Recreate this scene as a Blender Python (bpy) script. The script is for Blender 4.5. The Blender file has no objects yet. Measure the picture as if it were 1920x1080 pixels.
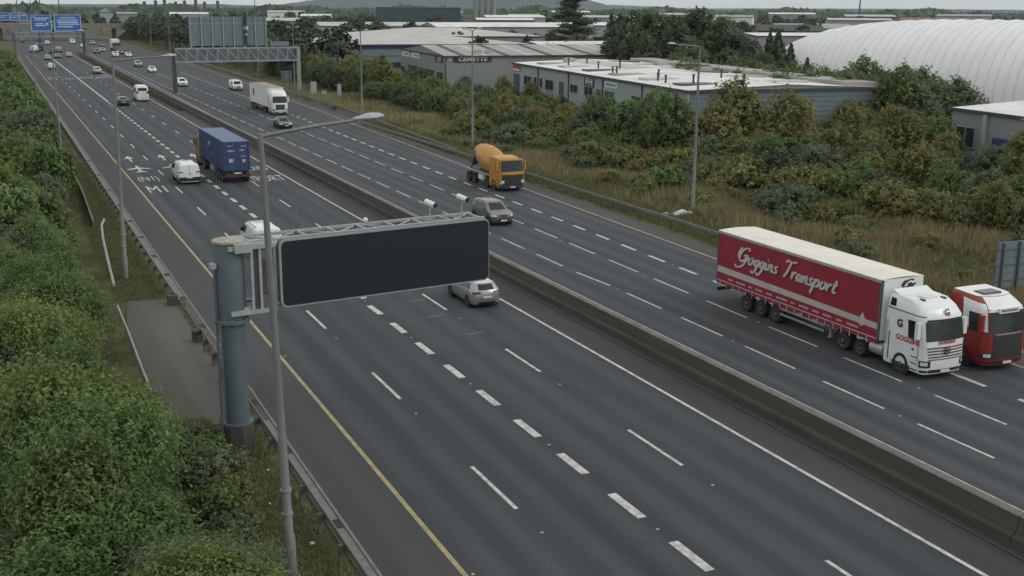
import bpy, math, random
import numpy as np
from mathutils import Vector, Matrix, noise

scene = bpy.context.scene
COL = scene.collection
R = math.radians
rng = random.Random(11)
nrng = np.random.default_rng(5)

# ---------------------------------------------------------------- camera
cam_data = bpy.data.cameras.new('camera')
cam_data.sensor_width = 36.0
cam_data.lens = 36.0 * 2150.26 / 1920.0
cam_data.clip_start = 0.5
cam_data.clip_end = 40000.0
cam = bpy.data.objects.new('camera', cam_data)
COL.objects.link(cam)
YAW, PITCH, ROLL, CAM_H = 0.4236, 0.2410, 0.0061, 16.543
fw = Vector((math.sin(YAW) * math.cos(PITCH), math.cos(YAW) * math.cos(PITCH), -math.sin(PITCH)))
rt0 = Vector((math.cos(YAW), -math.sin(YAW), 0.0))
up0 = rt0.cross(fw)
rt = rt0 * math.cos(ROLL) + up0 * math.sin(ROLL)
up = up0 * math.cos(ROLL) - rt0 * math.sin(ROLL)
cm = Matrix((rt, up, -fw)).transposed().to_4x4()
cm.translation = Vector((0, 0, CAM_H))
cam.matrix_world = cm
scene.camera = cam

# ---------------------------------------------------------------- sky and sun (overcast morning)
SUN_EL, SUN_AZ = R(38), R(125)          # azimuth measured from +Y towards +X
world = bpy.data.worlds.new('World')
scene.world = world
world.use_nodes = True
wn, wl = world.node_tree.nodes, world.node_tree.links
wn.clear()
w_out = wn.new('ShaderNodeOutputWorld')
w_bg = wn.new('ShaderNodeBackground')
w_sky = wn.new('ShaderNodeTexSky')
w_sky.sky_type = 'NISHITA'
w_sky.sun_disc = False
w_sky.sun_elevation = SUN_EL
w_sky.sun_rotation = SUN_AZ
w_sky.air_density = 1.0
w_sky.dust_density = 3.0
w_hsv = wn.new('ShaderNodeHueSaturation')
w_hsv.inputs['Saturation'].default_value = 0.35
w_mix = wn.new('ShaderNodeMix')
w_mix.data_type = 'RGBA'
w_mix.inputs['Factor'].default_value = 0.72
w_cld = wn.new('ShaderNodeTexNoise')     # the even cloud deck, faintly uneven
w_cld.inputs['Scale'].default_value = 2.2
w_cld.inputs['Detail'].default_value = 6.0
w_ramp = wn.new('ShaderNodeValToRGB')
w_ramp.color_ramp.elements[0].position = 0.3
w_ramp.color_ramp.elements[0].color = (0.90, 0.925, 0.92, 1)
w_ramp.color_ramp.elements[1].position = 0.72
w_ramp.color_ramp.elements[1].color = (1.0, 0.965, 0.885, 1)
w_mul = wn.new('ShaderNodeMix')
w_mul.data_type = 'RGBA'
w_mul.blend_type = 'MULTIPLY'
w_mul.inputs['Factor'].default_value = 1.0
w_mul.inputs[7].default_value = (7.6, 7.75, 7.75, 1)
w_tc = wn.new('ShaderNodeTexCoord')
w_map = wn.new('ShaderNodeMapping')
w_map.inputs['Scale'].default_value = (1, 1, 3.5)
wl.new(w_tc.outputs['Generated'], w_map.inputs['Vector'])
wl.new(w_map.outputs[0], w_cld.inputs['Vector'])
wl.new(w_cld.outputs[0], w_ramp.inputs[0])
wl.new(w_ramp.outputs[0], w_mul.inputs[6])
wl.new(w_sky.outputs[0], w_hsv.inputs['Color'])
wl.new(w_hsv.outputs[0], w_mix.inputs[6])
wl.new(w_mul.outputs[2], w_mix.inputs[7])
wl.new(w_mix.outputs[2], w_bg.inputs['Color'])
w_bg.inputs['Strength'].default_value = 0.132
wl.new(w_bg.outputs[0], w_out.inputs['Surface'])

sun_data = bpy.data.lights.new('sun', 'SUN')
sun_data.energy = 0.6
sun_data.angle = R(25)
sun_data.color = (1.0, 0.98, 0.95)
sun = bpy.data.objects.new('sun', sun_data)
COL.objects.link(sun)
sd = Vector((math.sin(SUN_AZ) * math.cos(SUN_EL), math.cos(SUN_AZ) * math.cos(SUN_EL), math.sin(SUN_EL)))
sun.rotation_euler = sd.to_track_quat('Z', 'Y').to_euler()
sun.location = (0, 0, 60)

vs = scene.view_settings
vs.view_transform = 'Standard'
vs.look = 'None'
vs.exposure = 0.0
vs.gamma = 1.0
vs.use_curve_mapping = False
scene.cycles.use_denoising = True
scene.cycles.max_bounces = 6
scene.cycles.volume_bounces = 1
scene.cycles.transparent_max_bounces = 8

# ---------------------------------------------------------------- helpers
class MB:
    """collects vertices and faces; build() links them as one mesh object"""
    def __init__(self):
        self.v, self.f, self.m = [], [], []
    def add(self, verts, faces, mi=0):
        b = len(self.v)
        self.v += [tuple(p) for p in verts]
        self.f += [tuple(i + b for i in f) for f in faces]
        self.m += [mi] * len(faces)
        return self
    def box(self, x0, x1, y0, y1, z0, z1, mi=0):
        v = [(x0, y0, z0), (x1, y0, z0), (x1, y1, z0), (x0, y1, z0), (x0, y0, z1), (x1, y0, z1), (x1, y1, z1), (x0, y1, z1)]
        return self.add(v, [(0, 3, 2, 1), (4, 5, 6, 7), (0, 1, 5, 4), (1, 2, 6, 5), (2, 3, 7, 6), (3, 0, 4, 7)], mi)
    def hexa(self, v, mi=0):
        return self.add(v, [(0, 3, 2, 1), (4, 5, 6, 7), (0, 1, 5, 4), (1, 2, 6, 5), (2, 3, 7, 6), (3, 0, 4, 7)], mi)
    def quad(self, a, b, c, d, mi=0):
        return self.add([a, b, c, d], [(0, 1, 2, 3)], mi)
    def tube(self, a, b, r0, r1=None, n=8, mi=0, caps=True):
        a, b = Vector(a), Vector(b)
        if r1 is None: r1 = r0
        d = (b - a).normalized()
        u = d.orthogonal().normalized()
        w = d.cross(u)
        v = []
        for p, r in ((a, r0), (b, r1)):
            for k in range(n):
                t = 2 * math.pi * k / n
                v.append(p + (u * math.cos(t) + w * math.sin(t)) * r)
        f = [(k, (k + 1) % n, n + (k + 1) % n, n + k) for k in range(n)]
        if caps:
            f.append(tuple(range(n - 1, -1, -1)))
            f.append(tuple(range(n, 2 * n)))
        return self.add(v, f, mi)
    def path(self, pts, r, n=8, mi=0):
        for a, b in zip(pts[:-1], pts[1:]):
            self.tube(a, b, r, r, n, mi)
        return self
    def bar(self, a, b, w, h, mi=0):
        """rectangular bar from a to b, w wide horizontally, h high"""
        a, b = Vector(a), Vector(b)
        d = (b - a).normalized()
        s = Vector((0, 0, 1)).cross(d)
        if s.length < 1e-4: s = Vector((1, 0, 0))
        s.normalize()
        t = d.cross(s)
        s, t = s * w / 2, t * h / 2
        v = [a - s - t, a + s - t, b + s - t, b - s - t, a - s + t, a + s + t, b + s + t, b - s + t]
        return self.hexa(v, mi)
    def lathe(self, prof, n=20, axis='z', c=(0, 0, 0), mi=0):
        """prof: list of (radius, height) along the axis"""
        v, f = [], []
        for r, h in prof:
            for k in range(n):
                t = 2 * math.pi * k / n
                x, y = r * math.cos(t), r * math.sin(t)
                p = (x, y, h) if axis == 'z' else ((h, x, y) if axis == 'x' else (y, h, x))
                v.append((p[0] + c[0], p[1] + c[1], p[2] + c[2]))
        for i in range(len(prof) - 1):
            for k in range(n):
                f.append((i * n + k, i * n + (k + 1) % n, (i + 1) * n + (k + 1) % n, (i + 1) * n + k))
        f.append(tuple(range(n - 1, -1, -1)))
        f.append(tuple(range((len(prof) - 1) * n, len(prof) * n)))
        return self.add(v, f, mi)
    def prism(self, poly, y0, y1, plane='xz', mi=0):
        """poly extruded; plane 'xz' extrudes along y, 'yz' along x, 'xy' along z"""
        n = len(poly)
        v = []
        for h in (y0, y1):
            for a, b in poly:
                v.append((a, h, b) if plane == 'xz' else ((h, a, b) if plane == 'yz' else (a, b, h)))
        f = [(k, (k + 1) % n, n + (k + 1) % n, n + k) for k in range(n)]
        f.append(tuple(range(n - 1, -1, -1)))
        f.append(tuple(range(n, 2 * n)))
        return self.add(v, f, mi)
    def mesh(self, name, mats, smooth=False):
        me = bpy.data.meshes.new(name)
        me.from_pydata(self.v, [], self.f)
        if not isinstance(mats, (list, tuple)): mats = [mats]
        for m in mats: me.materials.append(m)
        if len(mats) > 1: me.polygons.foreach_set('material_index', self.m)
        if smooth:
            me.polygons.foreach_set('use_smooth', [True] * len(self.f))
            try: me.set_sharp_from_angle(angle=R(38))
            except Exception: pass
        me.update()
        return me
    def build(self, name, mats, parent=None, smooth=False, loc=None):
        return link(name, self.mesh(name, mats, smooth), parent, loc)

def link(name, me, parent=None, loc=None, rotz=0.0, scale=None):
    o = bpy.data.objects.new(name, me)
    COL.objects.link(o)
    if parent is not None: o.parent = parent
    if loc is not None: o.location = loc
    if rotz: o.rotation_euler = (0, 0, rotz)
    if scale is not None: o.scale = (scale,) * 3 if not isinstance(scale, (tuple, list)) else scale
    return o

def tag(o, label=None, cat=None, group=None, kind=None):
    if label: o['label'] = label
    if cat: o['category'] = cat
    if group: o['group'] = group
    if kind: o['kind'] = kind
    return o

def thing(name, label, cat, loc=(0, 0, 0), rotz=0.0, group=None):
    o = link(name, None, None, loc, rotz)
    o.empty_display_size = 0.3
    return tag(o, label, cat, group)

def copy_tree(o, parent=None):
    c = o.copy()
    COL.objects.link(c)
    c.parent = parent
    for ch in list(o.children):
        copy_tree(ch, c)
    return c

_text_cache = {}
def text_mesh(s, size, mat, bold=0.0, shear=0.0, space=1.0, align='CENTER'):
    key = (s, size, mat.name, bold, shear, space, align)
    if key in _text_cache: return _text_cache[key]
    cu = bpy.data.curves.new('lettering', 'FONT')
    cu.body = s
    cu.size = size
    cu.shear = shear
    cu.offset = bold
    cu.space_character = space
    cu.align_x = align
    cu.align_y = 'CENTER'
    cu.resolution_u = 3
    cu.extrude = 0.004
    tmp = bpy.data.objects.new('lettering', cu)
    COL.objects.link(tmp)
    dg = bpy.context.evaluated_depsgraph_get()
    me = bpy.data.meshes.new_from_object(tmp.evaluated_get(dg))
    bpy.data.objects.remove(tmp)
    bpy.data.curves.remove(cu)
    me.materials.clear()
    me.materials.append(mat)
    _text_cache[key] = me
    return me

def put_text(name, me, parent, loc, ex, ez, sx=1.0, sz=1.0):
    """lay lettering with its reading direction along ex and its upright along ez (parent space)"""
    ex, ez = Vector(ex).normalized(), Vector(ez).normalized()
    n = ex.cross(ez)
    m = Matrix((ex * sx, ez * sz, n)).transposed().to_4x4()
    m.translation = Vector(loc)
    o = link(name, me, parent)
    o.matrix_local = m
    return o

# ---------------------------------------------------------------- materials
MATS = {}
def new_mat(name):
    m = bpy.data.materials.new(name)
    m.use_nodes = True
    MATS[name] = m
    nt = m.node_tree
    return m, nt.nodes, nt.links, nt.nodes['Principled BSDF']

def mat(name, col, rough=0.6, metal=0.0, var=0.08, scale=3.0, spec=0.5, bump=0.0, bscale=30.0, coat=0.0, dirt=None, dirt_amt=0.5, emis=None, stretch=(1, 1, 1), world=False):
    """plain surface with procedural tone variation, optional dirt patches and relief"""
    m, N, L, b = new_mat(name)
    b.inputs['Roughness'].default_value = rough
    b.inputs['Metallic'].default_value = metal
    b.inputs['Specular IOR Level'].default_value = spec
    b.inputs['Coat Weight'].default_value = coat
    b.inputs['Coat Roughness'].default_value = 0.08
    tc = N.new('ShaderNodeTexCoord')
    mp = N.new('ShaderNodeMapping')
    mp.inputs['Scale'].default_value = stretch
    if world:
        L.new(N.new('ShaderNodeNewGeometry').outputs['Position'], mp.inputs['Vector'])
    else:
        L.new(tc.outputs['Object'], mp.inputs['Vector'])
    nz = N.new('ShaderNodeTexNoise')
    nz.inputs['Scale'].default_value = scale
    nz.inputs['Detail'].default_value = 5.0
    L.new(mp.outputs[0], nz.inputs['Vector'])
    rp = N.new('ShaderNodeValToRGB')
    lo = tuple(max(0, c * (1 - var)) for c in col)
    hi = tuple(min(1, c * (1 + var)) for c in col)
    rp.color_ramp.elements[0].position = 0.3
    rp.color_ramp.elements[0].color = (*lo, 1)
    rp.color_ramp.elements[1].position = 0.7
    rp.color_ramp.elements[1].color = (*hi, 1)
    L.new(nz.outputs[0], rp.inputs[0])
    src = rp.outputs[0]
    if dirt:
        n2 = N.new('ShaderNodeTexNoise')
        n2.inputs['Scale'].default_value = scale * 0.6
        n2.inputs['Detail'].default_value = 8.0
        n2.inputs['Roughness'].default_value = 0.7
        L.new(mp.outputs[0], n2.inputs['Vector'])
        r2 = N.new('ShaderNodeValToRGB')
        r2.color_ramp.elements[0].position = 0.45
        r2.color_ramp.elements[0].color = (0, 0, 0, 1)
        r2.color_ramp.elements[1].position = 0.75
        r2.color_ramp.elements[1].color = (dirt_amt,) * 3 + (1,)
        L.new(n2.outputs[0], r2.inputs[0])
        mx = N.new('ShaderNodeMix')
        mx.data_type = 'RGBA'
        L.new(r2.outputs[0], mx.inputs['Factor'])
        L.new(src, mx.inputs[6])
        mx.inputs[7].default_value = (*dirt, 1)
        src = mx.outputs[2]
    L.new(src, b.inputs['Base Color'])
    if bump:
        n3 = N.new('ShaderNodeTexNoise')
        n3.inputs['Scale'].default_value = bscale
        n3.inputs['Detail'].default_value = 4.0
        L.new(tc.outputs['Object'], n3.inputs['Vector'])
        bp = N.new('ShaderNodeBump')
        bp.inputs['Strength'].default_value = bump
        bp.inputs['Distance'].default_value = 0.02
        L.new(n3.outputs[0], bp.inputs['Height'])
        L.new(bp.outputs[0], b.inputs['Normal'])
    if emis:
        b.inputs['Emission Color'].default_value = (*emis[:3], 1)
        b.inputs['Emission Strength'].default_value = emis[3]
    return m

def asphalt(name, base, streaks=None, patch=0.1):
    """rolled asphalt: fine chippings, broad blotches and long wheel-track streaks along Y"""
    m, N, L, b = new_mat(name)
    b.inputs['Roughness'].default_value = 0.82
    b.inputs['Specular IOR Level'].default_value = 0.35
    tc = N.new('ShaderNodeTexCoord')
    def noise_node(scale, detail, stretch, rough=0.5):
        mp = N.new('ShaderNodeMapping')
        mp.inputs['Scale'].default_value = stretch
        L.new(tc.outputs['Object'], mp.inputs['Vector'])
        nz = N.new('ShaderNodeTexNoise')
        nz.inputs['Scale'].default_value = scale
        nz.inputs['Detail'].default_value = detail
        nz.inputs['Roughness'].default_value = rough
        L.new(mp.outputs[0], nz.inputs['Vector'])
        return nz.outputs[0]
    def rng_node(src, a0, a1, b0, b1):
        mr = N.new('ShaderNodeMapRange')
        mr.inputs[1].default_value, mr.inputs[2].default_value = a0, a1
        mr.inputs[3].default_value, mr.inputs[4].default_value = b0, b1
        L.new(src, mr.inputs[0])
        return mr.outputs[0]
    def mul(a, c):
        k = N.new('ShaderNodeMath')
        k.operation = 'MULTIPLY'
        L.new(a, k.inputs[0])
        L.new(c, k.inputs[1])
        return k.outputs[0]
    f = rng_node(noise_node(14, 4, (1, 1, 1), 0.8), 0.3, 0.7, 0.72, 1.30)
    f = mul(f, rng_node(noise_node(0.55, 7, (1, 0.5, 1), 0.75), 0.55, 0.78, 1.0, 0.84))
    f = mul(f, rng_node(noise_node(0.16, 6, (1, 0.35, 1), 0.6), 0.3, 0.7, 1 - patch, 1 + patch))
    f = mul(f, rng_node(noise_node(0.9, 4, (1.3, 0.03, 1)), 0.3, 0.7, 0.86, 1.14))
    if streaks:
        # lane wear: polished paler wheel paths, darker oil line in the middle of each lane
        x0, wid = streaks
        sx = N.new('ShaderNodeSeparateXYZ')
        L.new(tc.outputs['Object'], sx.inputs[0])
        a = N.new('ShaderNodeMath')
        a.operation = 'SUBTRACT'
        L.new(sx.outputs[0], a.inputs[0])
        a.inputs[1].default_value = x0
        a2 = N.new('ShaderNodeMath')
        a2.operation = 'MULTIPLY'
        L.new(a.outputs[0], a2.inputs[0])
        a2.inputs[1].default_value = 2 * math.pi / wid * 2
        c = N.new('ShaderNodeMath')
        c.operation = 'COSINE'
        L.new(a2.outputs[0], c.inputs[0])
        f = mul(f, rng_node(c.outputs[0], -1, 1, 1.18, 0.83))
    rgb = N.new('ShaderNodeMix')
    rgb.data_type = 'RGBA'
    rgb.blend_type = 'MULTIPLY'
    rgb.inputs['Factor'].default_value = 1
    rgb.inputs[6].default_value = (*base, 1)
    L.new(f, rgb.inputs[7])
    L.new(rgb.outputs[2], b.inputs['Base Color'])
    bp = N.new('ShaderNodeBump')
    bp.inputs['Strength'].default_value = 0.35
    bp.inputs['Distance'].default_value = 0.01
    L.new(noise_node(60, 2, (1, 1, 1)), bp.inputs['Height'])
    L.new(bp.outputs[0], b.inputs['Normal'])
    return m

def leaf_mat(name, dark, light, hue_var=0.03, val_var=0.25, trans=0.25):
    """foliage: tone per leaf from the 'tint' attribute, a shift per plant, some light through the leaf"""
    m, N, L, b = new_mat(name)
    b.inputs['Roughness'].default_value = 0.6
    b.inputs['Specular IOR Level'].default_value = 0.25
    at = N.new('ShaderNodeAttribute')
    at.attribute_name = 'tint'
    rp = N.new('ShaderNodeValToRGB')
    rp.color_ramp.elements[0].color = (*dark, 1)
    rp.color_ramp.elements[1].color = (*light, 1)
    L.new(at.outputs['Fac'], rp.inputs[0])
    oi = N.new('ShaderNodeObjectInfo')
    mr = N.new('ShaderNodeMapRange')
    mr.inputs[3].default_value, mr.inputs[4].default_value = 0.5 - hue_var, 0.5 + hue_var
    L.new(oi.outputs['Random'], mr.inputs[0])
    mul = N.new('ShaderNodeMath')
    mul.operation = 'MULTIPLY'
    mul.inputs[1].default_value = 7.13
    L.new(oi.outputs['Random'], mul.inputs[0])
    fr = N.new('ShaderNodeMath')
    fr.operation = 'FRACT'
    L.new(mul.outputs[0], fr.inputs[0])
    mv = N.new('ShaderNodeMapRange')
    mv.inputs[3].default_value, mv.inputs[4].default_value = 1 - val_var, 1 + val_var
    L.new(fr.outputs[0], mv.inputs[0])
    hs = N.new('ShaderNodeHueSaturation')
    L.new(mr.outputs[0], hs.inputs['Hue'])
    L.new(mv.outputs[0], hs.inputs['Value'])
    L.new(rp.outputs[0], hs.inputs['Color'])
    L.new(hs.outputs[0], b.inputs['Base Color'])
    tr = N.new('ShaderNodeBsdfTranslucent')
    L.new(hs.outputs[0], tr.inputs['Color'])
    mx = N.new('ShaderNodeMixShader')
    mx.inputs[0].default_value = trans
    L.new(b.outputs[0], mx.inputs[1])
    L.new(tr.outputs[0], mx.inputs[2])
    L.new(mx.outputs[0], N['Material Output'].inputs['Surface'])
    return m

M_ROAD_L = asphalt('asphalt_outbound', (0.045, 0.052, 0.060), (11.62, 3.58))
M_ROAD_R = asphalt('asphalt_inbound', (0.051, 0.057, 0.065), (30.6, 3.36))
M_MEDIAN = asphalt('asphalt_median', (0.047, 0.046, 0.045), None, 0.25)
M_SHOULDER = asphalt('asphalt_shoulder', (0.053, 0.056, 0.059), None, 0.15)
M_SHOULDER_R = asphalt('asphalt_reddish', (0.064, 0.062, 0.066), None, 0.15)
M_BAY = asphalt('worn_tarmac', (0.088, 0.081, 0.073), None, 0.3)
M_PATCH = asphalt('patch_repair', (0.0425, 0.049, 0.056), None, 0.1)
M_WHITE_LINE = mat('white_road_paint', (0.54, 0.54, 0.53), 0.7, var=0.12, scale=4, dirt=(0.11, 0.112, 0.112), dirt_amt=1.0, world=True)
M_YELLOW_LINE = mat('yellow_road_paint', (0.36, 0.30, 0.14), 0.7, var=0.12, scale=3, dirt=(0.13, 0.12, 0.09), dirt_amt=0.9, world=True)
M_CONC = mat('concrete', (0.19, 0.185, 0.175), 0.85, var=0.15, scale=2.5, bump=0.3, dirt=(0.10, 0.095, 0.085), dirt_amt=0.6)
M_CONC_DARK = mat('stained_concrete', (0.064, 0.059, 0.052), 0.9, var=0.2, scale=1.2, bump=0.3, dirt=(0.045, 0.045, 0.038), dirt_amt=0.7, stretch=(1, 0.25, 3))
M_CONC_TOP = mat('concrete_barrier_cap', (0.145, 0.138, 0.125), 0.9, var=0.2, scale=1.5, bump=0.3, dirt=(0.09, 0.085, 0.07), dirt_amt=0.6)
M_GALV = mat('galvanised_steel', (0.34, 0.35, 0.35), 0.55, 0.35, var=0.15, scale=2.0, dirt=(0.16, 0.15, 0.13), dirt_amt=0.6)
M_RAIL = mat('weathered_rail', (0.155, 0.155, 0.15), 0.6, 0.25, var=0.2, scale=2.0, dirt=(0.12, 0.11, 0.10), dirt_amt=0.7)
M_POST = mat('rail_post', (0.13, 0.12, 0.105), 0.75, 0.1, var=0.2, scale=4)
M_LAMP = mat('lamp_column_grey', (0.18, 0.19, 0.19), 0.6, 0.2, var=0.12, scale=1.2, dirt=(0.10, 0.105, 0.10), dirt_amt=0.55)
M_LAMPHEAD = mat('lamp_head_grey', (0.34, 0.37, 0.38), 0.5, 0.1, var=0.1, scale=6)
M_LAMPGLASS = mat('lamp_lens', (0.35, 0.38, 0.38), 0.25, 0.0, var=0.05)
M_GREEN_STEEL = mat('blue_grey_steel', (0.098, 0.126, 0.150), 0.55, 0.15, var=0.10, scale=1.3, dirt=(0.09, 0.12, 0.125), dirt_amt=0.5)
M_STEEL_LT = mat('pale_steel', (0.36, 0.40, 0.40), 0.55, 0.25, var=0.12, scale=3, dirt=(0.2, 0.21, 0.2), dirt_amt=0.5)
M_SIGN_BLACK = mat('display_face', (0.014, 0.019, 0.028), 0.45, 0.0, var=0.06, scale=2, spec=0.35)
M_SIGN_FRAME = mat('display_frame', (0.27, 0.30, 0.30), 0.55, 0.1, var=0.1)
M_CAP = mat('weathered_cap', (0.33, 0.31, 0.25), 0.8, 0.0, var=0.25, scale=5)
M_RUSTY = mat('brown_panel', (0.075, 0.058, 0.052), 0.8, 0.0, var=0.25, scale=6)
M_WHITE = mat('white_paint', (0.72, 0.75, 0.76), 0.32, 0.0, var=0.03, coat=0.5, dirt=(0.5, 0.5, 0.48), dirt_amt=0.35)
M_STUD = mat('stud_grey', (0.34, 0.34, 0.33), 0.6)
M_WHITE_DULL = mat('white_dull', (0.66, 0.66, 0.64), 0.6, 0.0, var=0.06, scale=4)
M_DARK_SILVER = mat('dark_silver_paint', (0.15, 0.16, 0.17), 0.35, 0.4, var=0.05, coat=0.6)
M_LIGHT_BAR = mat('dirty_red_bar', (0.085, 0.028, 0.024), 0.6, var=0.2)
M_PINK_ROOF = mat('dusty_pink_roof', (0.30, 0.23, 0.22), 0.7, var=0.1)
M_SWOOSH = mat('pale_teal_stripe', (0.30, 0.45, 0.45), 0.4)
M_DULL_CAB = mat('dull_yellow_paint', (0.22, 0.155, 0.06), 0.5, var=0.1)
M_SILVER = mat('silver_paint', (0.33, 0.34, 0.36), 0.35, 0.55, var=0.04, coat=0.6)
M_GREY_CAR = mat('dark_grey_paint', (0.045, 0.055, 0.06), 0.3, 0.3, var=0.05, coat=0.6)
M_BLACK_CAR = mat('black_paint', (0.015, 0.016, 0.018), 0.25, 0.0, var=0.05, coat=0.6)
M_BLUE_CAR = mat('blue_paint', (0.03, 0.06, 0.13), 0.3, 0.2, var=0.05, coat=0.6)
M_TEAL_CAR = mat('grey_green_paint', (0.07, 0.095, 0.095), 0.3, 0.3, var=0.05, coat=0.6)
M_RED_PAINT = mat('red_paint', (0.25, 0.022, 0.022), 0.35, 0.0, var=0.06, coat=0.5)
M_PINK_CAR = mat('pale_beige_paint', (0.52, 0.47, 0.46), 0.35, 0.2, var=0.04, coat=0.5)
M_GLASS = mat('dark_glass', (0.016, 0.021, 0.023), 0.10, 0.0, var=0.3, spec=0.4)
M_GLASS_T = mat('tinted_glass', (0.026, 0.034, 0.037), 0.12, 0.0, var=0.3, scale=2.0, spec=0.3)
M_TYRE = mat('tyre_rubber', (0.022, 0.022, 0.022), 0.85, var=0.15, scale=6)
M_RIM = mat('wheel_rim', (0.30, 0.30, 0.30), 0.45, 0.5, var=0.1, scale=6)
M_RIM_DARK = mat('dark_wheel_rim', (0.09, 0.09, 0.09), 0.5, 0.3, var=0.1, scale=6)
M_BLACK_PL = mat('black_plastic', (0.022, 0.023, 0.025), 0.6, var=0.1, scale=5)
M_CHASSIS = mat('chassis_grey', (0.055, 0.056, 0.056), 0.7, 0.1, var=0.2, scale=3)
M_ALU = mat('aluminium_tank', (0.40, 0.40, 0.39), 0.45, 0.5, var=0.1, scale=2)
M_LIGHT = mat('head_lamp', (0.60, 0.62, 0.63), 0.15, 0.0, var=0.05)
M_TAIL = mat('tail_lamp', (0.11, 0.014, 0.014), 0.25, 0.0, var=0.05)
M_PLATE = mat('number_plate_white', (0.62, 0.62, 0.58), 0.5, var=0.03)
M_CURTAIN = mat('red_curtain', (0.265, 0.016, 0.036), 0.5, 0.0, var=0.10, scale=1.1, dirt=(0.19, 0.024, 0.034), dirt_amt=0.45)
M_CURT_STRIPE = mat('grey_stripe', (0.46, 0.42, 0.42), 0.55, 0.0, var=0.1, scale=2)
M_CURT_TEXT = mat('silver_lettering', (0.50, 0.47, 0.47), 0.5, 0.0, var=0.12, scale=5)
M_TEXT_SHADOW = mat('lettering_edge', (0.10, 0.012, 0.018), 0.5)
M_TEXT_MAROON = mat('maroon_trim', (0.085, 0.022, 0.028), 0.5)
M_TEAL_POST = mat('teal_post', (0.06, 0.12, 0.11), 0.5)
M_RIM_TR = mat('dirty_rim', (0.12, 0.12, 0.12), 0.6, 0.2, var=0.2, scale=6)
M_TROOF = mat('trailer_roof_white', (0.74, 0.70, 0.64), 0.55, 0.0, var=0.06, scale=1.2, dirt=(0.5, 0.46, 0.4), dirt_amt=0.4)
M_TEXT_DARK = mat('dark_lettering', (0.035, 0.032, 0.035), 0.5)
M_TEXT_RED = mat('red_lettering', (0.36, 0.03, 0.03), 0.5)
M_TEXT_WHITE = mat('white_lettering', (0.66, 0.67, 0.66), 0.5)
M_BLUE_BOX = mat('blue_container', (0.030, 0.058, 0.150), 0.5, 0.0, var=0.12, scale=1.5, dirt=(0.035, 0.05, 0.09), dirt_amt=0.6)
M_BLUE_TOP = mat('blue_container_roof', (0.085, 0.135, 0.25), 0.55, 0.0, var=0.1, scale=1.2, dirt=(0.11, 0.15, 0.23), dirt_amt=0.5)
M_ORANGE = mat('orange_paint', (0.46, 0.225, 0.04), 0.42, 0.0, var=0.08, scale=2, dirt=(0.36, 0.19, 0.06), dirt_amt=0.5)
M_ORANGE_LT = mat('dusty_orange', (0.52, 0.30, 0.10), 0.6, 0.0, var=0.12, scale=2)
M_BLUE_BUMPER = mat('blue_bumper', (0.035, 0.055, 0.10), 0.5)
M_BLUE_SIGN = mat('motorway_blue', (0.015, 0.12, 0.42), 0.5, var=0.06, scale=1)
M_SIGN_MARK = mat('sign_white', (0.55, 0.62, 0.68), 0.5)
M_ALU_BACK = mat('sign_back_grey', (0.16, 0.20, 0.215), 0.55, 0.2, var=0.1, scale=1.0)
M_ALU_RIB = mat('sign_rib', (0.28, 0.33, 0.34), 0.5, 0.2, var=0.1, scale=2)
M_GANTRY = mat('gantry_grey', (0.27, 0.29, 0.29), 0.55, 0.2, var=0.12, scale=1.2)
M_TRUNK = mat('bark', (0.075, 0.062, 0.048), 0.9, var=0.25, scale=6, bump=0.5, stretch=(1, 1, 0.3))
M_CLAD = mat('grey_cladding', (0.23, 0.25, 0.26), 0.6, 0.05, var=0.05, scale=0.4, dirt=(0.19, 0.20, 0.20), dirt_amt=0.5)
M_CLAD_LT = mat('pale_cladding', (0.29, 0.335, 0.345), 0.6, 0.05, var=0.05, scale=0.4)
M_CLAD_BLUE = mat('blue_grey_cladding', (0.160, 0.205, 0.235), 0.6, 0.05, var=0.06, scale=0.4)
M_CLAD_NAVY = mat('navy_fascia', (0.035, 0.06, 0.13), 0.55, var=0.06)
M_CLAD_DARK = mat('dark_cladding', (0.04, 0.065, 0.085), 0.6, var=0.08, scale=0.3)
M_ROOF_WHITE = mat('pale_sheet_roof', (0.70, 0.69, 0.69), 0.55, 0.0, var=0.07, scale=0.25, dirt=(0.36, 0.355, 0.35), dirt_amt=0.8)
M_ROOF_GREY = mat('grey_sheet_roof', (0.34, 0.325, 0.30), 0.7, 0.0, var=0.14, scale=0.25, dirt=(0.20, 0.19, 0.175), dirt_amt=0.6)
M_ROOF_MID = mat('light_grey_roof', (0.46, 0.45, 0.43), 0.65, 0.0, var=0.10, scale=0.2, dirt=(0.32, 0.31, 0.30), dirt_amt=0.5)
M_ROOF_GLAZ = mat('rooflight', (0.06, 0.065, 0.07), 0.5, var=0.15)
M_WIN = mat('window_glass', (0.028, 0.034, 0.038), 0.15, var=0.1, spec=0.6)
M_BRICK_FAR = mat('reddish_wall', (0.22, 0.13, 0.10), 0.8, var=0.12)
M_DOME = mat('air_dome_fabric', (0.74, 0.75, 0.76), 0.55, 0.0, var=0.04, scale=0.2)
M_SHUTTER = mat('blue_shutter', (0.03, 0.055, 0.17), 0.5, var=0.08)
M_WRAP = mat('white_plastic_sheet', (0.58, 0.58, 0.57), 0.5, var=0.1, scale=3)
M_DOME_CABLE = mat('dome_cable', (0.52, 0.53, 0.54), 0.6)
M_HILL = mat('far_hill', (0.028, 0.042, 0.045), 0.9, var=0.3, scale=0.004)
M_SEA = mat('sea', (0.10, 0.13, 0.14), 0.4, var=0.05, scale=0.01)

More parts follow.
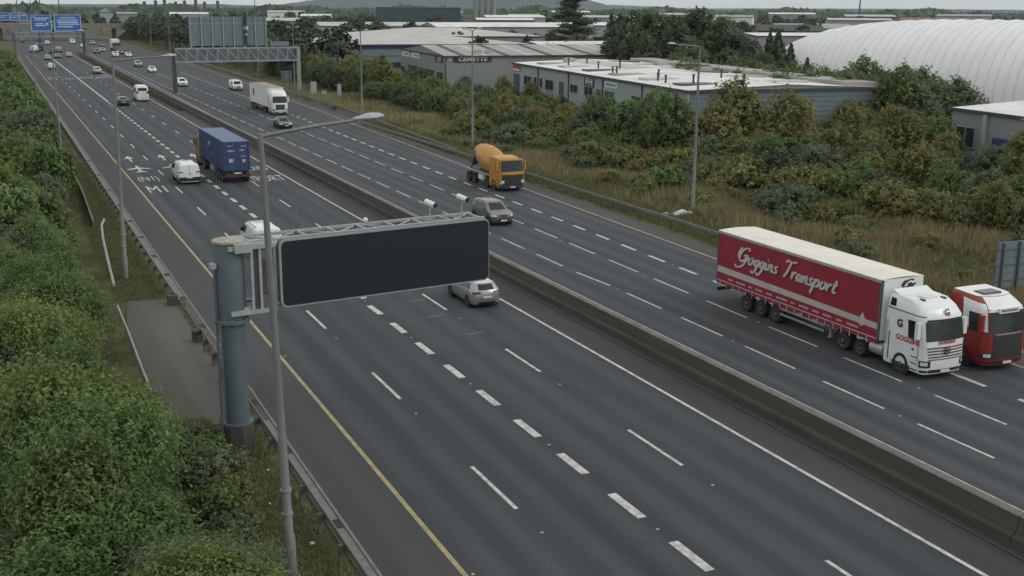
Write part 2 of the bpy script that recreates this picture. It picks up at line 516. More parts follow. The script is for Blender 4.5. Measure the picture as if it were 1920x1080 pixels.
M_LEAF_A = leaf_mat('leaf_green', (0.070, 0.112, 0.045), (0.215, 0.305, 0.105), 0.012, 0.16, 0.45)
M_LEAF_B = leaf_mat('leaf_olive', (0.118, 0.126, 0.050), (0.325, 0.318, 0.120), 0.012, 0.15, 0.45)
M_LEAF_C = leaf_mat('leaf_dark', (0.046, 0.064, 0.044), (0.145, 0.175, 0.100), 0.012, 0.15, 0.35)
M_LEAF_D = leaf_mat('leaf_grey_green', (0.080, 0.108, 0.066), (0.220, 0.270, 0.150), 0.012, 0.13, 0.45)
M_LEAF_E = leaf_mat('leaf_yellow_green', (0.085, 0.124, 0.044), (0.250, 0.325, 0.105), 0.006, 0.12, 0.45)
M_LEAF_FAR = leaf_mat('leaf_far', (0.040, 0.062, 0.042), (0.105, 0.138, 0.076), val_var=0.3, trans=0.1)
M_GRASS_DRY = leaf_mat('dry_grass', (0.120, 0.128, 0.060), (0.350, 0.305, 0.155), val_var=0.0)
M_WEED_DARK = leaf_mat('dull_weeds', (0.050, 0.050, 0.028), (0.150, 0.128, 0.070), val_var=0.0)
M_GRASS_GREEN = leaf_mat('green_grass', (0.078, 0.098, 0.042), (0.190, 0.210, 0.090), val_var=0.0)

def ground_mat():
    m, N, L, b = new_mat('rough_ground')
    b.inputs['Roughness'].default_value = 0.95
    b.inputs['Specular IOR Level'].default_value = 0.1
    tc = N.new('ShaderNodeTexCoord')
    def nz(scale, detail):
        n = N.new('ShaderNodeTexNoise')
        n.inputs['Scale'].default_value = scale
        n.inputs['Detail'].default_value = detail
        n.inputs['Roughness'].default_value = 0.65
        L.new(tc.outputs['Object'], n.inputs['Vector'])
        return n.outputs[0]
    r1 = N.new('ShaderNodeValToRGB')
    e = r1.color_ramp.elements
    e[0].position, e[0].color = 0.32, (0.055, 0.066, 0.030, 1)
    e[1].position, e[1].color = 0.68, (0.160, 0.138, 0.078, 1)
    x = e.new(0.5)
    x.color = (0.092, 0.096, 0.044, 1)
    L.new(nz(0.22, 8), r1.inputs[0])
    mx = N.new('ShaderNodeMix')
    mx.data_type = 'RGBA'
    mx.blend_type = 'MULTIPLY'
    mx.inputs['Factor'].default_value = 1
    r2 = N.new('ShaderNodeMapRange')
    r2.inputs[1].default_value, r2.inputs[2].default_value = 0.3, 0.7
    r2.inputs[3].default_value, r2.inputs[4].default_value = 0.6, 1.35
    L.new(nz(6, 6), r2.inputs[0])
    L.new(r1.outputs[0], mx.inputs[6])
    L.new(r2.outputs[0], mx.inputs[7])
    L.new(mx.outputs[2], b.inputs['Base Color'])
    bp = N.new('ShaderNodeBump')
    bp.inputs['Strength'].default_value = 0.8
    bp.inputs['Distance'].default_value = 0.1
    L.new(nz(9, 6), bp.inputs['Height'])
    L.new(bp.outputs[0], b.inputs['Normal'])
    return m
M_GROUND = ground_mat()
# ================================================================ THE SETTING
def interp(tab, y):
    if y <= tab[0][0]: return tab[0][1]
    for (a, va), (b, vb) in zip(tab[:-1], tab[1:]):
        if y <= b: return va + (vb - va) * (y - a) / (b - a)
    return tab[-1][1]
YR = [(-40, 43.3), (36, 43.6), (63, 43.8), (94, 44.6), (117, 45.5), (149, 46.6), (178, 47.9), (207, 48.9), (265, 51.0), (370, 52.8), (900, 54.0)]
R3 = [(-40, 39.5), (37, 39.75), (65, 40.1), (80, 40.5), (94, 40.75), (125, 41.2), (178, 42.4), (265, 43.6), (370, 44.3), (900, 45.0)]
YFAR = 900.0

def ground_z(x, y):
    z = -0.03
    if x < 4.4:
        t = min(1.0, (4.4 - x) / 7.0)
        z -= 2.2 * t * t * (3 - 2 * t)
    if x > 56:
        k = min(1.0, (x - 56) / 10.0)
        if y < 600 and x < 400:
            z += k * 0.35 * noise.noise(Vector((x * 0.06, y * 0.06, 0.3)))
    return z

xs = [-12000, -4000, -1500, -500, -150, -60, -25, -12, -7, -4, -2, -0.5, 1, 2.5, 3.6, 4.4, 6, 8.7, 9.3, 20, 28, 36, 44, 46, 48, 50, 53, 56, 59, 62, 65, 68, 72, 76, 80, 86, 92, 100, 110, 125, 145, 170, 210, 260, 330, 450, 650, 1000, 2000, 5000, 12000]
ys = [-400, -100, -40, 0] + list(range(10, 260, 6)) + [275, 300, 340, 390, 450, 530, 640, 800, 1100, 1600, 2500, 4000, 7000]
gm = MB()
gv = [(x, y, ground_z(x, y)) for y in ys for x in xs]
nx = len(xs)
gf = [(j * nx + i, j * nx + i + 1, (j + 1) * nx + i + 1, (j + 1) * nx + i) for j in range(len(ys) - 1) for i in range(nx - 1)]
gm.add(gv, gf)
tag(gm.build('ground', M_GROUND, smooth=True), kind='structure')

# the bay beyond the city, a flat sheet at the horizon, and the far headland
sea = MB().add([(-12000, 7000, -1), (12000, 7000, -1), (26000, 30000, -1), (-26000, 30000, -1)], [(0, 1, 2, 3)])
tag(sea.build('sea', M_SEA), kind='structure')

def strip(name, mat_, xa, xb, y0=-40, y1=YFAR, z=0.0, step=None):
    m = MB()
    ylist = [y0]
    cuts = sorted(set([t[0] for t in YR if y0 < t[0] < y1]))
    ylist += cuts + [y1]
    fa = xa if callable(xa) else (lambda y: xa)
    fb = xb if callable(xb) else (lambda y: xb)
    v = []
    for y in ylist:
        v += [(fa(y), y, z), (fb(y), y, z)]
    m.add(v, [(2 * i, 2 * i + 1, 2 * i + 3, 2 * i + 2) for i in range(len(ylist) - 1)])
    return tag(m.build(name, mat_), kind='structure')

yr = lambda y: interp(YR, y)
r3 = lambda y: interp(R3, y)
ROAD_L = strip('outbound_carriageway', M_ROAD_L, 11.5, 26.1)
ROAD_R = strip('inbound_carriageway', M_ROAD_R, 29.9, yr)
SH_L = strip('outbound_hard_shoulder', M_SHOULDER, 9.35, 11.5)
SH_R = strip('inbound_hard_shoulder', M_SHOULDER_R, yr, lambda y: yr(y) + 1.9)
MED = strip('median_strip', M_MEDIAN, 26.1, 29.9)
bay = MB()
bay.add([(5.0, 45.2, 0), (8.75, 44.6, 0), (9.35, 44.6, 0.0), (9.35, 66.6, 0), (6.0, 66.9, 0), (5.3, 60, 0)], [(0, 1, 2, 3, 4, 5)])
BAY = tag(bay.build('maintenance_bay_paving', M_BAY), kind='structure')
bay2 = MB()
bay2.add([(yr(175) + 1.9, 166, 0.0), (52.6, 172, 0.0), (54.5, 196, 0.0), (yr(200) + 1.9, 204, 0)], [(0, 1, 2, 3)])
tag(bay2.build('slip_paving', M_SHOULDER_R), kind='structure')

# concrete drainage channel between shoulder and left barrier: kerb lips and gratings
ch = MB()
for x0, x1, z1 in ((8.78, 8.88, 0.05), (9.24, 9.34, 0.03)):
    ch.box(x0, x1, -20, 420, -0.1, z1)
ch.box(8.885, 9.235, -20, 420, -0.1, -0.01)
drain = tag(ch.build('drainage_channel', M_CONC), kind='structure')
gr = MB()
for k in range(6):
    gr.box(-0.17, 0.17, -0.35 + k * 0.12, -0.29 + k * 0.12, 0, 0.02)
gme = gr.mesh('drain_grating', M_CHASSIS)
for y in (34, 41, 47, 52.5, 60, 66.5, 73, 79, 86, 93, 101, 110, 120, 132):
    link('drain_grating', gme, drain, (9.06, y, 0.0))

# ---------------------------------------------------------------- painted markings (pieces of their carriageway)
ZM = 0.005
def rect_mesh(name, w, l, m):
    return MB().box(-w / 2, w / 2, 0, l, -0.002, 0.0).mesh(name, m)
dash4 = rect_mesh('lane_dash', 0.15, 4.0, M_WHITE_LINE)
dash2 = rect_mesh('wide_lane_dash', 0.34, 2.1, M_WHITE_LINE)
dashr = rect_mesh('narrow_lane_dash', 0.13, 4.0, M_WHITE_LINE)
dashr3 = rect_mesh('merge_lane_dash', 0.24, 2.1, M_WHITE_LINE)
def dashes(me, name, road, xf, first, period, y1):
    y = first
    while y < y1:
        x = xf(y) if callable(xf) else xf
        o = link(name, me, road, (x, y, ZM + rng.uniform(0, 0.001)))
        if callable(xf): o.rotation_euler = (0, 0, -math.atan((xf(y + 4) - x) / 4))
        y += period
dashes(dash4, 'lane_dash', ROAD_L, 14.96, 8.4, 12.15, 420)
dashes(dash4, 'lane_dash', ROAD_L, 22.18, 9.3, 12.2, 420)
dashes(dash2, 'wide_lane_dash', ROAD_L, lambda y: 18.52 if y < 60 else 18.45, 10.25, 4.03, 214)
dashes(dashr, 'narrow_lane_dash', ROAD_R, lambda y: 33.45 if y < 60 else 33.2, 5.6, 6.0, 300)
dashes(dashr, 'narrow_lane_dash', ROAD_R, lambda y: 36.75 + max(0, y - 50) * 0.012 if y < 130 else 37.7, 8.1, 6.0, 300)
dashes(dashr3, 'merge_lane_dash', ROAD_R, r3, 28.1, 4.0, 300)

def line(name, road, m, xf, w, y0, y1, wob=0.01, z=ZM):
    mb = MB()
    y, v, f = y0, [], []
    while y <= y1 + 1e-6:
        x = xf(y) if callable(xf) else xf
        x += rng.uniform(-wob, wob)
        v += [(x - w / 2, y, z), (x + w / 2, y, z)]
        y += 6.0
    n = len(v) // 2
    mb.add(v, [(2 * i, 2 * i + 1, 2 * i + 3, 2 * i + 2) for i in range(n - 1)])
    return mb.build(name, m, road)
line('yellow_edge_line', ROAD_L, M_YELLOW_LINE, 11.62, 0.17, -20, 420)
line('white_edge_line', ROAD_L, M_WHITE_LINE, lambda y: 25.95, 0.16, -20, 420)
line('solid_lane_line', ROAD_L, M_WHITE_LINE, 18.5, 0.30, 214, 424)
line('white_edge_line', ROAD_R, M_WHITE_LINE, lambda y: 30.6 + max(0, min(1, (y - 180) / 100)) * 1.1, 0.16, -20, 420)
line('yellow_edge_line', ROAD_R, M_YELLOW_LINE, lambda y: yr(y) - 0.02, 0.17, -20, 420)
# faint old markings and sealed joints on the asphalt
jm = MB()
for x, y0, y1 in ((18.9, 10, 200), (33.75, 10, 160), (14.6, 10, 160)):
    jm.box(x, x + 0.035, y0, y1, 0.001, 0.0025)
jm.build('sealed_joint', M_BLACK_PL, ROAD_L)
om = MB()
for k, (x, y) in enumerate(((20.9, 60.5), (20.7, 57.0), (21.4, 53.0), (20.2, 63.3))):
    om.hexa([(x, y, 0.001), (x + 1.0, y + 0.25, 0.001), (x + 1.0, y + 0.33, 0.001), (x, y + 0.08, 0.001), (x, y, 0.003), (x + 1.0, y + 0.25, 0.003), (x + 1.0, y + 0.33, 0.003), (x, y + 0.08, 0.003)])
om.build('worn_transverse_mark', M_CONC, ROAD_L)

# reflective road studs: too small to pick apart
st = MB()
def studs(x, first, period, y1):
    y = first
    while y < y1:
        xx = x(y) if callable(x) else x
        st.box(xx - 0.05, xx + 0.05, y - 0.045, y + 0.045, 0.0, 0.025)
        y += period
studs(14.96, 6.4, 12.15, 160); studs(22.18, 7.3, 12.2, 160); studs(18.52, 13.3, 8.06, 160)
studs(33.4, 10.6, 12.0, 150); studs(36.8, 13.1, 12.0, 150); studs(r3, 31.1, 8.0, 150)
studs(11.85, 5, 24, 140)
tag(st.build('road_studs', M_STUD, ROAD_L), kind='stuff')

# lettering painted on the lanes
def road_text(s, x, y, w, h, bold=0.012):
    me = text_mesh(s, 1.0, M_WHITE_LINE, 0.0)
    vx = [v.co.x for v in me.vertices]
    vy = [v.co.y for v in me.vertices]
    put_text('road_lettering', me, ROAD_L, (x, y, 0.007), (1, 0, 0), (0, 1, 0), w / (max(vx) - min(vx)), h / (max(vy) - min(vy)))
for yy in (0, 172):
    road_text('M1', 13.25 , 108.5 + yy, 1.6, 3.9)
    road_text('(N1)', 13.25, 115.7 + yy, 1.9, 3.8)
    road_text('/PORT', 24.05, 111.6 + yy, 3.2, 3.6)
    road_text('(28)', 24.5, 119.2 + yy, 2.0, 3.4)
    if yy: road_text('M1', 16.7, 108.5 + yy, 1.6, 3.9); road_text('/PORT', 20.4, 111.6 + yy, 3.2, 3.6)
def flat_poly(name, pts, x, y):
    MB().prism([(x + a, y + b) for a, b in pts], 0.0025, 0.006, 'xy').build(name, M_WHITE_LINE, ROAD_L)
PLANE = [(0, 4.3), (0.13, 3.8), (0.15, 2.5), (1.15, 1.5), (1.15, 1.05), (0.15, 1.6), (0.12, 0.1), (0.5, -0.9), (0.5, -1.3), (0, -0.9), (-0.5, -1.3), (-0.5, -0.9), (-0.12, 0.1), (-0.15, 1.6), (-1.15, 1.05), (-1.15, 1.5), (-0.15, 2.5), (-0.13, 3.8)]
ARROW = [(-0.1, 0), (0.1, 0), (0.1, 2.9), (0.5, 2.6), (0.0, 5.2), (-0.5, 2.6), (-0.1, 2.9)]
for x in (13.25, 16.75):
    flat_poly('painted_aeroplane', PLANE, x, 121.8)
    flat_poly('painted_arrow', ARROW, x, 129.3)
flat_poly('painted_arrow', ARROW, 20.2, 129.0)

# ---------------------------------------------------------------- concrete median barrier
prof = [(28.22, 0.0), (28.24, 0.28), (28.40, 0.38), (28.52, 0.92), (28.60, 0.95), (28.86, 0.95), (28.94, 0.92), (29.06, 0.38), (29.22, 0.28), (29.24, 0.0)]
bt = thing('concrete_barrier', 'long low stained concrete barrier wall along the motorway median', 'barrier', (28.7, 0, 0))
def barrier_run(y0, y1, nm='barrier_section'):
    m = MB()
    n = len(prof)
    for y in (y0, y1):
        m.v += [(x - 28.7, y, z) for x, z in prof]
    for k in range(n - 1):
        m.f.append((k, k + 1, n + k + 1, n + k))
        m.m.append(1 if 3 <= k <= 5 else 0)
    m.f += [tuple(range(n)), tuple(range(2 * n - 1, n - 1, -1))]
    m.m += [0, 0]
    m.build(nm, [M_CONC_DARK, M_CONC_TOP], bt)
y = -12.0
while y < 150:
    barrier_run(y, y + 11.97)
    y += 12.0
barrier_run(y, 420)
# kerb line and silt at the foot of the barrier
kb = MB().box(27.74, 27.84, -20, 300, -0.02, 0.045)
tag(kb.build('median_kerb', M_CONC_DARK), kind='structure')

# ---------------------------------------------------------------- steel guard rails with posts
def wbeam(y0, y1, xf, ztop=0.72, face=1, step=4.0):
    """corrugated rail following x = xf(y)"""
    prof = [(0.0, 0.0), (0.03, -0.03), (0.075, -0.08), (0.03, -0.135), (0.03, -0.175), (0.075, -0.23), (0.03, -0.28), (0.0, -0.31)]
    back = [(a - 0.012, b) for a, b in reversed(prof)]
    pr = prof + back
    n = len(pr)
    m = MB()
    ysn = []
    y = y0
    while y < y1 - 0.01:
        ysn.append(y)
        y += step
    ysn.append(y1)
    for y in ysn:
        m.v += [(xf(y) + face * a, y, ztop + b) for a, b in pr]
    for j in range(len(ysn) - 1):
        for k in range(n):
            m.f.append((j * n + k, j * n + (k + 1) % n, (j + 1) * n + (k + 1) % n, (j + 1) * n + k))
    m.f += [tuple(range(n)), tuple(range(len(m.v) - 1, len(m.v) - n - 1, -1))]
    m.m = [0] * len(m.f)
    return m
post_me = MB().box(-0.05, 0.05, -0.06, 0.06, -0.3, 0.66).box(0.05, 0.16, -0.04, 0.04, 0.40, 0.64).mesh('post', M_POST)
post_me_r = MB().box(-0.05, 0.05, -0.06, 0.06, -0.3, 0.66).box(-0.16, -0.05, -0.04, 0.04, 0.40, 0.64).mesh('post', M_POST)
def guard_rail(label, xf, y0, y1, face=1, near=130, spacing=2.4, end_block=None, mat_=None, ztop=0.74):
    t = thing('guard_rail', label, 'guard rail', (0, 0, 0))
    wbeam(y0, y1, xf, ztop, face).build('rail', mat_ or M_RAIL, t)
    y = y0 + 0.4
    far = MB()
    while y < y1:
        x = xf(y) - face * 0.15
        if y < near:
            link('post', post_me if face > 0 else post_me_r, t, (x, y, 0))
        else:
            far.box(x - 0.05, x + 0.05, y - 0.06, y + 0.06, -0.3, 0.66)
        y += spacing
    if far.v: tag(far.build('distant_posts', M_POST, t), kind='stuff')
    for e in end_block or []:
        MB().box(-0.32, 0.22, -0.3, 0.3, -0.2, 0.58).build('end_block', M_CONC_DARK, t, loc=(xf(e) - face * 0.05, e, 0))
    return t
guard_rail('grey steel guard rail passing behind the sign column at the lower left', lambda y: 8.55, -10, 57.3, 1, end_block=[57.3])
guard_rail('grey steel guard rail along the left shoulder beyond the paved bay', lambda y: 8.42, 65.2, 400, 1, near=170, end_block=[65.2])
guard_rail('long guard rail along the right verge behind the red lorry', lambda y: 47.3 if y < 120 else 47.3 - (y - 120) * 0.004, 5, 158, -1, near=120)
guard_rail('guard rail branching off into the verge under the leaning hedge', lambda y: 48.0 + (y - 122) * 0.057, 122, 196, -1, near=140)
guard_rail('short guard rail ending by the white articulated lorry on the far right', lambda y: interp(YR, y) + 2.6, 183, 420, -1, near=215, end_block=[183])

# low rails at the edge of the left verge
def curve_rail(name, label, pts, z0, r, mat_, posts=2.0):
    t = thing(name, label, 'railing', (pts[0][0], pts[0][1], 0))
    o = Vector((pts[0][0], pts[0][1], 0))
    P = [Vector((x, y, z0)) - o for x, y in pts]
    MB().path(P, r, 8).build('top_rail', mat_, t, True)
    m = MB().box(-0.04, 0.04, -0.04, 0.04, -0.5, z0 - r * 0.5).mesh('post', M_POST)
    for a, b in zip(P[:-1], P[1:]):
        n = max(1, int((b - a).length / posts))
        for k in range(n):
            p = a + (b - a) * (k + 0.3) / n
            link('post', m, t, (p.x, p.y, 0))
    return t
curve_rail('hand_rail', 'pale hand rail along the inner edge of the paved bay', [(5.15, 62.8), (5.1, 57), (5.0, 51), (4.95, 45.6)], 0.85, 0.055, M_GALV)
curve_rail('hand_rail', 'curved silver rail standing on the grass verge above the bay', [(6.95, 90.5), (6.55, 88.0), (6.2, 83), (5.85, 76), (5.5, 68.4)], 0.7, 0.09, M_GALV)
wt = thing('retaining_edge', 'long timber edging wall between grass verge and left thicket', 'wall', (0, 0, 0))
pts = [(6.7, 91.5), (7.1, 109), (7.2, 131), (7.3, 165), (7.4, 232)]
for (xa, ya), (xb, yb) in zip(pts[:-1], pts[1:]):
    n = max(1, int((yb - ya) / 6))
    for k in range(n):
        a = Vector((xa - 0.45 + (xb - xa) * k / n, ya + (yb - ya) * k / n, 0.05))
        b = Vector((xa - 0.45 + (xb - xa) * (k + 0.985) / n, ya + (yb - ya) * (k + 0.985) / n, 0.05))
        MB().bar(a, b, 0.14, 0.9).build('board', M_POST, wt)
# ================================================================ VEHICLES
class Shell:
    """body lofted from plan outlines stacked in height; patches of its skin become panes, lamps, panels"""
    NS, NC, NF = 7, 3, 9
    def __init__(self, rings):
        self.rings = []
        for r in rings:
            self.rings.append(self.outline(**r))
        self.n = len(self.rings[0])
        NS, NC, NF = self.NS, self.NC, self.NF
        self.start = {'R': 0, 'F': NS + NC, 'L': NS + NC + NF + NC, 'B': 2 * NS + NF + 3 * NC}
        self.len = {'R': NS, 'F': NF, 'L': NS, 'B': NF}
    def outline(self, z, yf, yb, w, rf=0.3, rb=0.15, bf=0.05, bb=0.02, zb=None):
        NS, NC, NF = self.NS, self.NC, self.NF
        zb = z if zb is None else zb
        P = []
        for k in range(NS):
            P.append((w, yb + rb + (yf - rf - yb - rb) * k / (NS - 1)))
        for k in range(NC):
            t = (k + 1) / (NC + 1) * math.pi / 2
            P.append((w - rf + rf * math.cos(t), yf - rf + rf * math.sin(t)))
        for k in range(NF):
            x = (w - rf) * (1 - 2 * k / (NF - 1))
            P.append((x, yf + bf * (1 - (x / max(1e-6, w - rf)) ** 2)))
        for k in range(NC):
            t = (k + 1) / (NC + 1) * math.pi / 2
            P.append((-(w - rf) - rf * math.sin(t), yf - rf + rf * math.cos(t)))
        for k in range(NS):
            P.append((-w, yf - rf + (yb + rb - yf + rf) * k / (NS - 1)))
        for k in range(NC):
            t = (k + 1) / (NC + 1) * math.pi / 2
            P.append((-(w - rb) - rb * math.cos(t), yb + rb - rb * math.sin(t)))
        for k in range(NF):
            x = -(w - rb) * (1 - 2 * k / (NF - 1))
            P.append((x, yb - bb * (1 - (x / max(1e-6, w - rb)) ** 2)))
        for k in range(NC):
            t = (k + 1) / (NC + 1) * math.pi / 2
            P.append((w - rb + rb * math.sin(t), yb + rb - rb * math.cos(t)))
        out = []
        for x, y in P:
            t = (y - yb) / max(1e-6, yf - yb)
            out.append(Vector((x, y, zb + (z - zb) * t)))
        return out
    def mb(self):
        m = MB()
        n = self.n
        for r in self.rings: m.v += [tuple(p) for p in r]
        for j in range(len(self.rings) - 1):
            for k in range(n):
                m.f.append((j * n + k, j * n + (k + 1) % n, (j + 1) * n + (k + 1) % n, (j + 1) * n + k))
        m.f.append(tuple(range(n - 1, -1, -1)))
        L = (len(self.rings) - 1) * n
        c = sum(self.rings[-1], Vector()) / n
        m.v.append(tuple(c + Vector((0, 0, 0.01))))
        for k in range(n):
            m.f.append((L + k, L + (k + 1) % n, len(m.v) - 1))
        m.m = [0] * len(m.f)
        return m
    def at(self, block, u, v):
        s = self.start[block] + u * (self.len[block] - 1)
        i = math.floor(s)
        a = s - i
        j = min(int(math.floor(v)), len(self.rings) - 2)
        b = v - j
        def rp(r): return r[i % self.n].lerp(r[(i + 1) % self.n], a)
        return rp(self.rings[j]).lerp(rp(self.rings[j + 1]), b)
    def patch(self, block, u0, u1, v0, v1, off=0.012, nu=8, nv=4, mi=0, m=None, vshift=None):
        m = m or MB()
        g = []
        for j in range(nv + 1):
            row = []
            for i in range(nu + 1):
                row.append(self.at(block, u0 + (u1 - u0) * i / nu, v0 + (v1 - v0) * j / nv))
            g.append(row)
        v = []
        for j in range(nv + 1):
            for i in range(nu + 1):
                du = g[j][min(i + 1, nu)] - g[j][max(i - 1, 0)]
                dv = g[min(j + 1, nv)][i] - g[max(j - 1, 0)][i]
                n = du.cross(dv)
                n = n.normalized() if n.length > 1e-9 else Vector((0, 0, 1))
                v.append(g[j][i] + n * off)
        f = []
        for j in range(nv):
            for i in range(nu):
                a = j * (nu + 1) + i
                f.append((a, a + 1, a + nu + 2, a + nu + 1))
        m.add(v, f, mi)
        return m

_wheels = {}
def wheel(parent, x, y, r, w, side, rim=None, name='wheel'):
    """tyre with its rim as a sub-part; side +1 faces +x"""
    rim = rim or M_RIM
    key = (round(r, 3), round(w, 3), side, rim.name)
    if key not in _wheels:
        prof = [(r * 0.62, -w / 2), (r * 0.93, -w / 2), (r, -w * 0.34), (r, w * 0.34), (r * 0.93, w / 2), (r * 0.66, w / 2), (r * 0.62, w * 0.38)]
        ty = MB().lathe(prof if side > 0 else [(a, -b) for a, b in reversed(prof)], 22, 'x').mesh('tyre', M_TYRE, True)
        q = side
        rp = [(r * 0.63, 0), (r * 0.63, w * 0.40), (r * 0.56, w * 0.44), (r * 0.42, w * 0.30), (r * 0.22, w * 0.32), (r * 0.18, w * 0.46), (r * 0.01, w * 0.46)]
        rp = rp if side > 0 else [(a, -b) for a, b in reversed(rp)]
        rm = MB().lathe(rp, 20, 'x')
        for k in range(5):   # dark openings between the spokes
            t = 2 * math.pi * k / 5
            c = Vector((q * w * 0.405, math.cos(t) * r * 0.43, math.sin(t) * r * 0.43))
            rm.box(c.x - 0.01, c.x + 0.01, c.y - r * 0.07, c.y + r * 0.07, c.z - r * 0.07, c.z + r * 0.07, 1)
        _wheels[key] = (ty, rm.mesh('rim', [rim, M_BLACK_PL], True))
    ty, rm = _wheels[key]
    o = link(name, ty, parent, (x, y, r))
    link('rim', rm, o)
    return o

def arch(m, x, y, r, side, depth=0.28, mi=0):
    m.lathe([(r, x - depth), (r, x + 0.006)] if side > 0 else [(r, x - 0.006), (r, x + depth)], 20, 'x', (0, y, r * 0.92), mi)

CAR_SPECS = {
    'hatch': dict(w=0.89, wb=(-1.28, 1.32), r=0.33, rings=[
        dict(z=0.18, yf=1.95, yb=-1.92, w=0.78, rf=0.3, rb=0.3), dict(z=0.30, yf=2.08, yb=-2.05, w=0.87, rf=0.4, rb=0.35, bf=0.06),
        dict(z=0.56, yf=2.12, yb=-2.10, w=0.895, rf=0.45, rb=0.4, bf=0.07, bb=0.05), dict(z=0.73, zb=0.84, yf=2.03, yb=-2.09, w=0.89, rf=0.42, rb=0.36, bf=0.08, bb=0.06),
        dict(z=0.93, zb=1.02, yf=1.10, yb=-2.00, w=0.855, rf=0.22, rb=0.34, bf=0.10, bb=0.10), dict(z=1.40, zb=1.38, yf=0.30, yb=-1.62, w=0.64, rf=0.15, rb=0.2, bf=0.10, bb=0.08),
        dict(z=1.47, zb=1.43, yf=0.05, yb=-1.45, w=0.52, rf=0.15, rb=0.15, bf=0.06, bb=0.05)], rear=(0.10, 0.86)),
    'suv': dict(w=0.93, wb=(-1.38, 1.42), r=0.37, rings=[
        dict(z=0.24, yf=2.08, yb=-2.1, w=0.82, rf=0.3, rb=0.3), dict(z=0.38, yf=2.22, yb=-2.22, w=0.91, rf=0.38, rb=0.3, bf=0.06),
        dict(z=0.70, yf=2.27, yb=-2.28, w=0.935, rf=0.4, rb=0.3, bf=0.07, bb=0.04), dict(z=0.93, zb=1.0, yf=2.20, yb=-2.27, w=0.93, rf=0.4, rb=0.3, bf=0.07, bb=0.05),
        dict(z=1.10, zb=1.14, yf=1.15, yb=-2.20, w=0.90, rf=0.2, rb=0.25, bf=0.08, bb=0.06), dict(z=1.60, zb=1.60, yf=0.45, yb=-1.90, w=0.70, rf=0.15, rb=0.15, bf=0.08, bb=0.05),
        dict(z=1.69, zb=1.67, yf=0.15, yb=-1.75, w=0.60, rf=0.15, rb=0.12, bf=0.05, bb=0.04)], rear=(0.12, 0.85)),
    'saloon': dict(w=0.90, wb=(-1.38, 1.40), r=0.33, rings=[
        dict(z=0.18, yf=2.1, yb=-2.15, w=0.8, rf=0.3, rb=0.3), dict(z=0.30, yf=2.25, yb=-2.28, w=0.88, rf=0.4, rb=0.3, bf=0.06),
        dict(z=0.56, yf=2.30, yb=-2.32, w=0.90, rf=0.42, rb=0.3, bf=0.07, bb=0.04), dict(z=0.74, zb=0.98, yf=2.20, yb=-2.28, w=0.90, rf=0.4, rb=0.3, bf=0.07, bb=0.05),
        dict(z=0.93, zb=1.04, yf=1.10, yb=-1.72, w=0.86, rf=0.2, rb=0.2, bf=0.08, bb=-0.08), dict(z=1.37, zb=1.36, yf=0.35, yb=-1.05, w=0.64, rf=0.15, rb=0.15, bf=0.08, bb=0.04),
        dict(z=1.44, zb=1.42, yf=0.10, yb=-0.85, w=0.54, rf=0.15, rb=0.12, bf=0.05, bb=0.03)], rear=(0.08, 0.92)),
    'van': dict(w=0.99, wb=(-1.55, 1.50), r=0.35, rings=[
        dict(z=0.24, yf=2.25, yb=-2.42, w=0.90, rf=0.3, rb=0.12), dict(z=0.40, yf=2.42, yb=-2.48, w=0.98, rf=0.4, rb=0.12, bf=0.06),
        dict(z=0.75, yf=2.46, yb=-2.50, w=0.995, rf=0.42, rb=0.12, bf=0.08), dict(z=0.95, zb=1.10, yf=2.38, yb=-2.50, w=0.995, rf=0.4, rb=0.12, bf=0.08),
        dict(z=1.17, zb=1.25, yf=1.72, yb=-2.50, w=0.985, rf=0.25, rb=0.12, bf=0.08), dict(z=1.80, zb=1.82, yf=0.98, yb=-2.46, w=0.87, rf=0.2, rb=0.12, bf=0.08),
        dict(z=1.96, zb=1.95, yf=0.62, yb=-2.34, w=0.74, rf=0.2, rb=0.12, bf=0.04)], rear=None),
    'minibus': dict(w=1.02, wb=(-1.9, 1.75), r=0.36, rings=[
        dict(z=0.26, yf=2.6, yb=-2.95, w=0.92, rf=0.3, rb=0.12), dict(z=0.42, yf=2.8, yb=-3.0, w=1.0, rf=0.4, rb=0.12, bf=0.06),
        dict(z=0.8, yf=2.84, yb=-3.02, w=1.02, rf=0.42, rb=0.12, bf=0.08), dict(z=1.0, zb=1.3, yf=2.76, yb=-3.02, w=1.02, rf=0.4, rb=0.12, bf=0.08),
        dict(z=1.25, zb=1.75, yf=2.1, yb=-3.02, w=1.02, rf=0.25, rb=0.12, bf=0.08), dict(z=2.25, zb=2.45, yf=1.3, yb=-2.98, w=0.96, rf=0.25, rb=0.15, bf=0.1),
        dict(z=2.68, zb=2.68, yf=0.85, yb=-2.85, w=0.84, rf=0.3, rb=0.15, bf=0.06)], rear=(0.05, 0.75)),
}
_car_parts = {}
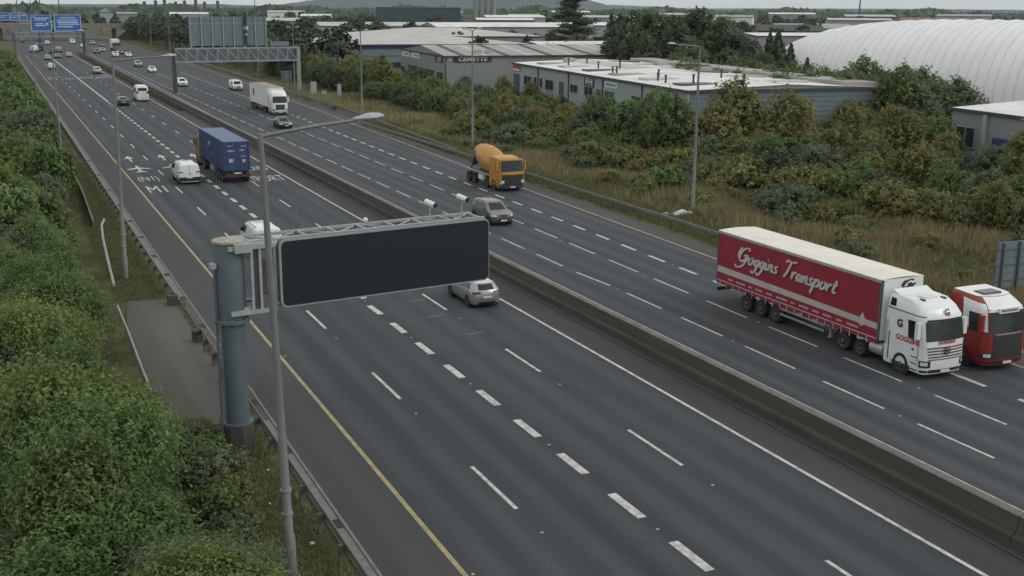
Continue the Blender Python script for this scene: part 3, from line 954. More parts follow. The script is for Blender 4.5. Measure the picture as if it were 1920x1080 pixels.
def car(kind, label, x, y, direction, paint, cat='car', group=None, near=True, roof=None, windows=None, scale=1.0, name=None, rim=None):
    """direction +1 drives away (+Y), -1 comes towards the camera; (x, y) is the middle of the car on the ground"""
    sp = CAR_SPECS[kind]
    glass = windows or M_GLASS
    t = thing(name or ('van' if kind == 'van' else 'minibus' if kind == 'minibus' else 'car'), label, cat, (x, y, 0), 0.0 if direction > 0 else math.pi, group)
    t.scale = (scale,) * 3
    key = (kind, paint.name, glass.name, roof.name if roof else None)
    if key not in _car_parts:
        s = Shell(sp['rings'])
        P = {}
        b = s.mb()
        P['body'] = (b, [paint, M_BLACK_PL])
        for yy in sp['wb']:
            for sd_ in (-1, 1):
                arch(b, sd_ * sp['w'], yy, sp['r'] * 1.14, sd_, mi=1)
        s.patch('R', -0.2, 1.2, 0.15, 0.95, 0.006, 8, 2, 1, b)      # dark sills
        s.patch('L', -0.2, 1.2, 0.15, 0.95, 0.006, 8, 2, 1, b)
        P['windscreen'] = (s.patch('F', 0.03, 0.97, 4.06, 4.94, 0.01), [glass])
        if kind == 'van':
            P['side_window'] = (s.patch('R', 0.72, 1.02, 4.05, 4.85, 0.01), [glass])
            P['side_window.l'] = (s.patch('L', -0.02, 0.28, 4.05, 4.85, 0.01), [glass])
            seam = MB()
            seam.box(-0.008, 0.008, -2.525, -2.50, 0.45, 1.85)
            seam.box(-0.85, 0.85, -2.525, -2.50, 0.43, 0.445)
            P['rear_door_seam'] = (seam, [M_BLACK_PL])
            hn = MB().box(0.03, 0.09, -2.55, -2.50, 0.95, 1.1)
            P['door_handle'] = (hn, [M_BLACK_PL])
            bump = s.patch('B', -0.3, 1.3, 0.6, 1.9, 0.02)
            P['rear_bumper'] = (bump, [M_BLACK_PL])
            rail = MB()
            for sx in (-1, 1):
                for k in range(5):
                    yy = -2.1 + k * 0.5
                    rail.box(sx * 0.70 - 0.015, sx * 0.70 + 0.015, yy, yy + 0.45, 1.955, 1.985)
            P['roof_gutter'] = (rail, [M_BLACK_PL])
        elif kind == 'minibus':
            for nm, u0, u1 in (('side_window', 0.04, 0.26), ('side_window', 0.29, 0.5), ('side_window', 0.53, 0.72), ('side_window', 0.76, 1.0)):
                P[nm + '.r%d' % int(u0 * 100)] = (s.patch('R', u0, u1, 4.0, 4.8, 0.01), [glass])
                P[nm + '.l%d' % int(u0 * 100)] = (s.patch('L', 1 - u1, 1 - u0, 4.0, 4.8, 0.01), [glass])
            P['rear_window'] = (s.patch('B', 0.06, 0.94, 4.1, 4.85, 0.012), [glass])
            em = MB()
            pts = []
            for k in range(26):
                a = k * 0.36
                rr = 0.12 + 0.018 * k
                pts.append(Vector((0.25 + rr * math.cos(a) * 0.9, -3.05, 0.95 + rr * math.sin(a))))
            em.path(pts, 0.03, 5)
            P['rear_emblem'] = (em, [M_CURT_STRIPE])
        else:
            for side, a, b_ in (('R', 0.06, 0.44), ('R', 0.47, 1.0)):
                P['side_window.r%d' % int(a * 100)] = (s.patch('R', a, b_, 4.08, 4.86, 0.01), [glass])
                P['side_window.l%d' % int(a * 100)] = (s.patch('L', 1 - b_, 1 - a, 4.08, 4.86, 0.01), [glass])
            a, b_ = sp['rear']
            P['rear_window'] = (s.patch('B', 0.04, 0.96, 4 + a, 4 + b_, 0.012), [glass])
            for sx in (-1, 1):
                rail = MB()
                P['roof_rail.%d' % sx] = (rail, [M_BLACK_PL])
                rail.box(sx * sp['rings'][5]['w'] * 0.98 - 0.02, sx * sp['rings'][5]['w'] * 0.98 + 0.02, -1.2, 0.15, sp['rings'][5]['z'] + 0.005, sp['rings'][5]['z'] + 0.04)
        P['head_light.r'] = (s.patch('R', 1.0, 1.62, 2.25, 2.85, 0.012), [M_LIGHT])
        P['head_light.l'] = (s.patch('L', -0.62, 0.0, 2.25, 2.85, 0.012), [M_LIGHT])
        P['grille'] = (s.patch('F', 0.22, 0.78, 2.1, 2.8, 0.012), [M_BLACK_PL])
        P['front_intake'] = (s.patch('F', 0.12, 0.88, 0.75, 1.7, 0.012), [M_BLACK_PL])
        hi = (3.2, 3.95) if kind in ('van', 'minibus') else (3.0, 3.75)
        P['tail_light.r'] = (s.patch('B', 0.86, 1.32, hi[0], hi[1], 0.014), [M_TAIL])
        P['tail_light.l'] = (s.patch('B', -0.32, 0.14, hi[0], hi[1], 0.014), [M_TAIL])
        if kind not in ('van', 'minibus'):
            P['rear_diffuser'] = (s.patch('B', 0.0, 1.0, 0.3, 1.35, 0.012), [M_BLACK_PL])
        yb = sp['rings'][2]['yb'] - 0.09
        P['rear_number_plate'] = (MB().box(-0.26, 0.26, yb, yb + 0.05, 0.62, 0.73), [M_PLATE])
        yf = sp['rings'][2]['yf'] + 0.07
        P['front_number_plate'] = (MB().box(-0.26, 0.26, yf - 0.04, yf + 0.03, 0.40, 0.51), [M_PLATE])
        for sx, nm in ((1, 'r'), (-1, 'l')):
            ym = sp['rings'][4]['yf'] - 0.45
            zm = sp['rings'][4]['z'] + 0.12
            mm = MB().box(min(sx * 0.88, sx * 1.08) , max(sx * 0.88, sx * 1.08), ym - 0.07, ym + 0.08, zm - 0.08, zm + 0.09 + (0.1 if kind in ('van', 'minibus') else 0))
            P['door_mirror.' + nm] = (mm, [M_BLACK_PL if kind in ('van', 'minibus') else paint])
        if roof:
            P['roof_panel'] = (s.patch('B', -0.3, 1.3, 5.0, 5.9, 0.01), [roof])
            top = MB()
            ring = s.rings[-1]
            c = sum(ring, Vector()) / len(ring)
            top.v = [tuple(p + Vector((0, 0, 0.012))) for p in ring] + [tuple(c + Vector((0, 0, 0.03)))]
            top.f = [(k, (k + 1) % len(ring), len(ring)) for k in range(len(ring))]
            top.m = [0] * len(top.f)
            P['roof_skin'] = (top, [roof])
        _car_parts[key] = {k: m.mesh(k.split('.')[0], ms, True) for k, (m, ms) in P.items()}
    front_only = ('head_light', 'grille', 'front_intake', 'front_number_plate')
    rear_only = ('tail_light', 'rear_number_plate', 'rear_diffuser', 'rear_door_seam', 'door_handle', 'rear_bumper', 'rear_emblem')
    for k, me in _car_parts[key].items():
        base = k.split('.')[0]
        if not near and base in ('door_mirror', 'roof_rail', 'roof_gutter', 'front_intake', 'door_handle', 'rear_door_seam'): continue
        link(base, me, t)
    for yy in sp['wb']:
        for sd_ in (-1, 1):
            wheel(t, sd_ * (sp['w'] - 0.09), yy, sp['r'], 0.2, sd_, rim)
    return t

# ---- lorry pieces
def lorry_cab_rings(h=3.75, w=1.25, L=2.55, roof_slope=0.35):
    return [dict(z=0.30, yf=0.0, yb=-L, w=w - 0.06, rf=0.3, rb=0.05, bf=0.06), dict(z=0.55, yf=0.05, yb=-L, w=w, rf=0.34, rb=0.05, bf=0.08),
            dict(z=1.05, yf=0.05, yb=-L, w=w, rf=0.34, rb=0.05, bf=0.08), dict(z=1.75, yf=0.02, yb=-L, w=w, rf=0.3, rb=0.05, bf=0.08),
            dict(z=1.85, yf=0.0, yb=-L, w=w, rf=0.26, rb=0.05, bf=0.08), dict(z=2.72, yf=-0.17, yb=-L, w=w - 0.03, rf=0.26, rb=0.05, bf=0.09),
            dict(z=2.95, yf=-0.20, yb=-L, w=w - 0.05, rf=0.3, rb=0.06, bf=0.10), dict(z=h - 0.35, zb=h - 0.15, yf=-0.22 - roof_slope * 0.6, yb=-L, w=w - 0.12, rf=0.4, rb=0.1, bf=0.12),
            dict(z=h - 0.08, zb=h, yf=-0.30 - roof_slope * 1.6, yb=-L, w=w - 0.22, rf=0.4, rb=0.1, bf=0.10)]

def strokes_mesh(name, strokes, r, mat_, plane_off=0.0):
    """brush-script lettering: polylines in (u, v) made into flat ribbons with swelling width, in the local xz plane"""
    m = MB()
    for pts in strokes:
        P = []
        n = len(pts)
        # smooth the polyline (Catmull-Rom)
        for i in range(n - 1):
            p0, p1, p2, p3 = pts[max(0, i - 1)], pts[i], pts[i + 1], pts[min(n - 1, i + 2)]
            for k in range(5):
                t = k / 5
                q = []
                for d in (0, 1):
                    q.append(0.5 * (2 * p1[d] + (p2[d] - p0[d]) * t + (2 * p0[d] - 5 * p1[d] + 4 * p2[d] - p3[d]) * t * t + (3 * p1[d] - p0[d] - 3 * p2[d] + p3[d]) * t ** 3))
                P.append(q)
        P.append(list(pts[-1]))
        v, f = [], []
        N_ = len(P)
        si_ = 0.0012 * (strokes.index(pts) % 9)
        for i, (a, b) in enumerate(P):
            c = P[min(i + 1, N_ - 1)]
            e = P[max(i - 1, 0)]
            dx, dz = c[0] - e[0], c[1] - e[1]
            l = math.hypot(dx, dz) or 1
            # broad-nib pen held at an angle
            wd = r * (0.55 + 0.75 * abs(dz) / l) * (0.75 if i in (0, N_ - 1) else 1)
            nx_, nz_ = -dz / l * wd, dx / l * wd
            for y_ in (si_, si_ + 0.004):
                v += [(a + nx_, y_, b + nz_), (a - nx_, y_, b - nz_)]
        for i in range(N_ - 1):
            k = 4 * i
            f += [(k, k + 1, k + 5, k + 4), (k + 2, k + 6, k + 7, k + 3), (k, k + 4, k + 6, k + 2), (k + 1, k + 3, k + 7, k + 5)]
        m.add(v, f)
    return m.mesh(name, mat_)

# letters of the brush script, unit x-height 1
SCRIPT = {
    'G': (1.5, [[(1.35, 1.75), (1.05, 2.1), (0.45, 1.85), (0.05, 1.1), (0.12, 0.4), (0.5, 0.12), (0.95, 0.5), (1.15, 1.05)], [(0.6, 0.95), (1.25, 1.1), (1.15, 0.4), (0.75, -0.5), (0.0, -0.85), (-0.35, -0.5)], [(-0.15, 0.5), (-0.2, 1.3), (0.1, 2.0)]]),
    'o': (0.88, [[(0.5, 0.98), (0.2, 0.85), (0.06, 0.4), (0.3, 0.03), (0.6, 0.25), (0.68, 0.7), (0.5, 1.0), (0.28, 0.95)]]),
    'g': (0.85, [[(0.68, 0.9), (0.25, 0.85), (0.1, 0.35), (0.35, 0.1), (0.62, 0.5), (0.7, 0.95)], [(0.72, 1.0), (0.55, -0.3), (0.2, -0.95), (-0.15, -0.7)]]),
    'i': (0.45, [[(0.12, 0.95), (0.08, 0.3), (0.25, 0.05), (0.45, 0.3)], [(0.2, 1.35), (0.26, 1.45)]]),
    'n': (0.85, [[(0.08, 0.95), (0.1, 0.05)], [(0.1, 0.5), (0.35, 0.9), (0.55, 0.85), (0.55, 0.2), (0.7, 0.05), (0.85, 0.25)]]),
    's': (0.7, [[(0.55, 0.95), (0.2, 0.85), (0.25, 0.55), (0.5, 0.35), (0.35, 0.05), (0.0, 0.1)]]),
    'T': (1.25, [[(0.0, 1.9), (0.25, 2.2), (0.8, 2.1), (1.5, 2.3)], [(0.75, 2.1), (0.62, 1.1), (0.35, 0.1), (0.15, 0.05)]]),
    'r': (0.65, [[(0.08, 0.95), (0.12, 0.05)], [(0.12, 0.5), (0.35, 0.95), (0.6, 0.9)]]),
    'a': (0.85, [[(0.65, 0.9), (0.25, 0.85), (0.1, 0.35), (0.3, 0.05), (0.55, 0.4), (0.66, 0.95)], [(0.66, 0.95), (0.6, 0.2), (0.75, 0.05), (0.88, 0.25)]]),
    'p': (0.85, [[(0.12, 1.0), (0.05, 0.0), (-0.05, -0.95)], [(0.1, 0.6), (0.4, 0.98), (0.68, 0.7), (0.55, 0.15), (0.15, 0.1)]]),
    't': (0.7, [[(0.35, 1.6), (0.22, 0.4), (0.35, 0.05), (0.65, 0.2)], [(0.0, 1.0), (0.65, 1.1)]]),
    ' ': (0.65, []),
}
def script_strokes(s, shear=0.28, gap=0.02):
    out, x = [], 0.0
    for c in s:
        wd, st_ = SCRIPT[c]
        for pl in st_:
            out.append([(x + a + shear * b, b) for a, b in pl])
        x += wd + gap
    return out, x

def lorry(label, x, y, paint, body_kind, length=16.5, name='articulated_lorry', direction=-1, cab_h=3.75, detail=True, roof_paint=None):
    """front bumper at (x, y); local +y forward; returns (root, cab, trailer)"""
    t = thing(name, label, 'lorry', (x, y, 0), math.pi if direction < 0 else 0.0)
    s = Shell(lorry_cab_rings(cab_h))
    cabm = s.mb()
    for sd_ in (-1, 1):
        arch(cabm, sd_ * 1.24, -1.40, 0.60, sd_, 0.4, 1)
    cab = cabm.build('cab', [paint, M_BLACK_PL], t, True)
    s.patch('F', -0.16, 1.16, 4.0, 5.05, 0.015, 14, 4).build('windscreen', M_GLASS_T, cab, True)
    s.patch('R', 0.66, 0.96, 4.0, 4.95, 0.015).build('side_window', M_GLASS, cab, True)
    s.patch('L', 0.04, 0.34, 4.0, 4.95, 0.015).build('side_window', M_GLASS, cab, True)
    for u0, u1, bl in ((1.1, 1.62, 'R'), (-0.62, -0.1, 'L')):
        hl = s.patch(bl, u0 + 0.06, u1 - 0.06, 1.35, 1.68, 0.026).build('head_light', M_LIGHT, cab, True)
        s.patch(bl, u0 - 0.05, u1 + 0.1 * (1 if bl == 'R' else 0), 1.15, 1.8, 0.015).build('head_light_bezel', M_BLACK_PL, cab, True)
        s.patch(bl, u0, u1, 0.35, 0.8, 0.015).build('fog_light_recess', M_BLACK_PL, cab, True)
    s.patch('F', 0.0, 1.0, 0.25, 0.9, 0.015).build('bumper_intake', M_BLACK_PL, cab, True)
    s.patch('F', -0.1, 1.1, 5.12, 5.5, 0.05).build('sun_visor', M_BLACK_PL, cab, True)
    MB().box(-0.26, 0.26, 0.12, 0.16, 0.38, 0.49).build('number_plate', M_PLATE, cab)
    # mirrors on arms
    for sx in (-1, 1):
        m = MB()
        m.box(min(sx * 1.30, sx * 1.48), max(sx * 1.30, sx * 1.48), -0.42, -0.22, 1.95, 2.72)
        m.bar((sx * 1.2, -0.3, 2.66), (sx * 1.4, -0.3, 2.66), 0.05, 0.05)
        m.bar((sx * 1.2, -0.3, 2.02), (sx * 1.4, -0.3, 2.02), 0.05, 0.05)
        m.build('door_mirror', paint if detail else M_BLACK_PL, cab)
        for k in range(3):
            MB().box(min(sx * 1.1, sx * 1.268), max(sx * 1.1, sx * 1.268), -0.75, -0.35, 0.42 + 0.3 * k, 0.46 + 0.3 * k).build('cab_step', M_BLACK_PL, cab)
    # chassis between cab and trailer
    ch_ = MB()
    ch_.box(-0.45, -0.3, -6.6, -1.0, 0.72, 1.0)
    ch_.box(0.3, 0.45, -6.6, -1.0, 0.72, 1.0)
    ch_.box(-1.05, 1.05, -2.75, -2.35, 0.9, 1.05)
    ch_.build('chassis', M_CHASSIS, t)
    for sx in (-1, 1):
        wheel(t, sx * 1.10, -1.40, 0.51, 0.34, sx, M_RIM_TR)
    return t, cab, s

def trailer_wheels(tr, ys, r=0.49):
    for yy in ys:
        for sx in (-1, 1):
            wheel(tr, sx * 1.05, yy, r, 0.38, sx, M_RIM_TR)

# ---------------------------------------------------------------- the red curtain-sided lorry
t, cab, cs = lorry('white and red articulated lorry with red curtain-sided trailer lettered in script', 38.76, 37.75, M_WHITE, 'curtain', cab_h=3.62)
# grille bars, emblem, lettering on the cab
gb = MB()
for k in range(5):
    v = 1.85 + 0.2 * k
    cs.patch('F', -0.06 - 0.02 * k, 1.06 + 0.02 * k, v, v + 0.09, 0.02, 10, 1, 0, gb)
gb.build('grille_bar', M_TEXT_MAROON, cab, True)
em = MB()
pts = [Vector((0.17 * math.cos(a), 0.17, 1.38 + 0.17 * math.sin(a))) for a in [2 * math.pi * k / 16 for k in range(17)]]
em.path(pts, 0.022, 6)
for k in range(3):
    a = math.pi / 2 + 2 * math.pi * k / 3
    em.tube((0, 0.17, 1.38), (0.16 * math.cos(a), 0.17, 1.38 + 0.16 * math.sin(a)), 0.03, 0.008, 6)
em.build('star_emblem', M_TEXT_DARK, cab)
put_text('front_lettering', text_mesh('GOGGINS', 0.22, M_TEXT_RED, 0.008), cab, (0.0, 0.125, 1.78), (-1, 0, 0), (0, -0.02, 1))
put_text('roof_letter', text_mesh('G', 0.42, M_TEXT_DARK, 0.014), cab, (-0.1, -0.135, 3.10), (-1, 0, 0), (0, -0.45, 1))
put_text('side_lettering', text_mesh('GOGGINS', 0.34, M_TEXT_RED, 0.012), cab, (1.255, -1.05, 1.70), (0, 1, 0), (0, 0, 1))
put_text('side_letter', text_mesh('G', 0.50, M_TEXT_DARK, 0.018), cab, (1.262, -1.62, 2.36), (0, 1, 0), (0, 0, 1))
put_text('side_lettering', text_mesh('GOGGINS', 0.34, M_TEXT_RED, 0.012), cab, (-1.255, -1.05, 1.70), (0, -1, 0), (0, 0, 1))
cs.patch('R', 0.10, 0.13, 0.9, 3.9, 0.012, 2, 6).build('panel_gap', M_CHASSIS, cab, True)
cs.patch('R', 0.965, 0.98, 1.6, 3.9, 0.012, 2, 6).build('door_gap', M_CHASSIS, cab, True)
cs.patch('R', 0.0, 0.06, 2.2, 4.6, 0.011, 3, 6).build('teal_stripe', M_SWOOSH, cab, True)
cs.patch('R', 0.04, 0.24, 6.25, 7.0, 0.012).build('roof_side_window', M_GLASS, cab, True)
cs.patch('R', -0.05, 1.5, 5.95, 6.08, 0.014, 14, 1).build('trim_strip', M_BLACK_PL, cab, True)
MB().box(-0.38, 0.38, -1.6, -1.1, 3.54, 3.63).build('roof_hatch', M_WHITE_DULL, cab)
MB().add([(-1.02, -2.55, 3.58), (1.02, -2.55, 3.58), (1.02, -2.5, 3.78), (-1.02, -2.5, 3.78), (0.98, -1.95, 3.58), (-0.98, -1.95, 3.58)], [(0, 1, 2, 3), (3, 2, 4, 5), (0, 3, 5), (1, 4, 2)]).build('air_deflector', M_WHITE, cab)
hn = MB()
for sx in (-0.62, 0.62):
    hn.tube((sx, -1.15, 3.55), (sx, -0.85, 3.53), 0.05, 0.09, 8)
hn.build('air_horns', M_BLACK_PL, cab)
MB().box(1.22, 1.262, -0.75, -0.62, 1.32, 1.42).build('door_handle', M_BLACK_PL, cab)
sk = MB()
for sx in (-1, 1):
    sk.box(min(sx * 1.10, sx * 1.22), max(sx * 1.10, sx * 1.22), -2.55, -2.02, 0.36, 1.25)
sk.build('side_skirt', M_WHITE, cab)
for sx in (-1, 1):
    MB().lathe([(0.30, 0), (0.33, 0.03), (0.33, 0.85), (0.30, 0.88)], 16, 'y', (sx * 0.95, -3.55, 0.72)).build('fuel_tank', M_ALU, t, True)
for sx in (-1, 1):
    wheel(t, sx * 1.05, -4.25, 0.42, 0.34, sx, M_RIM_TR)
    wheel(t, sx * 1.02, -5.45, 0.51, 0.50, sx, M_RIM_TR)
mg = MB()
for sx in (-1, 1):
    for yy in (-5.45,):
        for k in range(8):
            a0, a1 = math.pi * k / 8, math.pi * (k + 1) / 8
            xa, xb = sorted((sx * 0.82, sx * 1.26))
            mg.hexa([(xa, yy + 0.58 * math.cos(a0), 0.5 + 0.58 * math.sin(a0)), (xb, yy + 0.58 * math.cos(a0), 0.5 + 0.58 * math.sin(a0)), (xb, yy + 0.58 * math.cos(a1), 0.5 + 0.58 * math.sin(a1)), (xa, yy + 0.58 * math.cos(a1), 0.5 + 0.58 * math.sin(a1)),
                     (xa, yy + 0.61 * math.cos(a0), 0.5 + 0.61 * math.sin(a0)), (xb, yy + 0.61 * math.cos(a0), 0.5 + 0.61 * math.sin(a0)), (xb, yy + 0.61 * math.cos(a1), 0.5 + 0.61 * math.sin(a1)), (xa, yy + 0.61 * math.cos(a1), 0.5 + 0.61 * math.sin(a1))])
mg.build('mudguard', M_BLACK_PL, t)
# trailer
F0, F1 = -16.5, -2.95
ZT, ZB = 4.12, 1.02
trm = MB()
trm.box(-0.5, -0.36, F0 + 0.3, F1 - 0.4, 0.85, 1.15)
trm.box(0.36, 0.5, F0 + 0.3, F1 - 0.4, 0.85, 1.15)
trm.box(-1.25, 1.25, F0, F1, 1.15, 1.24)
tr = trm.build('trailer', M_CHASSIS, t)
# curtains hang in soft vertical folds between the straps
def curtain(sx):
    m = MB()
    n = 96
    v = []
    for i in range(n + 1):
        yy = F0 + 0.08 + (F1 - F0 - 0.16) * i / n
        b = 0.010 * math.cos(i * 2 * math.pi / 6) + 0.008 * math.sin(i * 0.9)
        for z_, k in ((ZB, 0.4), (ZB + 0.6, 1.0), (ZB + 1.6, 1.0), (ZT - 0.14, 0.2)):
            v.append((sx * (1.272 + b * k), yy, z_))
    f = []
    for i in range(n):
        for j in range(3):
            a = i * 4 + j
            f.append((a, a + 4, a + 5, a + 1) if sx > 0 else (a, a + 1, a + 5, a + 4))
    m.add(v, f)
    return m
for sx in (1, -1):
    c = curtain(sx).build('curtain', M_CURTAIN, tr, True)
    sm = MB()
    xo = sx * 1.292
    def sq(pts):
        m_ = MB().prism(pts, min(xo, xo + sx * 0.004), max(xo, xo + sx * 0.004), 'yz')
        return m_
    sq([(F0 + 0.1, 2.08), (F1 - 1.35, 2.0), (F1 - 1.15, 2.3), (F1 - 0.95, 2.0), (F1 - 0.1, 2.0), (F1 - 0.1, 1.70), (F1 - 1.0, 1.70), (F1 - 1.2, 1.58), (F1 - 1.4, 1.70), (F0 + 0.1, 1.72)]).build('stripe', M_CURT_STRIPE, c)
    sq([(F0 + 0.1, ZB + 0.25), (F1 - 0.1, ZB + 0.25), (F1 - 0.1, ZB + 0.20), (F0 + 0.1, ZB + 0.20)]).build('stripe', M_CURT_STRIPE, c)
    bk = MB()
    k = F0 + 0.4
    while k < F1 - 0.2:
        bk.box(min(xo, xo + sx * 0.012), max(xo, xo + sx * 0.012), k, k + 0.05, ZB - 0.12, ZB + 0.16)
        k += 0.62
    tag(bk.build('strap_buckles', M_CURT_STRIPE, c), kind='stuff')
    tb = MB()
    k = F0 + 1.2
    words = [0.5, 0.9, 0.35, 0.7, 0.6, 1.0, 0.4, 0.8, 0.55, 0.75, 0.5, 0.9]
    for w_ in words:     # the row of small lettering on the lower edge, too small to read
        if k + w_ > F1 - 0.6: break
        for q in range(int(w_ / 0.11)):
            tb.box(min(xo, xo + sx * 0.006), max(xo, xo + sx * 0.006), k + q * 0.11, k + q * 0.11 + 0.07, 1.42, 1.52)
        k += w_ + 0.28
    tag(tb.build('small_lettering', M_CURT_TEXT, c), kind='stuff')
    ss, wid = script_strokes('Goggins Transport')
    sc_ = 8.3 / wid
    ss = [[(a * sc_, b * 0.42) for a, b in pl] for pl in ss]
    shadow = strokes_mesh('script_shadow', ss, 0.095, M_TEXT_SHADOW)
    script = strokes_mesh('script', ss, 0.072, M_CURT_TEXT)
    y_start = F0 + 2.1 if sx > 0 else F1 - 2.1
    for nm, me, dz, dx in (('lettering_shadow', shadow, -0.02, 0.002), ('lettering', script, 0.0, 0.022)):
        o = link(nm, me, c)
        ex = Vector((0, 1 if sx > 0 else -1, 0))
        m4 = Matrix((ex, Vector((1, 0, 0)) * sx, Vector((0, 0, 1)))).transposed().to_4x4()
        m4.translation = Vector((sx * (1.292 + dx), y_start, 2.72 + dz))
        o.matrix_local = m4
    MB().box(min(sx * 1.24, sx * 1.305), max(sx * 1.24, sx * 1.305), F0, F1, ZT - 0.15, ZT - 0.02).build('cant_rail', M_STEEL_LT, tr)
    for yy in (F0, F1 - 0.09):
        MB().box(min(sx * 1.2, sx * 1.30), max(sx * 1.2, sx * 1.30), yy, yy + 0.09, 1.1, ZT - 0.02).build('corner_post', M_TEAL_POST, tr)
    sg = MB()
    for zz in (0.55, 0.85):
        MB().box(min(sx * 1.2, sx * 1.24), max(sx * 1.2, sx * 1.24), -10.5, -6.9, zz, zz + 0.11).build('side_guard', M_ALU, tr)
    for yy in (-10.4, -8.7, -7.0):
        sg.box(min(sx * 1.14, sx * 1.2), max(sx * 1.14, sx * 1.2), yy, yy + 0.1, 0.5, 1.15)
    sg.build('side_guard_brackets', M_CHASSIS, tr)
    lg = MB().box(min(sx * 0.85, sx * 1.0), max(sx * 0.85, sx * 1.0), -6.75, -6.6, 0.35, 1.15).box(min(sx * 0.78, sx * 1.05), max(sx * 0.78, sx * 1.05), -6.8, -6.55, 0.30, 0.35)
    lg.build('landing_leg', M_GALV, tr)
rf_ = MB()
n = 44
v = []
for i in range(n + 1):
    yy = F0 + (F1 - F0) * i / n
    sag = 0.022 * (1 if i % 2 else 0)
    v += [(-1.29, yy, ZT), (-0.6, yy, ZT + 0.05 - sag), (0, yy, ZT + 0.065 - sag), (0.6, yy, ZT + 0.05 - sag), (1.29, yy, ZT)]
rf_.add(v, [(i * 5 + j, i * 5 + j + 1, i * 5 + j + 6, i * 5 + j + 5) for i in range(n) for j in range(4)])
rf_.box(-1.29, 1.29, F0, F1, ZT - 0.03, ZT - 0.01)
rf_.build('roof', M_TROOF, tr)
hb = MB().box(-1.19, 1.19, F1 + 0.0, F1 + 0.05, 1.15, ZT - 0.02).build('headboard', M_WHITE, tr)
gs = [[(a * 0.36, b * 0.19) for a, b in pl] for pl in script_strokes('Gr')[0]]
o = link('headboard_lettering', strokes_mesh('script', gs, 0.055, M_TEXT_DARK), hb)
m4 = Matrix((Vector((-1, 0, 0)), Vector((0, 1, 0)), Vector((0, 0, 1)))).transposed().to_4x4()
m4.translation = Vector((0.1, F1 + 0.055, 3.63))
o.matrix_local = m4
MB().box(-1.22, 1.22, F0 - 0.03, F0 + 0.02, 1.15, ZT - 0.02).build('rear_door', M_WHITE_DULL, tr)
MB().box(-1.2, 1.2, F0 - 0.02, F0 + 0.08, 0.55, 0.75).build('rear_bumper', M_BLACK_PL, tr)
trailer_wheels(tr, (-10.95, -12.25, -13.55))

# ---------------------------------------------------------------- the red and white tractor beside it, with its flatbed out of view
t2, cab2, s2 = lorry('red and white lorry cab at the right edge behind the red trailer lorry', 42.45, 37.6, M_RED_PAINT, 'flat', name='lorry', cab_h=3.5)
s2.patch('R', 0.42, 1.35, 4.1, 7.0, 0.010, 12, 8).build('white_side_panel', M_WHITE, cab2, True)
s2.patch('L', -0.35, 0.58, 4.1, 7.0, 0.010, 12, 8).build('white_side_panel', M_WHITE, cab2, True)
s2.patch('R', 0.60, 0.98, 4.0, 5.0, 0.024).build('door_window', M_GLASS_T, cab2, True)
s2.patch('F', -0.2, 1.2, 5.5, 7.95, 0.012, 12, 8).build('white_roof_front', M_WHITE, cab2, True)
s2.patch('F', 0.02, 0.98, 1.15, 3.3, 0.025, 10, 8).build('grille', M_BLACK_PL, cab2, True)
s2.patch('F', 0.1, 0.9, 3.35, 3.7, 0.03, 10, 2).build('badge_bar', M_ALU, cab2, True)
MB().box(-0.55, 0.55, -1.75, -1.1, 3.46, 3.52).build('roof_window', M_GLASS, cab2)
mk = MB()
top = s2.rings[-1]
cc = sum(top, Vector()) / len(top)
mk.v = [tuple(p + Vector((0, 0, 0.012))) for p in top] + [tuple(cc + Vector((0, 0, 0.024)))]
mk.f = [(k, (k + 1) % len(top), len(top)) for k in range(len(top))]
mk.m = [0] * len(mk.f)
mk.build('roof_skin', M_WHITE, cab2)
sgn = MB().box(-0.62, 0.62, -0.13, -0.02, 2.78, 3.02).build('roof_sign', M_WHITE, cab2)
sb = MB()
for k in range(9):
    sb.box(-0.5 + k * 0.115, -0.42 + k * 0.115, -0.02, -0.014, 2.85, 2.95)
sb.build('sign_lettering', M_BLUE_BUMPER, sgn)
for sx in (-1, 1):
    wheel(t2, sx * 1.05, -5.0, 0.51, 0.5, sx)
MB().lathe([(0.30, 0), (0.33, 0.03), (0.33, 1.2), (0.30, 1.23)], 16, 'y', (0.95, -3.9, 0.72)).build('fuel_tank', M_ALU, t2, True)

# ---------------------------------------------------------------- white articulated lorry, far
t3, cab3, s3 = lorry('white box articulated lorry under the gantry on the inbound side', 40.55, 177.3, M_WHITE, 'box', cab_h=3.7)
s3.patch('F', 0.12, 0.88, 1.5, 2.8, 0.02).build('grille', M_CHASSIS, cab3, True)
tb3 = MB().box(-1.27, 1.27, -16.2, -2.9, 1.05, 3.98).build('box_body', M_WHITE_DULL, t3)
MB().box(1.272, 1.28, -13.6, -12.6, 2.2, 3.3).build('side_mark', M_TEXT_DARK, tb3)
MB().box(-1.28, 1.28, -16.2, -2.9, 3.985, 4.03).build('roof', M_PINK_ROOF, tb3)
sg = MB()
for sx in (-1, 1):
    sg.box(min(sx * 1.2, sx * 1.25), max(sx * 1.2, sx * 1.25), -12, -6.2, 0.5, 0.62)
    sg.box(min(sx * 1.2, sx * 1.25), max(sx * 1.2, sx * 1.25), -12, -6.2, 0.8, 0.92)
sg.build('side_guard', M_CHASSIS, t3)
for yy in (-5.2, -12.6, -13.9, -15.2):
    for sx in (-1, 1):
        wheel(t3, sx * 1.04, yy, 0.5, 0.4, sx)

# ---------------------------------------------------------------- blue container lorry (driving away)
t4, cab4, s4 = lorry('lorry carrying a dark blue shipping container, seen from behind', 20.72, 126.0, M_DULL_CAB, 'container', direction=1, cab_h=3.4)
C0, C1 = -16.55, -2.85
cont = MB()
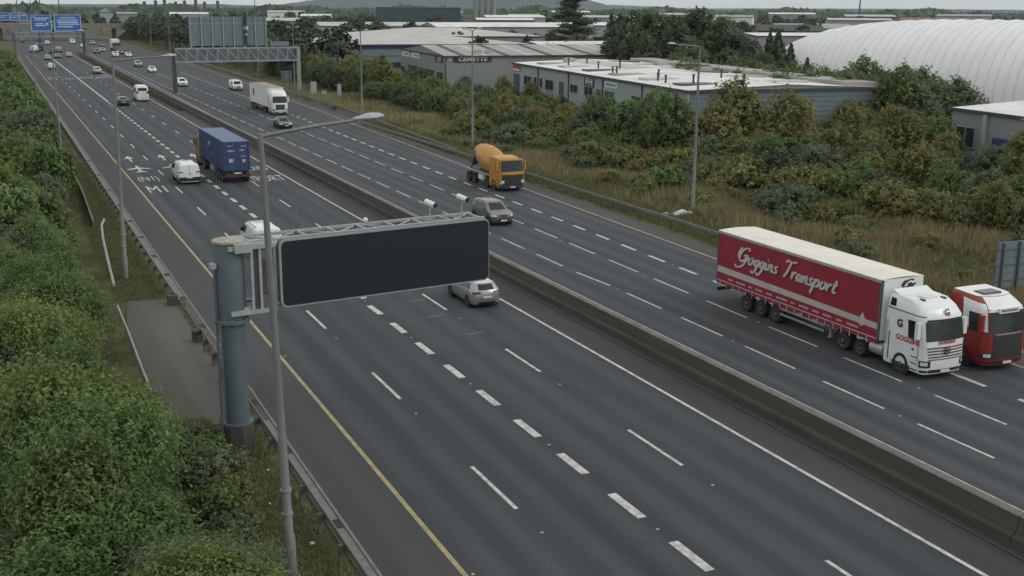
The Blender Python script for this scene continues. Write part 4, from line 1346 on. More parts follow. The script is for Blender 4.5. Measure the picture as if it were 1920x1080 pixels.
# corrugated sides
def corr(sx):
    m = MB()
    pts = []
    yy = C0 + 0.12
    k = 0
    while yy < C1 - 0.12:
        pts.append((yy, 0.0 if k % 4 in (0, 1) else -0.036))
        yy += (0.11 if k % 2 == 0 else 0.06)
        k += 1
    v = []
    for a, d in pts:
        v += [(sx * (1.215 + d), a, 1.32), (sx * (1.215 + d), a, 3.88)]
    m.add(v, [(2 * i, 2 * i + 2, 2 * i + 3, 2 * i + 1) for i in range(len(pts) - 1)])
    return m
ct = cont
for sx in (-1, 1):
    for yy in (C0, C1 - 0.15):
        ct.box(min(sx * 1.06, sx * 1.22), max(sx * 1.06, sx * 1.22), yy, yy + 0.15, 1.22, 3.98)
    ct.box(min(sx * 1.1, sx * 1.22), max(sx * 1.1, sx * 1.22), C0 + 0.15, C1 - 0.15, 1.22, 1.34)
    ct.box(min(sx * 1.1, sx * 1.22), max(sx * 1.1, sx * 1.22), C0 + 0.15, C1 - 0.15, 3.88, 3.98)
ct.box(-1.06, 1.06, C0 + 0.03, C0 + 0.13, 1.22, 1.36)
ct.box(-1.06, 1.06, C0 + 0.03, C0 + 0.13, 3.86, 3.98)
ct.box(-1.2, 1.2, C1 - 0.08, C1 - 0.03, 1.3, 3.95)
ct.box(-1.1, 1.1, C0 + 0.15, C1 - 0.15, 1.2, 1.26)
cobj = ct.build('container', M_BLUE_BOX, t4)
for sx in (-1, 1):
    corr(sx).build('side_panel', M_BLUE_BOX, cobj)
MB().box(-1.1, 1.1, C0 + 0.14, C1 - 0.14, 3.93, 3.975).build('roof', M_BLUE_TOP, cobj)
for sx in (-1, 1):
    a, b = sorted((sx * 0.01, sx * 1.05))
    d = MB().box(a, b, C0 + 0.05, C0 + 0.1, 1.37, 3.85).build('container_door', M_BLUE_BOX, cobj)
for sx in (-0.8, -0.35, 0.35, 0.8):
    MB().tube((sx, C0 + 0.02, 1.3), (sx, C0 + 0.02, 3.92), 0.025).build('locking_bar', M_BLUE_TOP, cobj)
lb = MB()
for (a, b, z0, z1) in ((-0.75, -0.30, 2.0, 2.35), (-0.9, -0.2, 3.05, 3.17), (0.25, 0.7, 3.1, 3.22), (0.3, 0.9, 2.55, 2.62), (-0.9, -0.4, 3.55, 3.62), (0.45, 0.95, 3.5, 3.58), (0.5, 0.85, 2.0, 2.3)):
    MB().box(a, b, C0 + 0.035, C0 + 0.048, z0, z1).build('door_label', M_CURT_STRIPE, cobj)
lb = MB()
for (a, b, z0, z1) in ((-9.2, -8.5, 3.0, 3.3), (-8.4, -7.9, 2.75, 2.95), (-10.4, -10.0, 2.2, 2.35)):
    for sx in (-1, 1):
        MB().box(min(sx * 1.219, sx * 1.226), max(sx * 1.219, sx * 1.226), a, b, z0, z1).build('side_label', M_CURT_STRIPE, cobj)
sm = MB()
sm.box(-0.5, -0.34, C0 + 0.1, -4.5, 0.85, 1.18)
sm.box(0.34, 0.5, C0 + 0.1, -4.5, 0.85, 1.18)
for yy in (-15.9, -12, -8, -5):
    sm.box(-1.15, 1.15, yy, yy + 0.2, 0.98, 1.17)
sm.build('trailer_frame', M_CHASSIS, t4)
MB().box(-1.2, 1.2, C0 - 0.02, C0 + 0.06, 0.62, 0.92).build('light_bar', M_LIGHT_BAR, t4)
MB().box(-0.3, 0.3, C0 - 0.04, C0 - 0.02, 0.95, 1.08).build('rear_number_plate', M_PLATE, t4)
for yy in (-5.2, -12.6, -13.9, -15.2):
    for sx in (-1, 1):
        wheel(t4, sx * 1.04, yy, 0.5, 0.42, sx)
MB().box(-1.2, -0.75, -10.5, -8.6, 0.45, 1.0).build('pallet_box', M_GALV, t4)

# ---------------------------------------------------------------- concrete mixer
t5, cab5, s5 = lorry('orange concrete mixer lorry with slanting drum on the inbound side', 42.9, 95.2, M_ORANGE, 'mixer', name='concrete_mixer', cab_h=3.05)
s5.patch('F', -0.14, 1.14, 1.0, 2.75, 0.02, 12, 6).build('grille', M_BLACK_PL, cab5, True)
s5.patch('F', -0.5, 1.5, 0.05, 0.95, 0.022, 12, 3).build('bumper', M_BLUE_BUMPER, cab5, True)
for sx in (-1, 1):
    MB().box(min(sx * 0.85, sx * 1.15), max(sx * 0.85, sx * 1.15), 0.06, 0.10, 0.82, 1.05).build('head_light_unit', M_LIGHT, cab5)
for v in s5.rings[-1]: pass
mk = MB()
top = s5.rings[-1]
cc = sum(top, Vector()) / len(top)
mk.v = [tuple(p + Vector((0, 0, 0.012))) for p in top] + [tuple(cc + Vector((0, 0, 0.024)))]
mk.f = [(k, (k + 1) % len(top), len(top)) for k in range(len(top))]
mk.m = [0] * len(mk.f)
mk.build('roof_skin', M_ORANGE_LT, cab5)
# drum: axis slants up to the rear
dr = MB()
prof = [(0.30, -3.45), (0.62, -3.0), (0.95, -2.3), (1.16, -1.2), (1.18, -0.4), (1.10, 0.6), (0.85, 1.6), (0.60, 2.35), (0.55, 2.42), (0.48, 2.45)]
dr.lathe([(a, -b) for a, b in prof][::-1], 28, 'y')
drum = dr.build('drum', M_ORANGE, t5, True)
drum.location = (0, -5.35, 2.48)
drum.rotation_euler = (R(-13), 0, 0)
bl = MB()
for w_ in (-1.35, 0.1):
    n = 30
for k in range(36):   # spiral seam on the drum
    pass
hp = MB()
for a0 in (0, math.pi):
    pts = []
    for k in range(40):
        h_ = -2.0 + k * 0.1
        r_ = interp([(-3.45, 0.3), (-3.0, 0.62), (-2.3, 0.95), (-1.2, 1.16), (-0.4, 1.18), (0.6, 1.10), (1.6, 0.85), (2.4, 0.6)], h_) + 0.005
        an = a0 + k * 0.11
        pts.append(Vector((r_ * math.cos(an), -h_, r_ * math.sin(an))))
    hp.path(pts, 0.02, 4)
hp.build('drum_seam', M_ORANGE_LT, drum)
fr = MB()
fr.box(-0.48, -0.33, -8.6, -2.0, 0.85, 1.12)
fr.box(0.33, 0.48, -8.6, -2.0, 0.85, 1.12)
fr.box(-1.1, 1.1, -2.75, -2.55, 1.1, 1.9)
fr.bar((-0.9, -7.9, 1.1), (-0.35, -7.9, 2.7), 0.12, 0.12)
fr.bar((0.9, -7.9, 1.1), (0.35, -7.9, 2.7), 0.12, 0.12)
fr.build('mixer_frame', M_CHASSIS, t5)
for sx in (-1, 1):
    MB().box(min(sx * 1.05, sx * 1.25), max(sx * 1.05, sx * 1.25), -8.3, -2.4, 1.18, 1.28).build('running_board', M_STEEL_LT, t5)
    MB().box(min(sx * 0.95, sx * 1.2), max(sx * 0.95, sx * 1.2), -5.3, -4.1, 0.6, 1.05).build('side_box', M_WHITE_DULL, t5)
hpz = MB()
hpz.add([(-0.45, -7.75, 3.75), (0.45, -7.75, 3.75), (0.45, -8.35, 3.85), (-0.45, -8.35, 3.85), (-0.25, -7.85, 3.2), (0.25, -7.85, 3.2), (0.25, -8.1, 3.2), (-0.25, -8.1, 3.2)], [(0, 1, 5, 4), (1, 2, 6, 5), (2, 3, 7, 6), (3, 0, 4, 7), (4, 5, 6, 7)])
hpz.build('hopper', M_CHASSIS, t5)
MB().add([(-0.3, -8.2, 2.6), (0.3, -8.2, 2.6), (0.22, -9.0, 1.5), (-0.22, -9.0, 1.5), (-0.3, -8.2, 2.45), (0.3, -8.2, 2.45), (0.22, -9.0, 1.35), (-0.22, -9.0, 1.35)], [(0, 1, 2, 3), (7, 6, 5, 4), (0, 4, 5, 1), (1, 5, 6, 2), (2, 6, 7, 3), (3, 7, 4, 0)]).build('chute', M_CHASSIS, t5)
ld = MB()
for xx in (1.1,):
    for dy in (-2.60, -2.30):
        ld.tube((xx + 0.1, dy, 1.2), (xx + 0.05, dy, 2.9), 0.025, n=6)
    for k in range(6):
        ld.tube((xx + 0.09, -2.60, 1.4 + k * 0.27), (xx + 0.09, -2.30, 1.4 + k * 0.27), 0.018, n=6)
ld.build('ladder', M_STEEL_LT, t5)
wt_ = MB().lathe([(0.28, -0.6), (0.3, -0.55), (0.3, 0.55), (0.28, 0.6)], 14, 'x', (0, -2.65, 2.15))
wt_.build('water_tank', M_ORANGE_LT, t5, True)
for yy in (-3.2, -6.3, -7.65):
    for sx in (-1, 1):
        wheel(t5, sx * 1.04, yy, 0.5, 0.42 if yy < -5 else 0.34, sx, M_RIM_DARK)

# ---------------------------------------------------------------- cars and vans
car('hatch', 'silver hatchback with pale glass roof just below the display board', 24.4, 59.6, 1, M_SILVER, roof=M_WHITE_DULL)
car('van', 'white panel van beside the blue container lorry', 16.4, 112.9, 1, M_WHITE, 'van')
car('van', 'white van half hidden behind the top of the display board', 16.15, 78.3, 1, M_WHITE, 'van')
car('suv', 'silver sport utility car with dark glass behind the sign cameras', 35.3, 82.2, -1, M_DARK_SILVER)
car('saloon', 'dark grey saloon car following the white lorry, under the lamp arm', 36.6, 159.0, -1, M_GREY_CAR)
car('saloon', 'dark grey green saloon car beside the white minibus', 20.15, 204.5, 1, M_TEAL_CAR)
car('minibus', 'white minibus with swirl emblem on its rear', 24.15, 213.6, 1, M_WHITE, 'minibus')
car('suv', 'small white car just right of the gantry leg', 36.4, 248.0, -1, M_WHITE)
car('van', 'white van in the slow lane left of the white lorry', 44.8, 233.8, -1, M_WHITE, 'van')
G = 'distant traffic on the motorway'
def far_car(kind, label, x, y, d, paint, cat='car', sc=1.0):
    car(kind, label, x, y, d, paint, cat, G, near=False, scale=sc)
far_car('suv', 'pale beige car on the outbound inner lane above the road lettering', 24.1, 300.0, 1, M_PINK_CAR)
far_car('hatch', 'white hatchback on the inbound side left of the gantry leg', 37.4, 302.8, -1, M_WHITE)
far_car('suv', 'white topped dark car left of the gantry truss', 37.2, 330.0, -1, M_SILVER)
far_car('van', 'pale car nearest on the outbound slow lanes before the blue signs', 15.0, 323.0, 1, M_WHITE, 'van', 0.85)
far_car('hatch', 'grey car beyond the pale van on the outbound slow lane', 16.6, 378.0, 1, M_SILVER)
far_car('saloon', 'light green grey car beside the median on the outbound side', 20.2, 392.0, 1, M_SILVER)
far_car('hatch', 'cream car hugging the median on the outbound side', 23.9, 398.5, 1, M_PINK_CAR)
far_car('van', 'white high van on the outbound slow lane below the blue signs', 15.2, 437.0, 1, M_WHITE, 'van', 1.25)
far_car('van', 'dark van directly beside the white high van', 17.4, 452.0, 1, M_BLUE_CAR, 'van', 1.3)
far_car('suv', 'small dark car in the outbound middle lane below the blue signs', 20.6, 426.0, 1, M_TEAL_CAR)
far_car('van', 'grey van on the outbound inner lane near the far lamp', 23.0, 435.0, 1, M_SILVER, 'van')
far_car('suv', 'white car farthest along the outbound inner lane', 23.2, 520.0, 1, M_WHITE)
far_car('hatch', 'dark hatchback far out on the outbound slow lane', 14.6, 551.0, 1, M_GREY_CAR)
far_car('hatch', 'white car leading the inbound cluster on the right', 41.6, 393.6, -1, M_WHITE)
far_car('saloon', 'dark car just behind the leading inbound white car', 41.4, 415.5, -1, M_GREY_CAR)
far_car('suv', 'white car beside the far lorry front on the inbound side', 37.8, 394.8, -1, M_WHITE)
far_car('suv', 'green grey car in the inbound inner lane of the cluster', 34.4, 421.8, -1, M_TEAL_CAR)
far_car('hatch', 'silver car behind the green grey inbound car', 37.8, 440.0, -1, M_SILVER)
far_car('saloon', 'white car crossing behind the dark median sign post', 34.6, 485.0, -1, M_WHITE)
far_car('hatch', 'dark car near the guard rail behind the far lorry', 42.0, 489.0, -1, M_BLACK_CAR)
far_car('suv', 'silver car far behind in the inbound middle lane', 40.5, 515.0, -1, M_SILVER)
far_car('van', 'white van far behind beside the median', 33.8, 531.0, -1, M_WHITE, 'van')
far_car('hatch', 'blue car last in the inbound middle lane', 38.3, 545.0, -1, M_BLUE_CAR)
t6, cab6, s6 = lorry('small looking white high lorry far off in the inbound slow lane', 42.9, 441.5, M_BRICK_FAR, 'box', name='lorry', cab_h=2.9, detail=False)
tb6 = MB().box(-1.27, 1.27, -11.0, -2.6, 1.05, 4.1).build('box_body', M_WHITE, t6)
for yy in (-5.2, -9.0):
    for sx in (-1, 1):
        wheel(t6, sx * 1.04, yy, 0.5, 0.4, sx)
t6['group'] = G
# ================================================================ ROADSIDE STRUCTURES
# ---------------------------------------------------------------- cantilever gantry with the blank display board
GA = thing('sign_gantry', 'cantilever gantry with large blank dark display board over the outbound lanes', 'gantry', (7.5, 42.2, 0), R(7.9))
MB().lathe([(0.62, -0.3), (0.62, 0.9), (0.57, 0.95)], 8, 'z').build('plinth', M_CONC_DARK, GA)
c = MB()
c.lathe([(0.60, 0.95), (0.60, 1.02), (0.47, 1.03), (0.47, 4.95)], 28)
c.build('lower_column', M_GREEN_STEEL, GA, True)
c = MB().lathe([(0.545, 5.12), (0.545, 7.98), (0.53, 8.02)], 28)
col_up = c.build('upper_column', M_GREEN_STEEL, GA, True)
MB().lathe([(0.60, 8.02), (0.60, 8.10), (0.55, 8.13)], 28).build('column_cap', M_CAP, GA, True)
MB().lathe([(0.62, 4.95), (0.66, 4.98), (0.66, 5.09), (0.62, 5.12)], 28).build('flange', M_GREEN_STEEL, GA, True)
bolts = MB()
for k in range(12):
    a = 2 * math.pi * k / 12
    bolts.tube((0.60 * math.cos(a), 0.60 * math.sin(a), 5.10), (0.60 * math.cos(a), 0.60 * math.sin(a), 5.17), 0.03, n=6)
tag(bolts.build('flange_bolts', M_CHASSIS, GA), kind='stuff')
cb = MB().path([Vector((-0.62, -0.1, 0.2)), Vector((-0.62, -0.1, 6.9)), Vector((-0.55, -0.1, 7.1))], 0.05, 8)
cb.tube((-0.56, -0.35, 0.95), (-0.56, -0.35, 5.0), 0.03)
cb.build('cable_duct', M_GREEN_STEEL, GA)
MB().box(-0.75, -0.55, -0.22, 0.1, 7.1, 7.28).build('junction_box', M_STEEL_LT, GA)
# arm: four chords with lacing
YF, YB, Z0, Z1 = -0.42, 0.72, 5.50, 8.02
for nm, y_, z_ in (('front_top', YF, Z1), ('back_top', YB, Z1), ('front_low', YF, Z0), ('back_low', YB, Z0)):
    MB().box(0.35, 10.75, y_ - 0.055, y_ + 0.055, z_ - 0.055, z_ + 0.055).build('chord', M_STEEL_LT, GA)
xsb = [0.7, 1.7, 2.95, 4.2, 5.45, 6.7, 7.95, 9.2, 10.6]
for i, xx in enumerate(xsb):
    MB().bar((xx, YF, Z1), (xx, YB, Z1), 0.08, 0.08).build('cross_strut', M_STEEL_LT, GA)
    MB().bar((xx, YB, Z0), (xx, YB, Z1), 0.08, 0.08).build('upright', M_STEEL_LT, GA)
    if i + 1 < len(xsb):
        a, b = (YF, YB) if i % 2 else (YB, YF)
        MB().bar((xx, a, Z1), (xsb[i + 1], b, Z1), 0.06, 0.06).build('diagonal', M_STEEL_LT, GA)
        MB().bar((xx, YB, Z0 if i % 2 else Z1), (xsb[i + 1], YB, Z1 if i % 2 else Z0), 0.06, 0.06).build('diagonal', M_STEEL_LT, GA)
# brackets on the column and the framed bay beside it
for z_ in (5.40, 7.86):
    MB().box(-0.2, 1.55, -0.66, -0.46, z_ - 0.08, z_ + 0.08).build('column_bracket', M_STEEL_LT, GA)
MB().box(0.0, 0.66, -0.75, -0.50, 7.70, 8.02).build('head_bracket', M_STEEL_LT, GA)
for xx in (0.66, 0.98, 1.55):
    MB().box(xx - 0.05, xx + 0.05, -0.62, -0.5, 5.45, 7.95).build('bay_post', M_STEEL_LT, GA)
MB().box(0.72, 0.92, -0.56, -0.50, 5.5, 7.8).build('cable_tray', M_CHASSIS, GA)
MB().box(1.05, 1.50, -0.56, -0.50, 6.0, 7.35).build('access_panel', M_RUSTY, GA)
MB().box(1.05, 1.50, -0.57, -0.51, 5.52, 5.96).build('access_panel', M_GREEN_STEEL, GA)
MB().box(1.05, 1.50, -0.57, -0.51, 7.40, 7.8).build('access_panel', M_GREEN_STEEL, GA)
# the board: case, rounded face and pale frame
def rrect(x0, x1, z0, z1, r, n=6):
    out = []
    for cx, cz, a0 in ((x1 - r, z1 - r, 0), (x0 + r, z1 - r, 90), (x0 + r, z0 + r, 180), (x1 - r, z0 + r, 270)):
        for k in range(n + 1):
            a = R(a0 + 90 * k / n)
            out.append((cx + r * math.cos(a), cz + r * math.sin(a)))
    return out
BX0, BX1, BZ0, BZ1 = 1.66, 10.74, 5.48, 8.04
brd = MB().prism(rrect(BX0, BX1, BZ0, BZ1, 0.24), -0.80, -0.50).build('board_case', M_GREEN_STEEL, GA)
outer, inner = rrect(BX0 - 0.02, BX1 + 0.0, BZ0 - 0.02, BZ1 + 0.02, 0.26), rrect(BX0 + 0.06, BX1 - 0.02, BZ0 + 0.02, BZ1 - 0.05, 0.22)
fm = MB()
n = len(outer)
for ring, yy in ((outer, -0.80), (outer, -0.86), (inner, -0.86), (inner, -0.82)):
    fm.v += [(x_, yy, z_) for x_, z_ in ring]
for j in range(3):
    for k in range(n):
        fm.f.append((j * n + k, j * n + (k + 1) % n, (j + 1) * n + (k + 1) % n, (j + 1) * n + k))
fm.m = [0] * len(fm.f)
fm.build('board_frame', M_SIGN_FRAME, brd)
MB().prism(rrect(BX0 + 0.05, BX1 - 0.015, BZ0 + 0.015, BZ1 - 0.04, 0.22), -0.835, -0.80).build('display_face', M_SIGN_BLACK, brd)
MB().box(4.9, 5.15, -0.84, -0.70, BZ0 - 0.10, BZ0 - 0.02).build('sensor', M_WHITE_DULL, brd)
# enforcement cameras on short poles
for xx, hz in ((8.55, 0.62), (10.05, 0.72)):
    p = MB().tube((xx, 0.2, Z1), (xx, 0.2, Z1 + hz), 0.03, n=8).build('camera_pole', M_STEEL_LT, GA)
    cmr = MB()
    a, b = Vector((xx - 0.10, 0.36, Z1 + hz + 0.14)), Vector((xx + 0.08, -0.08, Z1 + hz + 0.02))
    cmr.tube(a, b, 0.11, 0.11, 14)
    cam_o = cmr.build('camera_housing', M_WHITE, GA, True)
    d = (b - a).normalized()
    MB().tube(b, b + d * 0.06, 0.115, 0.10, 14).build('lens_hood', M_BLACK_PL, cam_o, True)
for xx in (5.9,):
    MB().lathe([(0.02, 8.07), (0.09, 8.12), (0.11, 8.2), (0.05, 8.28)], 10, 'z', (xx, YB, 0)).build('small_antenna', M_WHITE_DULL, GA)

# ---------------------------------------------------------------- portal gantry with the back of a large sign
PG = thing('portal_gantry', 'grey lattice portal gantry carrying a large sign seen from behind', 'gantry', (31.7, 224.2, 0), R(4.0))
LW = 24.0
for xx, m_ in ((0, M_CHASSIS), (LW, M_GANTRY)):
    MB().box(xx - 0.32, xx + 0.32, -0.35, 0.35, -0.2, 8.62).build('leg', m_, PG)
    MB().box(xx - 0.6, xx + 0.6, -0.6, 0.6, -0.2, 0.35).build('footing', M_CONC, PG)
for z_ in (6.05, 8.45):
    for y_ in (-0.45, 0.45):
        MB().box(0.2, LW - 0.2, y_ - 0.12, y_ + 0.12, z_ - 0.14, z_ + 0.14).build('chord', M_GANTRY, PG)
nb = 12
for i in range(nb + 1):
    xx = 0.35 + (LW - 0.7) * i / nb
    MB().bar((xx, -0.45, 6.1), (xx, -0.45, 8.4), 0.16, 0.16).build('upright', M_GANTRY, PG)
    if i < nb:
        x2 = 0.35 + (LW - 0.7) * (i + 1) / nb
        MB().bar((xx, -0.45, 8.4), (x2, -0.45, 6.1), 0.16, 0.16).build('diagonal', M_GANTRY, PG)
MB().box(0.3, LW - 0.3, 0.4, 0.44, 6.2, 8.3).build('walkway_screen', M_ALU_BACK, PG)
SX0, SX1, SZ0, SZ1 = 3.2, 18.1, 8.95, 14.3
sg = MB().box(SX0, SX1, 0.62, 0.66, SZ0, SZ1).build('sign_face', M_BLUE_SIGN, PG)
npl = 12
for k in range(npl):
    z0 = SZ0 + (SZ1 - SZ0) * k / npl
    z1 = SZ0 + (SZ1 - SZ0) * (k + 1) / npl - 0.05
    MB().box(SX0, SX1, 0.50, 0.61, z0, z1).build('plank', M_ALU_BACK, sg)
for k in range(8):
    xx = SX0 + 0.25 + (SX1 - SX0 - 0.5) * k / 7
    MB().box(xx - 0.09, xx + 0.09, 0.30, 0.49, 8.3, SZ1 + 0.05).build('sign_post', M_ALU_RIB, sg)
MB().box(SX0, SX1, 0.44, 0.495, SZ1 - 1.25, SZ1 - 1.13).build('sign_rail', M_ALU_RIB, sg)
MB().box(18.6, 22.3, 0.2, 0.3, 8.75, 9.65).build('small_sign', M_ALU_BACK, PG)
pan = MB()
pan.tube((13.95, 0.1, 12.2), (13.95, 0.35, 12.2), 0.42, n=14)
pan.tube((13.95, 0.1, 11.0), (13.95, 0.35, 11.0), 0.25, n=12)
pan.build('aerial_dish', M_WHITE, PG)
MB().box(13.6, 14.1, 0.1, 0.34, 9.0, SZ1 + 0.9).build('aerial_mast', M_BLACK_PL, PG)

# ---------------------------------------------------------------- small roadside sign backs and cabinets on the right verge
def sign_back(label, x0, x1, y, z0, z1, rows=6, posts=(0.2, 0.8), name='road_sign'):
    t = thing(name, label, 'road sign', ((x0 + x1) / 2, y, 0))
    w = x1 - x0
    for k in range(rows):
        a = z0 + (z1 - z0) * k / rows
        MB().box(-w / 2, w / 2, -0.03, 0.03, a, a + (z1 - z0) / rows - 0.02).build('panel', M_ALU_BACK, t)
    for q in posts:
        MB().box(-w / 2 + q * w - 0.06, -w / 2 + q * w + 0.06, -0.16, -0.035, -0.3, z1 - 0.02).build('post', M_GREEN_STEEL, t)
    for k in range(3):
        zz = z0 + (z1 - z0) * (k + 0.5) / 3
        MB().box(-w / 2, w / 2, -0.075, -0.035, zz - 0.04, zz + 0.04).build('stiffener', M_GREEN_STEEL, t)
    MB().box(-w / 2, w / 2, 0.031, 0.045, z0, z1).build('sign_face', M_BLUE_SIGN, t)
    return t
sign_back('grey ribbed back of a large sign at the right edge behind the red cab', 51.9, 55.8, 47.3, 0.8, 3.55, 6, (0.1, 0.42, 0.85))
sign_back('small grey sign back standing left of the gantry leg', 54.2, 56.4, 235.0, 0.9, 3.5, 5)
for lb_, x, y, w, h in (('tall pale cabinet beside the slip rail', 55.0, 212.5, 1.0, 2.6), ('slim pale pillar cabinet at the hedge beside the slip rail', 58.5, 207.5, 0.6, 2.4), ('low grey cabinet next to the tall cabinet', 56.2, 209.5, 0.9, 1.1)):
    t = thing('roadside_cabinet', lb_, 'cabinet', (x, y, 0))
    MB().box(-w / 2, w / 2, -0.3, 0.3, 0.1, h).build('case', M_STEEL_LT, t)
    MB().box(-w / 2 - 0.03, w / 2 + 0.03, -0.33, 0.33, h, h + 0.06).build('lid', M_GALV, t)
    MB().box(-w / 2 - 0.1, w / 2 + 0.1, -0.4, 0.4, -0.2, 0.1).build('base', M_CONC, t)

# ---------------------------------------------------------------- blue direction sign gantry far off
def blue_gantry(label, y, xl, xr, signs, ztruss):
    t = thing('sign_gantry', label, 'gantry', (xl, y, 0))
    for xx in (0, xr - xl):
        MB().box(xx - 0.4, xx + 0.4, -0.35, 0.35, -0.2, ztruss + 0.6).build('leg', M_CHASSIS, t)
    for z_ in (ztruss - 0.7, ztruss + 0.5):
        MB().box(0, xr - xl, -0.2, 0.2, z_ - 0.12, z_ + 0.12).build('beam', M_GANTRY, t)
    k = 0.5
    while k < xr - xl - 1:
        MB().bar((k, 0, ztruss - 0.6), (k + 1.2, 0, ztruss + 0.4), 0.14, 0.14).build('diagonal', M_GANTRY, t)
        k += 1.2
    for x0, x1, z0, z1, rows in signs:
        s_ = MB().box(x0 - xl, x1 - xl, -0.62, -0.5, z0, z1).build('sign_panel', M_BLUE_SIGN, t)
        b = MB()
        for (a0, a1, c0, c1) in ((x0 - xl - 0.08, x1 - xl + 0.08, z0 - 0.16, z0), (x0 - xl - 0.08, x1 - xl + 0.08, z1, z1 + 0.12), (x0 - xl - 0.16, x0 - xl, z0, z1), (x1 - xl, x1 - xl + 0.16, z0, z1)):
            b.box(a0, a1, -0.66, -0.5, c0, c1)
        b.build('border', M_SIGN_MARK, s_)
        q = MB()
        for (ra, rb, rc, rd) in rows:   # lines of lettering, too far away to read
            xx = x0 - xl + ra * (x1 - x0)
            xe = x0 - xl + rb * (x1 - x0)
            while xx < xe:
                l_ = rng.uniform(0.25, 0.5)
                q.box(xx, min(xx + l_, xe), -0.66, -0.63, z0 + rc * (z1 - z0), z0 + rd * (z1 - z0))
                xx += l_ + 0.12
        if q.v: q.build('lettering', M_SIGN_MARK, s_)
    return t
blue_gantry('twin blue direction signs on the gantry above the distant outbound lanes', 400, 8.2, 28.9,
            [(13.8, 19.5, 8.1, 12.9, [(0.18, 0.9, 0.78, 0.86), (0.18, 0.8, 0.66, 0.73), (0.2, 0.6, 0.42, 0.5), (0.2, 0.7, 0.3, 0.38), (0.72, 0.86, 0.36, 0.5)]),
             (20.7, 28.3, 8.1, 12.95, [(0.2, 0.8, 0.8, 0.87), (0.08, 0.9, 0.66, 0.72), (0.1, 0.9, 0.5, 0.6), (0.15, 0.95, 0.38, 0.45), (0.1, 0.7, 0.22, 0.3)])], 7.0)
blue_gantry('row of blue direction signs further off at the left edge', 520, 2.0, 20.5,
            [(3.5, 9.8, 9.9, 12.6, [(0.1, 0.9, 0.6, 0.7), (0.1, 0.8, 0.35, 0.45)]), (10.3, 13.4, 9.9, 12.6, [(0.1, 0.9, 0.6, 0.7), (0.1, 0.8, 0.35, 0.45)]), (13.7, 16.5, 9.9, 12.6, [(0.1, 0.9, 0.6, 0.7)])], 9.2)

# overbridge across the motorway
br = thing('overbridge', 'concrete road bridge crossing over the far end of the motorway', 'bridge', (30, 585, 0))
MB().box(-70, 90, -5, 5, 5.4, 6.6).build('deck', M_CONC_DARK, br)
MB().box(-70, 90, -5.3, -5.05, 5.3, 7.5).build('parapet', M_CONC, br)
MB().box(-70, 90, 5.05, 5.3, 5.3, 7.5).build('parapet', M_CONC, br)
for xx in (-23, -1.3, 26):
    MB().box(xx - 0.6, xx + 0.6, -4, 4, -0.3, 5.39).build('pier', M_CONC_DARK, br)
MB().add([(-70, -6, 0), (-26, -6, 0), (-32, -6, 5.3), (-70, -6, 5.3), (-70, 6, 0), (-26, 6, 0), (-32, 6, 5.3), (-70, 6, 5.3)], [(0, 1, 2, 3), (7, 6, 5, 4), (1, 5, 6, 2), (3, 2, 6, 7)]).build('embankment', M_GROUND, br)
MB().add([(90, -6, 0), (27, -6, 0), (34, -6, 5.3), (90, -6, 5.3), (90, 6, 0), (27, 6, 0), (34, 6, 5.3), (90, 6, 5.3)], [(3, 2, 1, 0), (4, 5, 6, 7), (2, 6, 5, 1), (7, 6, 2, 3)]).build('embankment', M_GROUND, br)

# ---------------------------------------------------------------- street lamps
def lamp_parts(h, arm, double=False):
    P = {}
    c = MB().lathe([(0.17, -0.3), (0.17, 1.3), (0.135, 1.35), (0.115, h * 0.5), (0.075, h - 0.1), (0.075, h + 0.02)], 14)
    P['column'] = (c.mesh('column', M_LAMP, True), None)
    P['band'] = (MB().lathe([(0.165, 2.0), (0.165, 2.06)], 14).lathe([(0.165, 2.75), (0.165, 2.81)], 14).mesh('band', M_GALV, True), None)
    for sx in ((1, -1) if double else (1,)):
        a = MB().tube((0, 0, h - 0.06), (sx * arm * 0.5, 0, h + 0.10), 0.055, 0.05, 10)
        a.tube((sx * arm * 0.5, 0, h + 0.10), (sx * arm, 0, h + 0.20), 0.05, 0.045, 10)
        P['arm%d' % sx] = (a.mesh('arm', M_LAMP, True), None)
        hd = MB()
        prof = [(0.02, 0.0), (0.07, 0.03), (0.10, 0.2), (0.17, 0.42), (0.175, 0.6), (0.13, 0.82), (0.05, 0.93), (0.01, 0.95)]
        hd.lathe(prof, 14, 'x')
        hd.v = [(sx * (arm - 0.1 + x_), y_ * 1.0, h + 0.23 + (z_ * 0.75 if z_ > 0 else z_ * 0.5) + x_ * 0.04) for x_, y_, z_ in hd.v]
        if sx < 0: hd.f = [tuple(reversed(f)) for f in hd.f]
        P['head%d' % sx] = (hd.mesh('lamp_head', M_LAMPHEAD, True), 'lens%d' % sx)
        ln = MB().lathe([(0.02, 0.32), (0.11, 0.42), (0.12, 0.6), (0.03, 0.8)], 12, 'x')
        ln.v = [(sx * (arm - 0.1 + x_), y_, h + 0.17 + (z_ * 0.4) + x_ * 0.04) for x_, y_, z_ in ln.v]
        P['lens%d' % sx] = (ln.mesh('lens', M_LAMPGLASS, True), 'sub')
    return P
_lp = {}
def lamp(label, x, y, h=13.2, arm=2.9, rot=0.0, double=False, group='motorway street lamps', z=0):
    key = (h, arm, double)
    if key not in _lp: _lp[key] = lamp_parts(h, arm, double)
    P = _lp[key]
    t = thing('street_lamp', label, 'street lamp', (x, y, z), rot, group)
    for k, (me, sub) in P.items():
        if sub == 'sub': continue
        o = link(me.name.split('.')[0], me, t)
        if sub: link('lens', P[sub][0], o)
    return t
lamp('tall grey street lamp nearest the camera, crossing in front of the display board', 6.88, 31.1, 13.15, 2.75, R(4)).rotation_euler = (0, R(-1.5), R(4))
